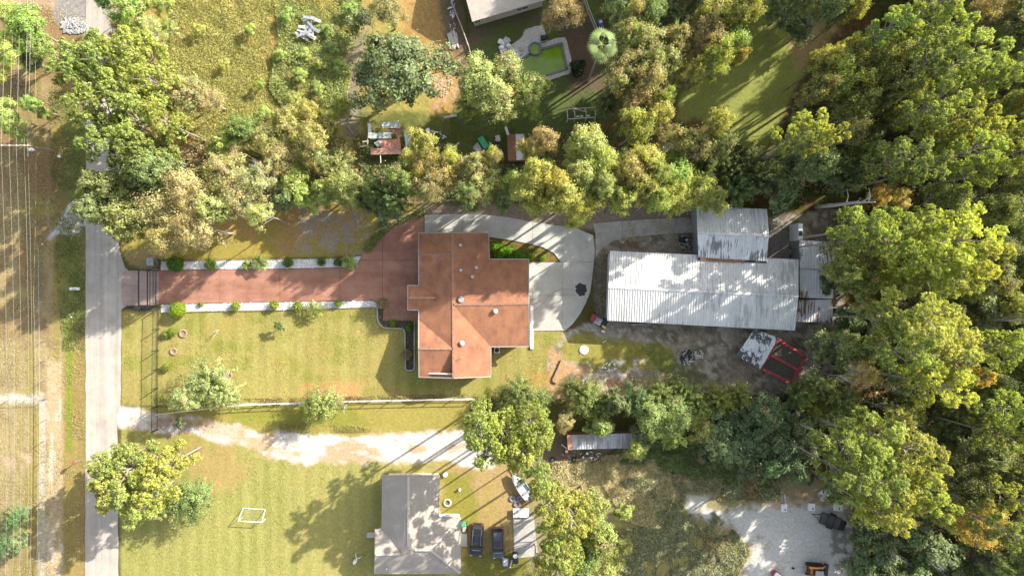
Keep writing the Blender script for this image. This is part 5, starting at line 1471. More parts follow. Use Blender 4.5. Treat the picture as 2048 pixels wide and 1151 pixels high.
for q in T_LIST:
    x, y, r_, kd = q[:4]
    if kd == 'pine' and x < 900: kd = 'shortpine'
    cc_ = q[4] if len(q) > 4 else None
    dd_ = q[5] if len(q) > 5 else None
    hh_ = None
    if kd == 'sapling': hh_ = 2.6 if r_ < 20 else 5
    elif kd == 'pine': hh_ = 22 if x < 1300 else trng.uniform(23, 28)
    elif 1200 < x < 1640 and y > 740: hh_ = 8.5 if y < 840 else 6
    elif kd == 'under' and y < 232 and 390 < x < 710: hh_ = trng.uniform(1.6, 2.8)
    elif kd == 'under': hh_ = None
    elif 1600 < x < 1810 and 370 < y < 430: hh_ = 7
    elif 825 < x < 1500 and 265 < y < 440: 
        if 1060 < x < 1345:
            hh_ = trng.uniform(18.5, 20.5)
            if kd != 'feather': kd = 'tallbroad'; dd_ = .35 if (dd_ or 0) > .35 else dd_
        else: hh_ = trng.uniform(14, 18) if x < 1000 else trng.uniform(11, 14.5)
        r_ *= .93
    elif 730 < x <= 825 and 340 < y < 440: hh_ = trng.uniform(13.5, 16)
    elif x > 1185 and y < 440: hh_ = trng.uniform(15, 19) if kd != 'feather' else trng.uniform(13, 17)
    elif x > 1640 and kd != 'feather': hh_ = trng.uniform(13, 18)
    elif 180 < x < 560 and 330 < y < 500: hh_ = trng.uniform(14.5, 18)
    elif kd == 'shortpine': hh_ = 18 if y < 400 else 14
    elif 1060 < x < 1260 and y > 960: hh_ = trng.uniform(13, 17)
    tree(x, y, r_, kd, cc_, dd_, h=hh_)

# understory between the named trees: random, kept apart
frng = random.Random(99)
pts_ = [(t_[0], t_[1], t_[4]) for t_ in TREES if 'pine' not in t_[3]]
FILLP = [(1560, -60), (2110, -60), (2110, 1215), (1705, 1215), (1700, 1010), (1640, 970), (1560, 960), (1440, 940), (1300, 860), (1430, 830), (1640, 800), (1675, 640), (1680, 500), (1620, 400), (1560, 320), (1600, 180), (1700, 60), (1600, 60)]
KEEP = [[(1610, 385), (1770, 385), (1770, 440), (1610, 440)], [(1540, 430), (1680, 420), (1690, 480), (1640, 480), (1600, 520), (1535, 520)], [(1560, 60), (1830, -40), (1810, 30), (1700, 110), (1600, 170), (1560, 140)]]
cnt = 0
for _ in range(9000):
    x = frng.uniform(1400, 2110); y = frng.uniform(-60, 1215)
    ax_ = np.array([x]); ay_ = np.array([y])
    if not inside(ax_, ay_, FILLP)[0] or any(inside(ax_, ay_, k_)[0] for k_ in KEEP): continue
    r_ = frng.uniform(22, 40)
    if any((x - a) ** 2 + (y - b_) ** 2 < (r_ * .5 + min(c_, 36) * .52) ** 2 for a, b_, c_ in pts_): continue
    pts_.append((x, y, r_))
    k_ = frng.choice(('under', 'under', 'feather', 'broad', 'broad'))
    tree(x, y, r_, k_, frng.choice([(0.18, .21, .08), (0.21, .24, .09), (0.17, .21, .07), (0.25, .28, .08), (.26, .27, .10), (.29, .31, .08)]), .1, h=(frng.uniform(5, 7) if x < 1640 and y > 740 else frng.uniform(7.5, 11) if k_ != 'broad' else frng.uniform(11, 15)))
    cnt += 1
    if cnt > 120: break
# woods beyond the picture: they throw the long shadows
OUT = dict(label='tall tree of the woods outside the picture', group='trees outside the picture')
def outside_tree(x, y, r_, kd, h):
    """ground position given in ground pixels"""
    k = CAM_H / (CAM_H - h * .7)
    tree(1024 + (x - 1024) * k, 575.5 + (y - 575.5) * k, r_ * k, kd, h=h, **OUT)
for _ in range(70):
    outside_tree(frng.uniform(2000, 2420), frng.uniform(-420, 1250), frng.uniform(40, 62), frng.choice(('pine', 'broad')), frng.uniform(20, 26))
for _ in range(48):
    x = frng.uniform(1480, 2050); y = frng.uniform(-420, -50)
    if 1640 < x < 1760 and y > -160: continue
    outside_tree(x, y, frng.uniform(36, 58), frng.choice(('pine', 'broad')), frng.uniform(18, 26))
for x, y, h in ((1180, -60, 14), (1250, -50, 17), (1310, -40, 18), (1370, -60, 18), (1420, -45, 18), (1290, -110, 19), (1360, -130, 19), (1440, -110, 19), (1220, -120, 16), (1480, -60, 18), (1400, -180, 20), (1320, -190, 20)):
    outside_tree(x, y, 48, 'broad', h)
for x, y, h in ((2010, -40, 0),): pass

# labels for the named trees: look + where
LMK = [((945, 610), 'the red roof house'), ((1090, 118), 'the swimming pool'), ((1405, 580), 'the long metal building'), ((1465, 470), 'the streaked shed'), ((1514, 698), 'the flaking carport'), ((1210, 880), 'the storage shed'),
       ((775, 282), 'the ruined shack'), ((1031, 294), 'the gabled garden shed'), ((836, 1050), 'the tan grey house'), ((954, 1075), 'the black car'), ((500, 1028), 'the football goal'), ((317, 575), 'the gate'), ((1690, 408), 'the dead trunk'),
       ((1565, 1013), 'the first white pad'), ((1657, 1038), 'the black trailer'), ((1627, 1135), 'the track loader'), ((1207, 88), 'the fan palm'), ((1160, 232), 'the timber play frame'), ((620, 65), 'the pale rubbish heap'), ((205, 500), 'the road'),
       ((1045, 963), 'the small boat'), ((100, 300), 'the utility pole'), ((155, 576), 'the mailbox'), ((160, 913), 'the road sign'), ((1000, 0), 'the pale roof house'), ((1640, 560), 'the rusty lean-to'), ((1530, 200), 'the shadowed grass strip'), ((1690, 70), 'the brown clearing'),
       ((1990, 225), 'the golden tree'), ((2048, 0), 'the top right corner'), ((2048, 1151), 'the bottom right corner'), ((2048, 575), 'the right edge'), ((0, 0), 'the top left corner'), ((0, 1151), 'the bottom left corner'), ((480, 262), 'the feathery field tree'), ((700, 870), 'the white track'), ((560, 580), 'the red drive'), ((800, 140), 'the big dark oak')]
DIRS = ['right of', 'above and right of', 'above', 'above and left of', 'left of', 'below and left of', 'below', 'below and right of']
SZ = ['small', 'medium', 'large', 'very broad']
LOOK = {'pine': 'pine with puffy needle clumps', 'shortpine': 'pine with puffy needle clumps', 'broad': 'leafy tree', 'tallbroad': 'tall leafy tree', 'dry': 'thin half bare tree', 'oak': 'dense oak', 'feather': 'feathery tree', 'under': 'low bushy tree', 'sapling': 'young tree'}
usedl = set()
def colword(c, dj):
    r_, g_, b_ = c[0], c[1], c[2]
    if dj > .45: return 'tan brown'
    if r_ > .34 and r_ > g_: return 'golden yellow'
    if r_ + g_ > .62: return 'bright yellow green'
    if b_ > .1 and r_ < .2: return 'dull grey green'
    if g_ < .2: return 'dark green'
    if b_ > .1: return 'pale green'
    return 'mid green'
for (x, y, root, kd, r_, auto, _w, dj) in TREES:
    if not auto: continue
    c = root.children[0].color if root.children[0].name.startswith('crown') else root.children[1].color
    sz_ = SZ[0] if r_ < 28 else SZ[1] if r_ < 42 else SZ[2] if r_ < 56 else SZ[3]
    cw = colword(c, dj)
    for k_, (d_, lx, ly, ln) in enumerate(sorted((math.hypot(x - l[0][0], y - l[0][1]), l[0][0], l[0][1], l[1]) for l in LMK if math.hypot(x - l[0][0], y - l[0][1]) > 25)):
        a = math.atan2(-(y - ly), x - lx)
        dr_ = DIRS[int(round(a / (math.pi / 4))) % 8]
        far_ = 'close ' if d_ < 90 else '' if d_ < 220 else 'well '
        lab = f"{sz_} {cw} {LOOK[kd]} {far_}{dr_} {ln}"
        if len(lab.split()) > 16: lab = f"{sz_} {cw} {kd if kd not in ('broad','under','dry','feather','sapling') else 'tree'} {far_}{dr_} {ln}"
        if lab not in usedl and len(lab.split()) <= 16: break
    usedl.add(lab)
    root['label'] = lab
print('trees', len(TREES), 'filled', cnt)

# bare grey trees
def bare(x, y, rpx, h, label, k=0):
    p = P(x, y, h * .7); root = thing('bare_tree', label, 'tree', (p.x, p.y, 0), trng.uniform(0, 6))
    o = bpy.data.objects.new('trunk', BARE[k]); C.objects.link(o); o.parent = root
    zs = [v.co.z for v in BARE[k].vertices]; xs_ = [abs(v.co.x) for v in BARE[k].vertices]
    s = rpx / PXM / max(xs_); o.scale = (s, s, h / max(zs))
    return root
bare(735, 45, 30, 8, 'bare grey branching tree above and left of the big dark oak')
bare(1625, 320, 34, 13, 'pale bare limbs showing above the dead trunk', 1)
bare(1800, 780, 36, 9, 'fallen looking grey bare branches under the broad yellow pines', 1)
bare(690, 812, 15, 2.2, 'dry leafless bush beside the side fence', 1)
bare(1140, 25, 34, 9, 'pale bare twigged tree between pool and upper edge', 0)
bare(430, 660, 13, 2.0, 'sparse twiggy shrub in the middle of the front lawn', 0)
bare(1700, 278, 26, 9, 'bare grey twiggy tree in the dark gap of the woods', 0)
for k, (x, y, r_, h, lab) in enumerate(((1560, 300, 28, 12, 'bare grey twiggy tree at the lower end of the shadowed grass strip'), (1700, 235, 26, 15, 'pale bare tree among the leafy crowns right of the shadowed grass strip'), (1960, 400, 24, 15, 'pale bare tree between pine crowns near the right edge, upper one'),
        (2010, 640, 26, 16, 'pale bare tree between pine crowns near the right edge, lower one'), (1700, 760, 26, 13, 'pale bare tree left of the broad yellow pines'), (1820, 830, 26, 15, 'pale bare tree between the two broad pine groups'), (1900, 1000, 24, 14, 'bare tree beside the golden thin tree at lower right'),
        (1800, 1100, 26, 11, 'bare grey tree in the dark woods beyond the gravel yard'), (1880, 1130, 24, 12, 'bare grey tree near the lower edge of the dark woods'), (510, 335, 24, 15, 'bare pale tree poking out of the tan trees by the field'), (690, 250, 22, 8, 'bare reddish twiggy tree above the shack'), (1365, 130, 24, 16, 'bare pale branches between the yellow tree and the pool trees'), (1350, 280, 26, 14, 'bare grey branches below the yellow tree'))):
    bare(x, y, r_, h, lab, k % 2)
# the dead trunk standing at the wood's edge
sg = thing('dead_tree', 'tall bleached dead trunk leaning out at the edge of the woods', 'tree', P(1632, 413, 0))
base = Vector((0, 0, -.2)); mb = MB()
tp = P(1750, 404, 16.5) - sg.location
mb.tube([base, Vector((tp.x * .3, tp.y * .3 - .05, 5.5)), Vector((tp.x * .7, tp.y * .7 + .15, 11.5)), tp], [.34, .28, .2, .07], 8)
mb.build('trunk', M['snag'], sg, world=False, smooth=True)
mb = MB()
rl = random.Random(8)
for zf in (.55, .66, .75, .82, .9):
    s = Vector((tp.x * zf, tp.y * zf, 16.5 * zf)); e = s + Vector((rl.uniform(-.6, 1.2), rl.uniform(.6, 2.2), rl.uniform(.5, 2)))
    lb_ = MB(); lb_.tube([s, s.lerp(e, .5) + Vector((.2, 0, .1)), e], [.1, .07, .03], 5); lb_.build('branch', M['snag'], sg, world=False)

# ------------------------------------------------------------------ shrubs and palms
def ball_leaves(name, r_, n, size, seed, sq=1.0, hollow=.8, asp=.6, z0=None):
    rng = np.random.RandomState(seed)
    d = rand_dir(n, rng); rad = r_ * rng.uniform(hollow, 1.04, (n, 1))
    lump = 1 + .08 * np.sin(d[:, :1] * 7 + seed) + .06 * np.cos(d[:, 1:2] * 9)
    c = d * rad * lump * np.array([1, 1, sq]); c[:, 2] += (z0 if z0 is not None else r_ * sq * .95)
    vs, f = leaf_quads(c, d * .8 + rand_dir(n, rng) * .6, np.full(n, size), asp, rng)
    return np_mesh(name, vs, f, [M['leaf']], {'tint': np.repeat(np.clip(rng.normal(.5, .2, n), 0, 1), 4), 'dry': np.repeat(np.clip(rng.rand(n), .01, 1), 4)})


CLIP = ball_leaves('clipped_foliage', 1.1, 3800, .15, 1)
LOOSE = [ball_leaves('loose_foliage', .75, 900, .17, 2 + k, .8, .35) for k in range(3)]
stem = MB(); stem.cyl((0, 0, -.05), .06, .9, 6)
for ax in (0.5, 2.4, 4.2): stem.tube([(0, 0, .3), (math.cos(ax) * .3, math.sin(ax) * .3, .9)], [.04, .02], 4)
stem_me = bpy.data.meshes.new('shrub_stem'); stem_me.from_pydata(stem.v, [], stem.f); stem_me.materials.append(M['bark'])


def shrub(x, y, rpx, label, me, r0, colr, group=None, name='shrub', dry=.02, hs=1.0):
    p = P(x, y, rpx / PXM)
    root = thing(name, label, 'shrub', (p.x, p.y, 0), random.uniform(0, 6), group)
    s = rpx / PXM / r0
    o = bpy.data.objects.new('foliage', me); C.objects.link(o); o.parent = root; o.scale = (s, s, s * hs); o.color = colr + (dry,)
    q = bpy.data.objects.new('stem', stem_me); C.objects.link(q); q.parent = root; q.scale = (s, s, s * hs)
    return root


shrub(350, 528, 15, 'dark round clipped bush in the pebble bed just inside the gate', CLIP, 1.1, (0.09, .2, .015))
shrub(355, 619, 15, 'bright round clipped bush at the lawn side just inside the gate', CLIP, 1.1, (0.26, .36, .02))
for x, y, r_, lab, c_ in ((420, 528, 14, 'light green shrub next to the dark clipped bush in the upper pebble bed', (0.2, .28, .05)),
                          (520, 525, 9, 'small shrub beside the first palm in the upper pebble bed', (0.17, .24, .04)),
                          (575, 525, 12, 'dark shrub between the two palms of the upper pebble bed, nearest the first palm', (0.1, .17, .03)),
                          (642, 523, 10, 'dark shrub in the middle between the two palms of the upper pebble bed', (0.09, .17, .03)),
                          (676, 524, 11, 'dark green shrub just before the second palm of the upper pebble bed', (0.12, .19, .03)),
                          (401, 608, 6, 'tiny shrub beside the bright clipped bush', (0.24, .3, .06)),
                          (470, 612, 11, 'yellow green shrub casting a shadow on the lawn, second along the lower pebble bed', (0.26, .33, .04)),
                          (547, 610, 11, 'round yellow green shrub in the middle of the lower pebble bed', (0.27, .33, .04)),
                          (595, 612, 12, 'yellow green shrub next to the palm in the lower pebble bed', (0.27, .32, .05)),
                          (676, 606, 9, 'bright green shrub towards the house end of the lower pebble bed', (0.25, .34, .04)),
                          (764, 606, 13, 'pale dry shrub at the corner of the kerbed planting bed', (0.3, .26, .14)),
                          (785, 646, 8, 'low bright shrub inside the bend of the kerbed bed', (0.2, .32, .03)),
                          (812, 708, 13, 'pale flowering shrub outside the kerb near the house front', (0.3, .25, .15)),
                          (819, 655, 9, 'low green plant against the house front', (0.13, .24, .04))):
    shrub(x, y, r_, lab, LOOSE[int(x) % 3], .8, c_, dry=.35 if 'dry' in lab or 'flower' in lab else .03, hs=1.1)
for k, (x, y, r_) in enumerate(((990, 495, 11), (1004, 500, 13), (1018, 505, 13), (1032, 508, 12), (1000, 514, 12), (1020, 517, 11), (1046, 516, 10), (1060, 517, 9), (1085, 514, 8))):
    shrub(x, y, r_, ('leafy green plant nearest the house wall', 'tall leafy plant second from the house wall', 'broad bright plant in the middle of the clump', 'bright plant on the outer side of the clump', 'low leafy plant along the eaves end', 'low plant along the eaves middle', 'spreading green plant past the clump', 'small plant at the thin end of the clump', 'lone small green plant towards the tip')[k] + ' in the mulch bed', LOOSE[k % 3], .8, (0.16, .32, .02), group='bright plants in the mulch bed')
for x, y, r_, lab in ((1165, 125, 9, 'dark clump beside the pool deck corner'), (1155, 140, 14, 'very dark spiky clump right of the pool deck'), (1120, 140, 0, '')):
    if r_: shrub(x, y, r_, lab, LOOSE[0], .8, (0.04, .06, .03))
for x, y, r_, lab in ((800, 690, 0, ''), (330, 668, 9, 'leafy plant bending over the first stone ring'), (342, 664, 10, 'young leafy plant inside the first stone ring'), (330, 735, 9, 'small leafy bush at the fence beside the pale feathery tree')):
    if r_: shrub(x, y, r_, lab, LOOSE[1], .8, (0.22, .3, .06))


def palm_meshes(nf, L_, fan, seed):
    rng = random.Random(seed); vs = []; fs = []; tint = []
    for i in range(nf):
        a = i * 2.399 + rng.uniform(-.35, .35); el = .05 + 1.2 * (i / nf) + rng.uniform(-.15, .15); L0 = L_; L_ = L_ * (rng.uniform(.78, 1.12) if fan else 1)
        d = Vector((math.cos(a), math.sin(a), 0)); side = Vector((-d.y, d.x, 0))
        pts = []
        for k in range(7):
            t_ = k / 6; pts.append(d * (L_ * t_ * math.cos(el * (1 - .3 * t_))) + Vector((0, 0, L_ * (math.sin(el) * t_ - .75 * t_ * t_))))
        tn = rng.random(); Lq = L_; L_ = L0
        if fan:
            base = pts[3]; n_ = 11
            for k in range(n_):
                b_ = (k - (n_ - 1) / 2) / (n_ - 1) * 2.6
                dv = d * math.cos(b_) + side * math.sin(b_); tip = base + dv * Lq * .5 + Vector((0, 0, -.25 * abs(b_) - .18)); mid = base.lerp(tip, .6) + Vector((0, 0, .12))
                w_ = (side * math.cos(b_) - d * math.sin(b_)) * .1
                n0 = len(vs); vs += [base, mid + w_, tip, mid - w_]; fs.append((n0, n0 + 1, n0 + 2, n0 + 3)); tint += [tn] * 4
            n0 = len(vs); vs += [pts[0] + side * .03, pts[3] + side * .02, pts[3] - side * .02, pts[0] - side * .03]; fs.append((n0, n0 + 1, n0 + 2, n0 + 3)); tint += [.9] * 4
        else:
            for k in range(1, 12):
                t_ = k / 12; j = min(5, int(t_ * 6)); p = pts[j].lerp(pts[j + 1], t_ * 6 - j)
                ll = L_ * .32 * math.sin(math.pi * (t_ * .8 + .15))
                for s in (-1, 1):
                    e = p + side * s * ll + d * ll * .6 + Vector((0, 0, -ll * .35)); m_2 = p.lerp(e, .5) + Vector((0, 0, .04))
                    n0 = len(vs); vs += [p, m_2 + d * .05, e, m_2 - d * .05]; fs.append((n0, n0 + 1, n0 + 2, n0 + 3)); tint += [tn] * 4
    return np_mesh('palm_fronds', np.array([tuple(v) for v in vs]), np.array(fs), [M['leaf']], {'tint': np.array(tint), 'dry': np.full(len(tint), .5)})


def palm(x, y, rpx, h, label, fan=False, colr=(0.22, .3, .06), nf=18, seed=1):
    p = P(x, y, h)
    root = thing('palm', label, 'palm', (p.x, p.y, 0))
    L_ = rpx / PXM * (1 - h / CAM_H) * 1.15
    mb = MB(); mb.tube([(0, 0, -.1), (.05, 0, h * .5), (0, 0, h)], [.2 if h > 3 else .12, .15 if h > 3 else .09, .16 if h > 3 else .08], 8); mb.build('trunk', M['palebark'], root, world=False)
    o = bpy.data.objects.new('fronds', palm_meshes(nf, L_, fan, seed)); C.objects.link(o); o.parent = root; o.location = (0, 0, h); o.color = colr + (.0,)


palm(1204, 88, 31, 16, 'tall fan palm beside the back fence of the pool garden', True, (0.23, .30, .11), 19, 3)
palm(520, 525, 17, 1.6, 'first feathery palm in the upper pebble bed counted from the gate', False, (0.28, .33, .1), 20, 4)
palm(494, 530, 11, 1.0, 'low spiky palm touching the first palm of the upper pebble bed', False, (0.22, .3, .06), 16, 5)
palm(698, 526, 16, 1.8, 'second feathery palm where the upper pebble bed ends', False, (0.27, .33, .09), 18, 6)
palm(628, 618, 19, 1.7, 'feathery palm leaning over the lawn edge of the lower pebble bed', False, (0.27, .31, .08), 20, 7)
palm(1150, 130, 11, 1.0, 'dark spiky palm at the right corner of the pool deck', False, (0.05, .08, .03), 18, 8)

# ------------------------------------------------------------------ weeds, brush, dry grass (uncountable)
def scatter(name, label, poly, n, size, cols, hmax, clump=0.0, seed=1, asp=.5, avoid=(), cell=26, up=.7, hthr=.3, pw_=1.2):
    rng = np.random.RandomState(seed)
    x0 = min(p[0] for p in poly); x1 = max(p[0] for p in poly); y0 = min(p[1] for p in poly); y1 = max(p[1] for p in poly)
    x = rng.uniform(x0, x1, n * 3); y = rng.uniform(y0, y1, n * 3)
    dens = fbm(x, y, cell, seed + 40, 3)
    k_ = inside(x, y, poly) & (rng.rand(len(x)) < np.clip((dens - hthr) * 4, 0, 1))
    for a in avoid: k_ &= ~inside(x, y, a)
    x = x[k_][:n]; y = y[k_][:n]; dens = dens[k_][:n]; n = len(x)
    hh = np.clip((dens - hthr) / (.75 - hthr), 0, 1) ** pw_ * hmax * rng.uniform(.35, 1, n)
    c = np.stack([(x - 1024) / PXM, (575.5 - y) / PXM, hh + .05], 1)
    nr = rand_dir(n, rng) * (1 - up) * 1.5 + np.array([0, 0, up])
    vs, f = leaf_quads(c, nr, np.full(n, size), asp, rng)
    tn = np.clip(rng.normal(.5, .22, n), 0, 1)
    cc_ = fbm(x, y, 60, seed + 90, 3)
    out = []
    # split by colour into few objects? one object: dry attribute picks the second tone
    o = bpy.data.objects.new(name, np_mesh(name, vs, f, [M['leaf']], {'tint': np.repeat(tn, 4), 'dry': np.repeat(np.clip(cc_ * .8 + rng.rand(n) * .2, .01, 1), 4)}))
    C.objects.link(o); o.color = cols + (0.33,) if len(cols) == 3 else cols
    tag(o, label, kind='stuff')
    return o


scatter('weeds', 'tangle of straw yellow and green weeds covering the open field', [(345, 40), (360, -60), (730, -60), (720, 100), (700, 240), (640, 290), (560, 300), (440, 300), (350, 260), (340, 120)], 120000, .27, (0.46, .45, .17, .3), .62, seed=3, cell=38, hthr=.16, up=.5, asp=.3, avoid=[[(596, 40), (640, 40), (640, 90), (596, 90)], [(690, 60), (735, 80), (720, 280), (680, 260)]])
scatter('green_weeds', 'greener leafy weeds on the shaded side of the open field', [(540, -60), (740, -60), (720, 60), (690, 230), (600, 260), (540, 180), (560, 80)], 36000, .28, (0.30, .34, .11, .25), 1.0, seed=4, cell=60, hthr=.3)
scatter('undergrowth', 'low green undergrowth between the trees of the field edge', [(250, 280), (560, 290), (720, 270), (730, 400), (250, 410)], 20000, .34, (0.18, .2, .06, .42), 1.2, seed=5)
scatter('vines', 'green creepers over the ground beyond the top fence', [(720, 300), (1400, 250), (1540, 330), (1400, 400), (850, 402), (730, 404)], 30000, .33, (0.17, .2, .07, .4), 1.0, seed=6, avoid=[[(905, 235), (1060, 235), (1060, 330), (905, 330)]])
scatter('forest_undergrowth', 'dark undergrowth and ferns on the floor of the woods', [(1560, -60), (2110, -60), (2110, 1215), (1706, 1215), (1704, 1000), (1560, 950), (1420, 930), (1290, 800), (1640, 780), (1690, 640), (1700, 500), (1680, 420), (1560, 400), (1540, 330), (1620, 160), (1700, 90)], 90000, .38, (0.1, .13, .055, .36), 1.3, seed=7, hthr=.36, avoid=KEEP)
scatter('dry_grass', 'tall straw coloured grass behind the storage shed', [(1090, 925), (1240, 905), (1330, 915), (1350, 990), (1320, 1060), (1250, 1040), (1200, 960), (1090, 975)], 26000, .42, (0.55, .51, .32, .25), .6, seed=8, asp=.16, up=.2)
scatter('scrub', 'grey green scrub spreading over the gravel yard', [(1240, 960), (1350, 930), (1560, 960), (1560, 1000), (1400, 1000), (1470, 1060), (1500, 1100), (1470, 1160), (1230, 1160), (1230, 1060), (1320, 1050)], 45000, .34, (0.36, .37, .22, .38), .5, seed=9, hthr=.27, up=.5, avoid=[[(1370, 985), (1425, 985), (1425, 1040), (1370, 1020)]])
scatter('field_brush', 'green brush between the storage shed and the gravel yard', [(1220, 900), (1300, 880), (1420, 880), (1560, 940), (1540, 975), (1400, 960), (1320, 930), (1240, 925)], 22000, .34, (0.17, .22, .07, .25), .9, seed=10)
scatter('verge_grass', 'green tufts of grass along the road verge', [(100, 180), (170, 180), (170, 700), (128, 700), (100, 420)], 7000, .22, (0.2, .24, .08, .3), .25, seed=11, up=.4)
scatter('lawn_grass', 'short uneven tufts of grass on the front lawn', FL, 5000, .17, (0.37, .36, .15, .35), .05, seed=21, cell=50, hthr=.3, up=.75, asp=.4)
scatter('lawn_grass', 'short uneven tufts of grass on the lower lawn', [(243, 870), (760, 935), (760, 1151), (243, 1160)], 5000, .17, (0.37, .37, .15, .3), .05, seed=22, cell=50, hthr=.3, up=.75, asp=.4, avoid=[YARD])
scatter('verge_tufts', 'dry tufts and straw scattered over the verge', [(-20, -20), (170, -20), (170, 1160), (-20, 1160)], 22000, .18, (0.42, .38, .2, .45), .08, seed=23, cell=36, hthr=.4, up=.7, asp=.35)
scatter('dirt_litter', 'dead leaves and straw scattered over the dirt yard', [(1190, 445), (1400, 430), (1540, 420), (1690, 420), (1690, 640), (1650, 780), (1300, 780), (1200, 660)], 16000, .15, (0.28, .22, .14, .5), .04, seed=24, cell=30, hthr=.42, up=.8, asp=.5)
scatter('bed_cover', 'low green ground cover in the curving mulch bed', [(982, 481), (1020, 486), (1062, 494), (1084, 500), (1060, 520), (982, 521)], 1500, .2, (0.2, .3, .05, .2), .3, seed=31, hthr=.2, up=.5)
scatter('fence_weeds', 'weeds along the side fence', [(455, 796), (930, 786), (930, 796), (455, 812)], 2500, .2, (0.28, .24, .12, .5), .35, seed=12, up=.3)
scatter('lane_weeds', 'low green weeds along the lane bank', [(560, 845), (720, 850), (760, 862), (560, 866)], 1500, .16, (0.3, .3, .12, .4), .2, seed=13, up=.3)
scatter('path_edge_weeds', 'weeds creeping onto the top end of the red drive', [(725, 500), (745, 470), (775, 448), (850, 415), (850, 432), (790, 452), (760, 478), (740, 506)], 3500, .26, (0.22, .25, .07, .4), .5, seed=14)

# ------------------------------------------------------------------ fences
def fence(name, label, pts, h, spacing, mpost, mrail, rails=(.12, .95), picket=None, pr=.05, rr2=.03, cat='fence', mesh=None):
    a0 = P(*pts[0]); root = thing(name, label, cat, a0)
    for a, b_ in zip(pts[:-1], pts[1:]):
        pa, pb = P(*a), P(*b_); L_ = (pb - pa).length; n = max(1, round(L_ / spacing))
        for k in range(n + 1):
            if k == 0 and a != pts[0]: continue
            q = pa.lerp(pb, k / n); mb = MB(); mb.box((q.x, q.y, h / 2), (pr * 2, pr * 2, h + .08)); mb.build('post', mpost, root)
        for rz_ in rails:
            mb = MB(); mb.beam((pa.x, pa.y, h * rz_), (pb.x, pb.y, h * rz_), rr2 * 1.4, rr2 * 2); mb.build('rail', mrail, root)
    if picket:
        mb = MB()
        for a, b_ in zip(pts[:-1], pts[1:]):
            pa, pb = P(*a), P(*b_); L_ = (pb - pa).length; n = int(L_ / picket)
            for k in range(n):
                q = pa.lerp(pb, (k + .5) / n); mb.box((q.x, q.y, h / 2 + .03), (.018, .018, h - .1))
        o = mb.build('pickets', mrail, root); o['kind'] = 'stuff'
    if mesh:
        mb = MB()
        for a, b_ in zip(pts[:-1], pts[1:]):
            pa, pb = P(*a), P(*b_); d = (pb - pa); L_ = d.length; n = int(L_ / .4)
            for k in range(n):
                for s in (0, 1):
                    q0 = pa.lerp(pb, (k + s) / n); q1 = pa.lerp(pb, (k + 1 - s) / n)
                    mb.add([(q0.x, q0.y, .1), (q0.x + .008, q0.y + .008, .1), (q1.x + .008, q1.y + .008, h), (q1.x, q1.y, h)], [(0, 1, 2, 3)])
        o = mb.build('wire_mesh', M['wire'], root); o['kind'] = 'stuff'
    return root


fence('metal_fence', 'black metal fence along the road below the gate', [(319, 615), (317, 700), (316, 812), (316, 858)], 2.0, 2.7, M['black'], M['black'], (.1, .93), picket=.16, pr=.06)
fence('metal_fence', 'short black metal fence piece above the gate', [(319, 536), (319, 519)], 2.0, 1.3, M['black'], M['black'], (.1, .93), picket=.16, pr=.06)
fence('chain_link_fence', 'chain link fence with pale rails in the dry field beyond the road', [(88, 492), (90, 640), (91, 798), (90, 1000), (89, 1230)], 1.35, 2.9, M['galv'], M['galv'], (.97,), pr=.035, rr2=.03, mesh=True)
fence('chain_link_fence', 'crosswise chain link fence meeting the long one at a corner', [(91, 798), (-60, 801)], 1.35, 2.9, M['galv'], M['galv'], (.97,), pr=.035, rr2=.03, mesh=True)
fence('side_fence', 'grey rail fence between the front lawn and the white track', [(318, 826), (480, 808), (560, 804), (700, 800), (830, 797), (950, 795)], 1.5, 3.1, M['wood'], M['palewood'], (.5, .97), pr=.05, rr2=.05, mesh=True)
kb = MB()
ks_ = [(470, 807), (590, 805), (700, 801), (830, 798), (945, 796)]
for a, b_ in zip(ks_[:-1], ks_[1:]):
    pa, pb = P(*a), P(*b_); kb.beam((pa.x, pa.y - .1, .02), (pb.x, pb.y - .1, .02), .32, .12)
tag(kb.build('fence_footing', M['stone']), 'pale concrete strip under the side fence', kind='structure')
fence('top_fence', 'dark board fence along the upper edge of the plot', [(545, 410), (640, 406), (728, 404), (845, 405), (950, 400), (1100, 404), (1250, 408), (1392, 412)], 1.5, 3.0, M['wood'], M['wood'], (.2, .9), picket=.13, pr=.07)
fence('board_fence', 'leaning board fence left of the pool garden', [(893, -20), (912, 30), (925, 62), (938, 98), (948, 132)], 1.9, 2.3, M['palewood'], M['palewood'], (.2, .95), picket=.12, pr=.06, rr2=.05)
fence('board_fence', 'board fence right of the pool garden', [(1158, -30), (1175, 25), (1192, 66)], 1.9, 2.3, M['palewood'], M['palewood'], (.2, .95), picket=.12, pr=.06, rr2=.05)
fence('garden_fence', 'dark thin fence behind the gravel yard edge', [(1702, 1000), (1702, 1225)], 1.6, 3.0, M['black'], M['black'], (.95,), pr=.04)

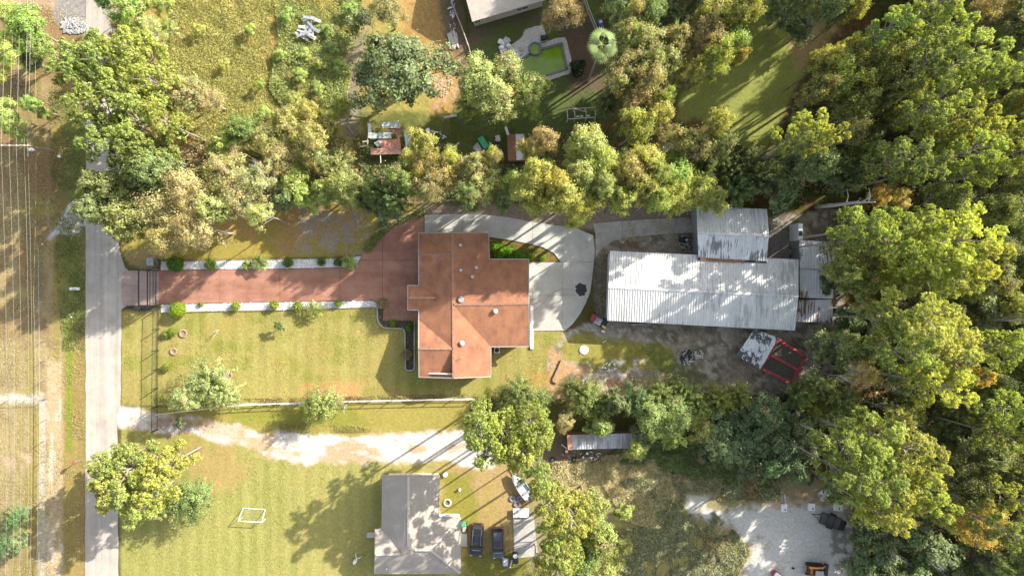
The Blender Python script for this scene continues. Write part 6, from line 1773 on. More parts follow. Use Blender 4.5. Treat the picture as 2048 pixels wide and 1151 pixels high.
# gate
gt = thing('gate', 'black steel driveway gate with overhead frame', 'gate', P(316, 575, 0))
GH = 3.2
for x in (300, 317):
    for y in (541, 610):
        p = P(x, y); mb = MB(); mb.box((p.x, p.y, GH / 2), (.14, .14, GH)); mb.build('post', M['black'], gt)
    a, b_ = P(x, 541), P(x, 610); mb = MB(); mb.beam((a.x, a.y, GH), (b_.x, b_.y, GH), .12, .16); mb.build('top_beam', M['black'], gt)
for y in (541, 610):
    a, b_ = P(300, y), P(317, y); mb = MB(); mb.beam((a.x, a.y, GH + .02), (b_.x, b_.y, GH + .02), .1, .12); mb.build('cross_beam', M['black'], gt)
a, b_ = P(313, 543), P(313, 608)
for z_ in (.15, 1.0, 1.95):
    mb = MB(); mb.beam((a.x, a.y, z_), (b_.x, b_.y, z_), .07, .07); mb.build('gate_rail', M['black'], gt)
for k in range(24):
    q = a.lerp(b_, k / 23); mb = MB(); mb.box((q.x, q.y, 1.05), (.035, .035, 1.75)); mb.build('gate_bar', M['black'], gt)
pb_ = thing('gate_pillar', 'dark capped pillar with motor box above the gate', 'pillar', P(315, 524, 0))
mb = MB(); mb.box((0, 0, 1.1), (.8, .95, 2.2)); mb.build('shaft', mat("dark_brick", (.07, .065, .06), .85, noise=.3, scale=6), pb_, world=False)
mb = MB(); mb.box((0, 0, 2.28), (1.05, 1.2, .16), taper=.85); mb.box((0, 0, 2.5), (.3, .3, .3), taper=.6); mb.build('cap', M['grey'], pb_, world=False)
cw = MB(); p = P(283, 615); cw.prism([(p.x - 2.1, p.y + .2), (p.x + 2.0, p.y + .15), (p.x + 1.2, p.y - .4), (p.x - .4, p.y - .5), (p.x - 1.4, p.y - .2)], -.02, .45)
tag(cw.build('culvert_wall', M['dark']), 'dark curved culvert wall at the ditch below the apron', kind='structure')

# ------------------------------------------------------------------ power line, roadside things
up_ = thing('utility_pole', 'wooden utility pole with crossarm and transformer beside the dry field', 'utility pole', P(108, 301, 0))
tp = P(43, 291, 9.6) - up_.location
mb = MB(); mb.tube([(0, 0, -.2), (tp.x * .5, tp.y * .5, 4.8), (tp.x, tp.y, 9.9)], [.17, .15, .12], 8); mb.build('pole', M['wood'], up_, world=False)
mb = MB(); mb.beam((tp.x - 2.9, tp.y + .05, 9.5), (tp.x + 1.2, tp.y, 9.5), .14, .16); mb.build('crossarm', M['wood'], up_, world=False)
wx = [2, 16, 24, 49, 60]
for x in (-2.7, -1.6, -.6, .5, 1.0):
    mb = MB(); mb.cyl((tp.x + x, tp.y, 9.6), .06, .22, 8); mb.build('insulator', M['white'], up_, world=False)
mb = MB(); mb.cyl((tp.x + .6, tp.y - .35, 8.0), .26, .9, 12); mb.build('transformer', M['galv'], up_, world=False)
wl_ = ['outermost', 'second', 'third', 'fourth', 'fifth']
for k, x in enumerate((-2.7, -1.6, -.6, .5, 1.0)):
    bx = up_.location.x + tp.x + x; by = up_.location.y + tp.y
    mb = MB()
    for sgn in (1, -1):
        pts = []
        for j in range(13):
            t_ = j / 12; pts.append((bx + sgn * t_ * (.6 + k * .1) * (-1 if sgn > 0 else .8), by + sgn * t_ * 90, 9.8 - 4 * t_ * (1 - t_) * 1.4))
        mb.tube(pts, .014, 4)
    tag(mb.build('power_wire', M['wire']), f'{wl_[k]} overhead wire running along the road, counted from the picture edge', 'power wire', 'overhead wires along the road')
mb = MB(); pts = []
for j in range(25):
    t_ = j / 24; q = P(66 + 6 * t_, -100 + 1400 * t_, 6.4); pts.append((q.x, q.y, 6.6 - math.sin(math.pi * ((t_ * 2) % 1)) * .7))
mb.tube(pts, .016, 4); tag(mb.build('power_wire', M['wire']), 'lower overhead cable nearest the road', 'power wire', 'overhead wires along the road')

mbx = thing('mailbox', 'white rounded mailbox on a post beside the road opposite the gate', 'mailbox', P(160, 577, 0))
mb = MB(); mb.box((0, 0, .5), (.1, .1, 1.05)); mb.build('post', M['palewood'], mbx, world=False)
mb = MB(); n_ = 10; vs = []
for x in (-.75, .6):
    vs += [(x, -.22, 1.0), (x, .22, 1.0)] + [(x, .22 * math.cos(a), 1.2 + .2 * math.sin(a)) for a in np.linspace(0, math.pi, n_)]
m0 = n_ + 2
ordr = [0, 1] + list(range(2, m0))
mb.add(vs, [tuple(ordr)[::-1], tuple(m0 + i for i in ordr)] + [(ordr[i], ordr[(i + 1) % m0], m0 + ordr[(i + 1) % m0], m0 + ordr[i]) for i in range(m0)])
mb.build('box', M['white'], mbx, world=False)
mb = MB(); mb.box((-.77, 0, 1.16), (.03, .36, .3)); mb.build('door', M['grey'], mbx, world=False)
mb = MB(); mb.box((.0, -.1, 1.42), (.6, .2, .02)); mb.build('flag', M['galv'], mbx, world=False)

sgn_ = thing('road_sign', 'red road sign on a thin post beside the road', 'sign', P(161, 919, 0))
mb = MB(); mb.cyl((0, 0, 0), .04, 2.3, 6); mb.build('post', M['galv'], sgn_, world=False)
mb = MB(); vs = []
for y in (-.02, .02):
    vs += [(.38 * math.cos(R(22.5 + 45 * k)), y, 1.95 + .38 * math.sin(R(22.5 + 45 * k))) for k in range(8)]
vs = [(y, x, z) for x, y, z in vs]
mb.add(vs, [tuple(range(8)), tuple(range(15, 7, -1))] + [(i, i + 8, (i + 1) % 8 + 8, (i + 1) % 8) for i in range(8)])
mb.v = [(x + .06, y, z) for x, y, z in mb.v]; mb.build('sign_plate', M['redpaint'], sgn_, world=False)
for k, (x, y, s, lab) in enumerate(((120, 313, .3, 'white rounded stone under the utility pole'), (139, 628, .16, 'white scrap on the shaded verge, uppermost of three'), (143, 634, .16, 'white scrap on the shaded verge, middle of three'), (160, 652, .14, 'white scrap on the shaded verge, lowest of three'), (85, 488, .14, 'white marker at the upper end of the chain link fence'))):
    p = P(x, y); mb = MB(); mb.ball((p.x, p.y, s * .5), s, 8, 5, (1, .8, .6), .15); tag(mb.build('stone', M['white']), lab, 'stone')

# ------------------------------------------------------------------ lawn furniture
def stone_ring(x, y, r_, label, n=11):
    root = thing('stone_ring', label, 'stone ring', P(x, y, 0))
    for k in range(n):
        a = 2 * math.pi * k / n; mb = MB(); mb.box((r_ * math.cos(a), r_ * math.sin(a), .1), (.24, r_ * 6.28 / n * .9, .22), a + random.uniform(-.05, .05)); mb.build('block', M['clay'], root, world=False, bevel=.03)
    mb = MB(); mb.cyl((0, 0, -.01), r_ - .12, .05, 16); mb.build('soil', M['wood'], root, world=False)
    return root
stone_ring(367, 666, .52, 'pink stone ring around a young plant on the front lawn')
stone_ring(348, 702, .45, 'empty pink stone ring near the road fence')
stone_ring(456, 751, .6, 'stone ring beside the pale feathery tree')

gl = thing('football_goal', 'white framed football goal on the lower lawn', 'goal', P(508, 1026, 0), R(-3))
W2, D2, H2 = 1.8, .72, 1.55
for s in (-1, 1):
    mb = MB(); mb.tube([(s * (W2 - .1), D2, .04), (s * W2, -D2, H2)], .05, 8); mb.build('side_bar', M['white'], gl, world=False)
    mb = MB(); mb.tube([(s * W2, -D2, 0), (s * W2, -D2, H2)], .05, 8); mb.build('goal_post', M['white'], gl, world=False)
mb = MB(); mb.tube([(-W2, -D2, H2), (W2, -D2, H2)], .055, 8); mb.build('crossbar', M['white'], gl, world=False)
mb = MB(); mb.tube([(-W2 + .1, D2, .04), (W2 - .1, D2, .04)], .05, 8); mb.build('ground_bar', M['white'], gl, world=False)
mb = MB()
for k in range(13):
    x = -W2 + .2 + k * (2 * W2 - .4) / 12; mb.tube([(x, D2, .05), (x, -D2, H2)], .004, 3, False)
for k in range(1, 9):
    t_ = k / 9; mb.tube([(-W2 + .05, D2 - t_ * 2 * D2, H2 * t_), (W2 - .05, D2 - t_ * 2 * D2, H2 * t_)], .004, 3, False)
o = mb.build('net', M['wire'], gl, world=False); o['kind'] = 'stuff'

sw = thing('lawn_ornament', 'white long legged bird shaped ornament in the shade left of the tan grey house', 'ornament', P(711, 1120, 0), R(60))
mb = MB(); mb.ball((0, 0, .45), .34, 12, 8, (1.4, .8, .8)); mb.tube([(.35, 0, .55), (.75, 0, .8), (.95, .15, 1.0)], [.13, .08, .05], 8); mb.ball((1.0, .17, 1.02), .1, 8, 5); mb.build('body', M['white'], sw, world=False, smooth=True)
for s in (-1, 1):
    mb = MB(); mb.tube([(.6, .1 * s, .5), (.95, .45 * s, .35), (1.15, .5 * s, .1)], [.07, .05, .03], 6); mb.build('wing_spar', M['white'], sw, world=False)
    mb = MB(); mb.cyl((.05, .12 * s, 0), .03, .4, 6); mb.build('leg', M['grey'], sw, world=False)

# lids, tanks
for x, y, r_, h, lab, m_, nm in ((1168, 699, .68, .12, 'flat round white lid on the dry lawn', M['white'], 'tank_lid'), (1275, 767, .72, .7, 'round pale tank with a stepped rim near the debris', M['clay'], 'water_tank')):
    rt = thing(nm, lab, 'tank' if h > .5 else 'lid', P(x, y, 0))
    mb = MB(); mb.cyl((0, 0, 0), r_, h, 24); mb.build('drum', m_, rt, world=False)
    mb = MB(); mb.cyl((0, 0, h), r_ * .72, .08, 24); mb.build('cover', m_, rt, world=False)
lg = MB(); lg.tube([P(x, y, .12) for x, y in ((1121, 720), (1116, 732), (1110, 745), (1104, 757), (1105, 764), (1112, 767))], .09, 6)
tag(lg.build('black_hose', M['dark']), 'thick dark hose curving across the dirt edge of the lawn', 'hose')
tag(MB().tube([P(x, y, .3) for x, y in ((1421, 770), (1430, 773), (1443, 774))], .42, 10).build('log', M['clay']), 'thick pinkish log at the foot of the dirt yard', 'log')
for k, (a, b_, r_, lab) in enumerate((((1316, 742), (1319, 762), .09, 'thin pale pole lying upright in the picture near the debris'), ((1626, 716), (1648, 727), .08, 'thin pale pipe on the dirt right of the red frame'), ((1405, 783), (1500, 781), .1, 'long pale pole along the lower edge of the dirt yard'))):
    pa, pb = P(*a), P(*b_); tag(MB().tube([(pa.x, pa.y, .1), (pb.x, pb.y, .12)], r_, 6).build('pole', M['palewood']), lab, 'pole')
# debris heaps
def heap(x, y, rx, ry, n, mats, label, name='rubble', smin=.06, smax=.22, seed=1):
    rg = random.Random(seed); groups = {}
    for k in range(n):
        a = rg.uniform(0, 6.28); q = math.sqrt(rg.random()); px_, py_ = x + rx * q * math.cos(a), y + ry * q * math.sin(a)
        p = P(px_, py_); s = rg.uniform(smin, smax); m_ = rg.choice(mats)
        groups.setdefault(m_.name, (MB(), m_))[0].box((p.x, p.y, s * .4 + rg.random() * .3 * (1 - q)), (s * rg.uniform(1, 4), s, s * .6), rot=Matrix.Rotation(rg.uniform(0, 6), 3, 'Z') @ Matrix.Rotation(rg.uniform(-.5, .5), 3, 'X'))
    for mb, m_ in groups.values():
        tag(mb.build(name, m_), label, kind='stuff')
heap(1373, 714, 13, 16, 80, [M['dark'], M['stone'], M['dark'], M['grey']], 'burnt rubbish and pale ash scattered on the dirt yard', seed=2)
heap(1395, 708, 12, 8, 40, [M['stone']], 'pale ash scattered beside the burnt rubbish', seed=3)
heap(1240, 762, 78, 24, 170, [M['white'], M['clay'], M['stone']], 'broken pale rubble strewn below the dry lawn', seed=4, smin=.04, smax=.12)
heap(1220, 732, 16, 10, 26, [M['white']], 'small white rubble patch on the dry lawn', seed=6, smin=.05, smax=.16)
heap(1630, 690, 18, 60, 130, [M['stone'], M['palewood']], 'small scrap scattered on the dirt right of the red frame', seed=5, smin=.04, smax=.14)
heap(1180, 912, 60, 10, 80, [M['stone'], M['grey'], M['white'], M['dark']], 'junk scattered below the storage shed', seed=7, smin=.05, smax=.13)
heap(1655, 990, 18, 12, 120, [M['clay'], M['white'], M['stone']], 'pale rubble heap above the white pads', seed=8, smin=.06, smax=.2)
heap(1375, 490, 16, 12, 60, [M['dark'], M['grey'], M['stone']], 'dark machinery scraps beside the streaked shed', seed=9)
heap(1585, 495, 6, 24, 50, [M['dark'], M['grey'], M['stone']], 'dark scrap along the concrete pad edge', seed=10)
heap(850, 272, 40, 14, 40, [M['stone'], M['white']], 'pale scraps on the ground right of the ruined shack', seed=11)
heap(990, 300, 16, 26, 70, [M['grey'], M['dark'], M['white']], 'scrap piled left of the gabled garden shed', seed=12)
heap(895, 160, 14, 30, 50, [M['palewood'], M['stone']], 'pale scraps on the bare path', seed=13, smin=.04, smax=.12)
heap(905, 30, 8, 40, 34, [M['grey'], M['white']], 'odds and ends stored along the pale roof house wall', seed=14)
heap(148, 52, 26, 16, 240, [M['grey'], M['stone'], M['darkconc']], 'grey broken stone tipped at the roadside near the upper edge', name='stone_heap', seed=15, smin=.08, smax=.22)
# rubbish heap in the field: sheets and planks
hp = thing('rubbish_heap', 'grey and white heap of boards and sheets in the weedy field', 'rubbish heap', P(618, 66, 0))
rg = random.Random(31)
for k in range(26):
    x = 618 + rg.gauss(0, 9); y = 66 + rg.gauss(0, 10); p = P(x, y)
    mb = MB(); mb.box((p.x, p.y, .75 + rg.random() * .6), (rg.uniform(.9, 2.3), rg.uniform(.12, .55), .04), rot=Matrix.Rotation(rg.uniform(-1.2, .6), 3, 'Z') @ Matrix.Rotation(rg.uniform(-.3, .3), 3, 'Y'))
    mb.build('board', rg.choice([M['tarp'], M['palewood'], M['grey'], M['galv']]), hp)
# timber stack
ls = thing('timber_stack', 'stack of pale planks beside the leaning board fence', 'timber stack', P(907, 82, 0))
for k in range(11):
    mb = MB(); p = P(900 + (k % 6) * 3 + rg.uniform(-.5, .5), 82 + rg.uniform(-3, 3)); mb.box((p.x, p.y, .12 + (k // 6) * .12), (.2, 2.4, .09), R(12) + rg.uniform(-.08, .08)); mb.build('plank', M['palewood'], ls)
br_ = thing('fire_box', 'small dark metal fire box on the bare path', 'fire box', P(893, 129, 0), R(-8))
for dx, dy, sx_, sy_ in ((-.4, 0, .12, 1.0), (.4, 0, .12, 1.0), (0, .45, .7, .12), (0, -.45, .7, .12)):
    mb = MB(); mb.box((dx, dy, .25), (sx_, sy_, .5)); mb.build('side', M['dark'], br_, world=False)
mb = MB(); mb.box((0, 0, .08), (.7, .8, .1)); mb.build('floor_plate', M['stone'], br_, world=False)
mb = MB(); mb.slab([P(921, 160, .3), P(927, 153, .3), P(934, 172, .3), P(929, 182, .3)], .05); tag(mb.build('corrugated_sheet', M['tarp']), 'pale green sheet lying at the end of the leaning board fence', 'sheet')
# play frame
pf = thing('play_frame', 'timber swing and climbing frame on the pool lawn', 'play frame', P(1160, 233, 0), R(4))
for x in (-2.1, -1.0, .7, 2.1):
    for y in (-.75, .75):
        mb = MB(); mb.box((x, y, 1.0), (.1, .1, 2.0)); mb.build('post', M['palewood'], pf, world=False)
    mb = MB(); mb.box((x, 0, 2.03), (.1, 1.6, .1)); mb.build('cross_beam', M['palewood'], pf, world=False)
for y in (-.75, .75):
    mb = MB(); mb.box((0, y, 1.95), (4.3, .1, .1)); mb.build('side_beam', M['palewood'], pf, world=False)
mb = MB(); mb.beam((-1.0, .7, 2.1), (.9, .1, 2.1), .09); mb.build('brace', M['palewood'], pf, world=False)
for k in range(5):
    mb = MB(); mb.box((-1.9 + k * .24, .95, 1.85), (.2, .5, .04)); mb.build('plank', M['orange'] if k % 2 else M['wood'], pf, world=False)
for x in (-.4, .2, 1.2):
    mb = MB(); mb.box((x, -.1, .5), (.45, .2, .04)); mb.tube([(x - .2, -.1, .5), (x - .2, -.1, 2.0)], .012, 3); mb.tube([(x + .2, -.1, .5), (x + .2, -.1, 2.0)], .012, 3); mb.build('swing_seat', M['white'], pf, world=False)
# things near the gabled shed
mb = MB(); p = P(967, 286); mb.box((p.x, p.y, .3), (.95, 1.9, .4), R(33)); mb.box((p.x, p.y, .52), (.7, 1.6, .06), R(33)); tag(mb.build('green_cart_bed', M['green']), 'green tilted cart bed on the dark grass left of the gabled garden shed', 'cart')
mb = MB(); p = P(954, 297); mb.slab([(p.x - .7, p.y + .1, .25), (p.x + .1, p.y + .9, .3), (p.x + .8, p.y - .1, .2), (p.x + .1, p.y - .8, .25)], .2); tag(mb.build('crumpled_tarp', mat("grey_cover", (.3, .29, .32), .7, noise=.2)), 'grey folded cover beside the green cart bed', 'cover')
mb = MB(); p = P(996, 278); mb.box((p.x, p.y, .35), (.7, .9, .6), R(15)); tag(mb.build('crate', mat("pink_crate", (.55, .42, .4), .7, noise=.3, scale=6)), 'pale pinkish crate left of the gabled garden shed', 'crate')
mb = MB(); mb.beam(P(905, 298, .2), P(918, 285, .3), .25, .1); tag(mb.build('ladder_piece', M['galv']), 'grey metal piece lying by the bank below the big leafy tree', 'metal piece')
for x, y, lab in ((841, 264, 'white bucket right of the ruined shack, nearer one'), (856, 262, 'pale bucket right of the ruined shack, farther one')):
    p = P(x, y); tag(MB().cyl((p.x, p.y, 0), .28, .4, 12, .34).build('bucket', M['white']), lab, 'bucket')
mb = MB(); a, b_ = P(888, 235, .2), P(914, 231, .2); mb.beam(a, b_, .35, .2); tag(mb.build('beam', M['galv']), 'pale beam lying on the grass above the shack path', 'beam')
bt = thing('red_blue_barrow', 'red and blue small cart tucked behind the board fence near the fan palm', 'cart', P(1200, 50, 0), R(20))
mb = MB(); mb.box((0, 0, .45), (.7, 1.3, .4)); mb.build('tray', M['blue'], bt, world=False)
mb = MB(); mb.box((-.3, -.6, .4), (.35, .6, .5)); mb.build('hood', M['redpaint'], bt, world=False)
for x in (-.42, .42):
    mb = MB(); mb.tube([(x - .06, 0, .25), (x + .06, 0, .25)], .25, 12); mb.build('wheel', M['dark'], bt, world=False)
mb = MB(); mb.box((0.1, .2, .7), (.5, .4, .08)); mb.build('lid', M['white'], bt, world=False)

# ------------------------------------------------------------------ vehicles
def car(x, y, rz, label, paint_, L_=4.9, W_=1.95, H_=1.75, rails=True, name='parked_car'):
    root = thing(name, label, 'car', P(x, y, 0), rz)
    hw = W_ / 2
    st = [(-L_ / 2, .62, .72), (-L_ / 2 + .12, .85, .9), (-L_ * .4, .96, 1.02), (-L_ * .2, 1.0, 1.08), (0, 1.0, 1.08), (L_ * .25, 1.0, 1.08), (L_ * .42, .97, 1.1), (L_ / 2 - .1, .88, 1.0), (L_ / 2, .7, .85)]
    vs = []; fs = []
    for yy, w_, h_ in st:
        w2 = hw * w_
        vs += [(-w2 * .96, yy, .28), (-w2, yy, .6), (-w2 * .93, yy, h_ * .95), (-w2 * .5, yy, h_), (w2 * .5, yy, h_), (w2 * .93, yy, h_ * .95), (w2, yy, .6), (w2 * .96, yy, .28)]
    n = 8
    for i in range(len(st) - 1):
        for k in range(n):
            fs.append((i * n + k, (i + 1) * n + k, (i + 1) * n + (k + 1) % n, i * n + (k + 1) % n))
    fs.append(tuple(range(n))); fs.append(tuple(range((len(st) - 1) * n, len(st) * n))[::-1])
    mb = MB(); mb.add(vs, fs); body = mb.build('body', paint_, root, world=False, smooth=True, bevel=.03)
    # front is -Y: bonnet, windscreen, roof
    def sec(yy, w_, h_): return [(-hw * w_, yy, h_), (hw * w_, yy, h_)]
    yA, yB, yC, yD = -L_ * .27, -L_ * .13, L_ * .40, L_ * .475
    b0 = sec(yA, .86, 1.05) + sec(yD, .84, 1.05); r0_ = sec(yB, .68, H_ - .03) + sec(yC, .66, H_ - .06)
    A_, B_, D__, C__ = b0[0], b0[1], b0[2], b0[3]
    a_, bq, d_, c_ = r0_[0], r0_[1], r0_[2], r0_[3]
    mb = MB(); mb.add([A_, B_, C__, D__, a_, bq, c_, d_], [(0, 1, 5, 4), (1, 2, 6, 5), (2, 3, 7, 6), (3, 0, 4, 7)]); mb.build('windows', M['glass'], root, world=False)
    mb = MB()
    mb.slab([(a_[0], a_[1], H_ - .02), (bq[0], bq[1], H_ - .02), (0.0 + bq[0], (yB + yC) / 2, H_ + .02), (c_[0], c_[1], H_ - .05), (d_[0], d_[1], H_ - .05), (a_[0], (yB + yC) / 2, H_ + .02)], .05)
    mb.build('roof', paint_, root, world=False, bevel=.02)
    mb = MB(); mb.box((0, (yB + yC) / 2 - .5, H_ + .012), (hw * .95, 1.0, .03)); mb.build('sunroof', M['glass'], root, world=False)
    if rails:
        for s in (-1, 1):
            mb = MB(); mb.tube([(s * hw * .64, yB + .2, H_), (s * hw * .64, yB + .35, H_ + .07), (s * hw * .62, yC - .25, H_ + .06), (s * hw * .62, yC - .1, H_ - .02)], .03, 6); mb.build('roof_rail', M['chrome'], root, world=False)
    for s in (-1, 1):
        mb = MB(); mb.box((s * (hw + .08), yA + .35, 1.08), (.18, .12, .14)); mb.build('mirror', paint_, root, world=False, bevel=.03)
        mb = MB(); mb.box((s * hw * .68, -L_ / 2 + .1, .78), (.34, .16, .12)); mb.build('headlight', M['chrome'], root, world=False)
        mb = MB(); mb.box((s * hw * .72, L_ / 2 - .1, .9), (.26, .14, .14)); mb.build('tail_light', M['redpaint'], root, world=False)
        for yy in (-L_ * .31, L_ * .3):
            mb = MB(); mb.tube([(s * (hw - .2), yy, .34), (s * (hw + .02), yy, .34)], .34, 18); wh = mb.build('wheel', M['dark'], root, world=False)
            mb = MB(); mb.tube([(s * (hw + .0), yy, .34), (s * (hw + .035), yy, .34)], .2, 12); mb.build('rim', M['chrome'], wh, world=False)
    mb = MB(); mb.box((0, -L_ * .295, 1.13), (W_ * .62, .07, .03)); mb.build('wiper', M['chrome'], root, world=False)
    return root


car(954, 1075, R(-4), 'black car with silver roof rails parked nearest the tan grey house', M['carblack'], 5.0, 2.0, 1.75)
car(996, 1081, R(2), 'dark grey car parked between the black car and the slab', M['cargrey'], 4.7, 1.85, 1.6, rails=False)

# boat on trailer
bo = thing('small_boat', 'small white and grey motor boat standing on its trailer', 'boat', P(1043, 968, 0), R(33))
def boat_mesh():
    st = [(-2.3, .35, .8), (-2.1, .7, .85), (-1.0, .82, .9), (.4, .8, .95), (1.4, .6, 1.02), (2.1, .25, 1.1), (2.4, .03, 1.15)]
    vs = []; fs = []
    for yy, w_, z_ in st: vs += [(0, yy, .35 + max(0, yy) * .12), (w_ * .8, yy, .55 + max(0, yy) * .08), (w_, yy, z_), (-w_, yy, z_), (-w_ * .8, yy, .55 + max(0, yy) * .08)]
    for i in range(len(st) - 1):
        for k in (0, 1, 3, 4):
            fs.append((i * 5 + k, (i + 1) * 5 + k, (i + 1) * 5 + (k + 1) % 5, i * 5 + (k + 1) % 5))
    fs.append((0, 1, 2, 3, 4))
    return vs, fs, st
vs, fs, st_ = boat_mesh()
mb = MB(); mb.add(vs, fs); mb.build('hull', M['white'], bo, world=False)
mb = MB()
for (y0_, w0, z0), (y1_, w1, z1) in zip(st_[:-1], st_[1:]):
    for s in (-1, 1): mb.beam((s * w0, y0_, z0), (s * w1, y1_, z1), .14, .1)
mb.build('gunwale', M['galv'], bo, world=False)
mb = MB(); mb.prism([(-.6, -2.0), (.6, -2.0), (.65, .6), (.35, 1.6), (-.35, 1.6), (-.65, .6)], .5, .62); mb.build('deck', M['tarp'], bo, world=False)
mb = MB(); mb.prism([(-.55, 1.0), (.55, 1.0), (.1, 2.1), (-.1, 2.1)], .8, 1.0); mb.build('foredeck', M['white'], bo, world=False)
for yy in (-1.3, .1):
    mb = MB(); mb.box((0, yy, .8), (1.1, .35, .3)); mb.build('seat', M['grey'], bo, world=False, bevel=.04)
mb = MB(); mb.box((0, .75, 1.05), (.8, .08, .4)); mb.build('windscreen', M['glass'], bo, world=False)
mb = MB(); mb.box((0, -2.45, .8), (.4, .45, .6)); mb.box((0, -2.5, .3), (.15, .2, .6)); mb.build('outboard_motor', M['black'], bo, world=False, bevel=.05)
mb = MB(); mb.box((0, .3, .28), (.1, 5.2, .1)); mb.box((0, -.6, .3), (1.8, .1, .1)); mb.build('trailer_frame', M['black'], bo, world=False)
for s in (-1, 1):
    mb = MB(); mb.tube([(s * .85 - .1, -.6, .28), (s * .85 + .1, -.6, .28)], .28, 14); mb.build('wheel', M['dark'], bo, world=False)

# bicycles-like hoops -> tyres
tyre = thing('tyre', 'bluish bare tyre left of the pair above the white board', 'tyre', P(1025, 996, 0))
mb = MB(); mb.torus((0, 0, .1), .42, .1, 20, 6); mb.build('rubber', mat("worn_tyre", (.16, .15, .2), .6), tyre, world=False)
mb = MB(); mb.torus((0, 0, .1), .30, .03, 20, 5); mb.build('rim', M['chrome'], tyre, world=False)
dup(tyre, P(1039, 996, 0), 1.0, 'bluish bare tyre right of the pair above the white board')
dup(tyre, P(1034, 1007, 0), 2.0, 'third tyre lying just above the white board', 1.05)
for x, y in ((1020, 1000),): pass
wb = thing('white_board', 'white board table stained with leaves beside the slab', 'board', P(1042, 1022, 0))
mb = MB(); mb.box((0, 0, .62), (2.4, 1.35, .06)); mb.build('top', M['white'], wb, world=False)
for x in (-1, 1):
    for y in (-.5, .5):
        mb = MB(); mb.box((x, y, .3), (.08, .08, .6)); mb.build('leg', M['galv'], wb, world=False)
mb = MB(); rg = random.Random(4)
for k in range(26): mb.box((-.7 + rg.gauss(0, .3), rg.gauss(0, .25), .66), (.22, .05, .015), rg.uniform(0, 3))
o = mb.build('stray_leaves', M['wood'], wb, world=False); o['kind'] = 'stuff'
tk = thing('smoker', 'black drum smoker with a white round lid at the slab edge', 'smoker', P(1031, 1110, 0), R(6))
mb = MB(); mb.tube([(0, -.9, .7), (0, .7, .7)], .4, 16); mb.build('drum', M['black'], tk, world=False)
mb = MB(); mb.cyl((0, .35, 1.08), .34, .12, 18); mb.build('lid', M['white'], tk, world=False)
for y in (-.7, .5):
    mb = MB(); mb.box((0, y, .2), (.7, .08, .4)); mb.build('leg', M['black'], tk, world=False)
gc = thing('covered_grill', 'grey covered grill below the dark grey car', 'grill', P(1011, 1121, 0))
mb = MB(); mb.box((0, 0, .5), (.95, 1.1, .95), taper=.75); mb.build('cover', mat("grey_fabric", (.36, .37, .42), .7), gc, world=False, bevel=.1)
mb = MB(); mb.box((0, 0, 1.0), (.6, .7, .1), taper=.5); mb.build('lid', mat("grey_fabric_top", (.42, .43, .48), .7), gc, world=False)
pl_ = thing('white_pallet', 'pale leaning plank at the slab edge', 'plank', P(1022, 1124, 0)); mb = MB(); mb.box((0, 0, .5), (.2, 1.2, .06), R(-12)); mb.build('board', M['palewood'], pl_, world=False)
gb = thing('toy_cart', 'green and yellow toy cart beside the tan grey house', 'toy cart', P(929, 1052, 0))
mb = MB(); mb.box((-.1, .5, .4), (.7, .7, .45)); mb.build('hood', M['green'], gb, world=False, bevel=.08)
mb = MB(); mb.box((0, -.3, .35), (.6, .8, .4)); mb.build('seat', M['fascia'], gb, world=False, bevel=.08)
for x in (-.4, .4):
    for y in (-.5, .55):
        mb = MB(); mb.tube([(x - .06, y, .18), (x + .06, y, .18)], .18, 12); mb.build('wheel', M['dark'], gb, world=False)
mb = MB(); p = P(895, 1004); mb.torus((p.x, p.y, .1), .5, .14, 16, 6); tag(mb.build('fire_ring', M['stone']), 'stone fire ring right of the tan grey house', 'fire ring')
for x, y, s, lab in ((920, 977, .16, 'small white pot above the stone fire ring'), (891, 947, .3, 'pale pot stand at the upper corner of the tan grey house'), (1078, 943, .22, 'white post cap beside the small boat')):
    p = P(x, y); tag(MB().cyl((p.x, p.y, 0), s, .5, 12, s * 1.2).build('plant_pot', M['white']), lab, 'pot')
cr_ = thing('wire_cart', 'pinkish wire cart half hidden under the tree right of the boat', 'cart', P(1100, 972, 0), R(20))
for y in (-.5, .5):
    mb = MB(); mb.tube([(-.7, y, .5), (.7, y, .5)], .03, 5); mb.build('rail', M['redpaint'], cr_, world=False)
for x in (-.7, -.2, .3, .7):
    mb = MB(); mb.tube([(x, -.5, .5), (x, .5, .5)], .025, 5); mb.build('cross_wire', M['galv'], cr_, world=False)
for x in (-.6, .6):
    mb = MB(); mb.torus((x, 0, .28), .25, .04, 14, 5); mb.build('wheel', M['dark'], cr_, world=False)
# junk under the storage shed
for x, y, r_, lab in ((1148, 918, .32, 'black tyre lying below the rusty end of the storage shed'), (1162, 924, .3, 'worn tyre tilted beside the black tyre'), (1105, 918, .3, 'grey tyre under the pines left of the storage shed')):
    p = P(x, y); tg = thing('old_tyre', lab, 'tyre', p); mb = MB(); mb.torus((0, 0, .12), r_, .13, 18, 6); mb.build('rubber', M['dark'], tg, world=False); mb = MB(); mb.cyl((0, 0, .05), r_ * .55, .06, 14); mb.build('rim', M['grey'], tg, world=False)
for x, y, s, m_, lab in ((1134, 909, .24, M['redpaint'], 'small red drum at the rusty end of the storage shed'), (1133, 901, .2, M['white'], 'white jug above the small red drum'), (1174, 905, .17, M['white'], 'white pail under the middle of the storage shed wall'), (1166, 913, .15, M['white'], 'small white pail below the shed wall, left one'), (1182, 914, .15, M['white'], 'small white pail below the shed wall, right one'), (1171, 920, .2, M['white'], 'lowest white pail below the shed wall')):
    p = P(x, y); tag(MB().cyl((p.x, p.y, 0), s, .4, 10, s * 1.1).build('pail', m_), lab, 'pail')
tag(MB().beam(P(1123, 888, .3), P(1133, 896, .3), .12, .1).build('pipe', M['white']), 'white pipe leaning at the rusty end of the storage shed', 'pipe')

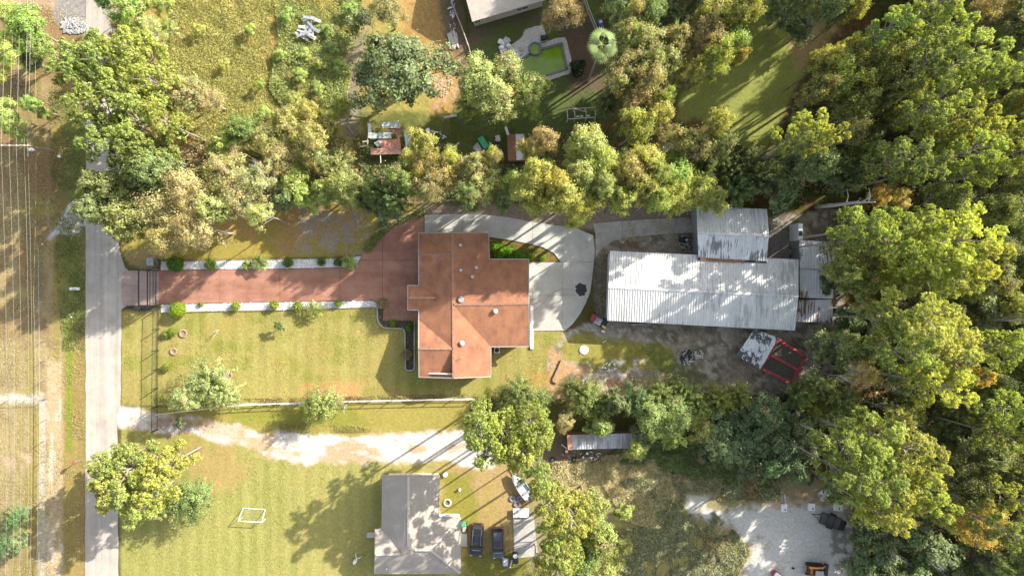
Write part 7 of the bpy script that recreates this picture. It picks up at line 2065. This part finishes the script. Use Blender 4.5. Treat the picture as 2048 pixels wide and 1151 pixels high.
# ride-on mower with junk
mo = thing('garden_tractor', 'red and white garden tractor loaded with junk at the barn corner', 'garden tractor', P(1197, 641, 0), R(-28))
mb = MB(); mb.box((-1.0, .0, .6), (.75, 1.2, .5)); mb.build('hood', M['redpaint'], mo, world=False, bevel=.08)
mb = MB(); mb.box((-.1, -.1, .5), (1.1, 1.0, .25)); mb.build('deck', M['tarp'], mo, world=False)
mb = MB(); mb.box((.1, 0, .8), (.5, .5, .4)); mb.build('seat', M['galv'], mo, world=False, bevel=.06)
mb = MB(); mb.box((.9, .2, .5), (.8, .9, .3)); mb.build('rear_rack', M['black'], mo, world=False)
mb = MB(); mb.box((1.1, -.45, .6), (.7, .35, .35)); mb.build('tool_box', M['yellow'], mo, world=False, bevel=.05)
mb = MB(); mb.torus((-.45, .1, .95), .2, .03, 14, 5); mb.build('steering_wheel', M['black'], mo, world=False)
for x, r_ in ((-1.0, .25), (.7, .36)):
    for y in (-.62, .62):
        mb = MB(); mb.tube([(x, y - .12, r_), (x, y + .12, r_)], r_, 14); mb.build('wheel', M['dark'], mo, world=False)
p = P(1206, 662); tag(MB().box((p.x, p.y, .15), (.55, .3, .3), R(-15)).build('white_box', M['white']), 'small white box on the dirt below the garden tractor', 'box')
p = P(1209, 682); tag(MB().tube([(p.x - .3, p.y - .2, .08), (p.x + .3, p.y + .15, .1)], .06, 6).build('white_pipe', M['white']), 'short white pipe below the small white box', 'pipe')
eq = thing('engine_block', 'dark machine with pipes beside the streaked shed', 'machine', P(1366, 478, 0))
mb = MB(); mb.box((0, 0, .5), (1.3, .9, .9)); mb.build('block', M['dark'], eq, world=False, bevel=.06)
mb = MB(); mb.tube([(-.6, .3, 1.0), (0, .5, 1.2), (.7, .2, .9)], .07, 6); mb.build('hose', M['grey'], eq, world=False)
mb = MB(); mb.cyl((.3, -.2, .9), .22, .25, 10); mb.build('filter', M['galv'], eq, world=False)

# white pads on the gravel yard
for k, (x, y, w_, h_, lab) in enumerate(((1567, 1014, .9, 1.15, 'white concrete pad with a drain, leftmost of three on the gravel'), (1622, 1012, 1.0, 1.1, 'white concrete pad with a drain, middle of three on the gravel'), (1675, 1012, 1.3, 1.2, 'broad white concrete pad with a drain, nearest the woods'))):
    pd = thing('concrete_block_pad', lab, 'pad', P(x, y, 0), R(-3)); mb = MB(); mb.box((0, 0, .15), (w_, h_, .35)); mb.build('slab', M['white'], pd, world=False, bevel=.02)
    mb = MB(); mb.cyl((.15, -.25, .33), .12, .03, 12); mb.build('drain', M['dark'], pd, world=False)
p = P(1569, 995); tag(MB().box((p.x, p.y, .1), (.2, 1.1, .15), R(12)).build('short_plank', M['palewood']), 'pale plank lying above the leftmost white pad', 'plank')
# utility trailer
tl = thing('utility_trailer', 'black open utility trailer on the gravel yard', 'trailer', P(1657, 1038, 0), R(-20))
for x in np.linspace(-1.35, 1.35, 6):
    mb = MB(); mb.box((x, 0, .62), (.5, 1.55, .05)); mb.build('plank', mat("dark_plank", (.09, .085, .08), .8, noise=.3, scale=4) if x == -1.35 else bpy.data.materials["dark_plank"], tl, world=False)
for y in (-.85, .85):
    mb = MB(); mb.box((0, y, .8), (3.2, .07, .08)); mb.build('side_rail', M['black'], tl, world=False)
    mb = MB(); mb.box((0, y, .6), (3.2, .08, .1)); mb.build('side_sill', M['black'], tl, world=False)
    mb = MB(); mb.tube([(.1, y * 1.22 - .12, .33), (.1, y * 1.22 + .12, .33)], .33, 14); mb.build('wheel', M['dark'], tl, world=False)
    mb = MB(); mb.box((.1, y * 1.22, .72), (.95, .3, .05)); mb.build('fender', M['black'], tl, world=False)
for x in (-1.6, -.55, .5, 1.6):
    mb = MB(); mb.box((x, 0, .66), (.07, 1.7, .1)); mb.build('cross_member', M['black'], tl, world=False)
mb = MB(); mb.box((2.0, 0, .7), (.8, 1.6, .06)); mb.build('ramp', M['black'], tl, world=False)
for s in (-1, 1):
    mb = MB(); mb.beam((-1.6, s * .5, .5), (-2.7, 0, .5), .09); mb.build('tongue', M['black'], tl, world=False)
mb = MB(); mb.cyl((-2.75, 0, .3), .09, .45, 8); mb.build('hitch', M['black'], tl, world=False)
# compact track loader
sk = thing('track_loader', 'black and orange compact track loader on the gravel yard', 'loader', P(1627, 1135, 0), R(-5))
for y in (-.72, .72):
    mb = MB(); mb.box((-.1, y, .4), (2.6, .42, .75)); mb.build('track', M['dark'], sk, world=False, bevel=.15)
mb = MB(); mb.box((-.5, 0, .9), (2.0, 1.0, .9)); mb.build('body', M['orange'], sk, world=False, bevel=.08)
mb = MB(); mb.box((-1.35, 0, 1.25), (.5, 1.1, .5)); mb.build('engine_cover', M['black'], sk, world=False, bevel=.06)
mb = MB(); mb.box((.0, -.05, 1.6), (1.3, .95, .95), taper=.92); mb.build('cab', M['glass'], sk, world=False, bevel=.05)
mb = MB(); mb.box((.0, -.05, 2.1), (1.25, .9, .07)); mb.build('cab_roof', M['grey'], sk, world=False, bevel=.02)
for y, m_ in ((.68, M['orange']), (-.68, M['orange'])):
    mb = MB(); mb.tube([(-1.5, y, 1.75), (-.3, y, 1.8), (.9, y, 1.3), (1.5, y, .5)], [.14, .15, .13, .1], 6); mb.build('lift_arm', m_, sk, world=False)
mb = MB(); mb.box((1.75, 0, .35), (.55, 1.9, .5)); mb.build('bucket', M['black'], sk, world=False, bevel=.05)
p = P(1552, 1147); bk = thing('orange_digger_arm', 'machine arm with white cab corner at the lower edge of the gravel yard', 'machine', p, R(-35))
mb = MB(); mb.box((0, 0, .5), (1.6, .9, .8)); mb.build('body', M['redpaint'], bk, world=False, bevel=.08)
mb = MB(); mb.box((-.2, .1, 1.0), (1.0, .6, .2)); mb.build('top', M['white'], bk, world=False)
mb = MB(); mb.tube([(.5, 0, .8), (1.3, .2, 1.2), (1.8, .2, .3)], .1, 6); mb.build('arm', M['black'], bk, world=False)
tag(MB().ball((P(1586, 1135).x, P(1586, 1135).y, .1), .2, 7, 5, (1.2, .8, .6), .2).build('dark_stone', M['dark']), 'small dark stone left of the track loader', 'stone')
print('objects', len(bpy.data.objects))
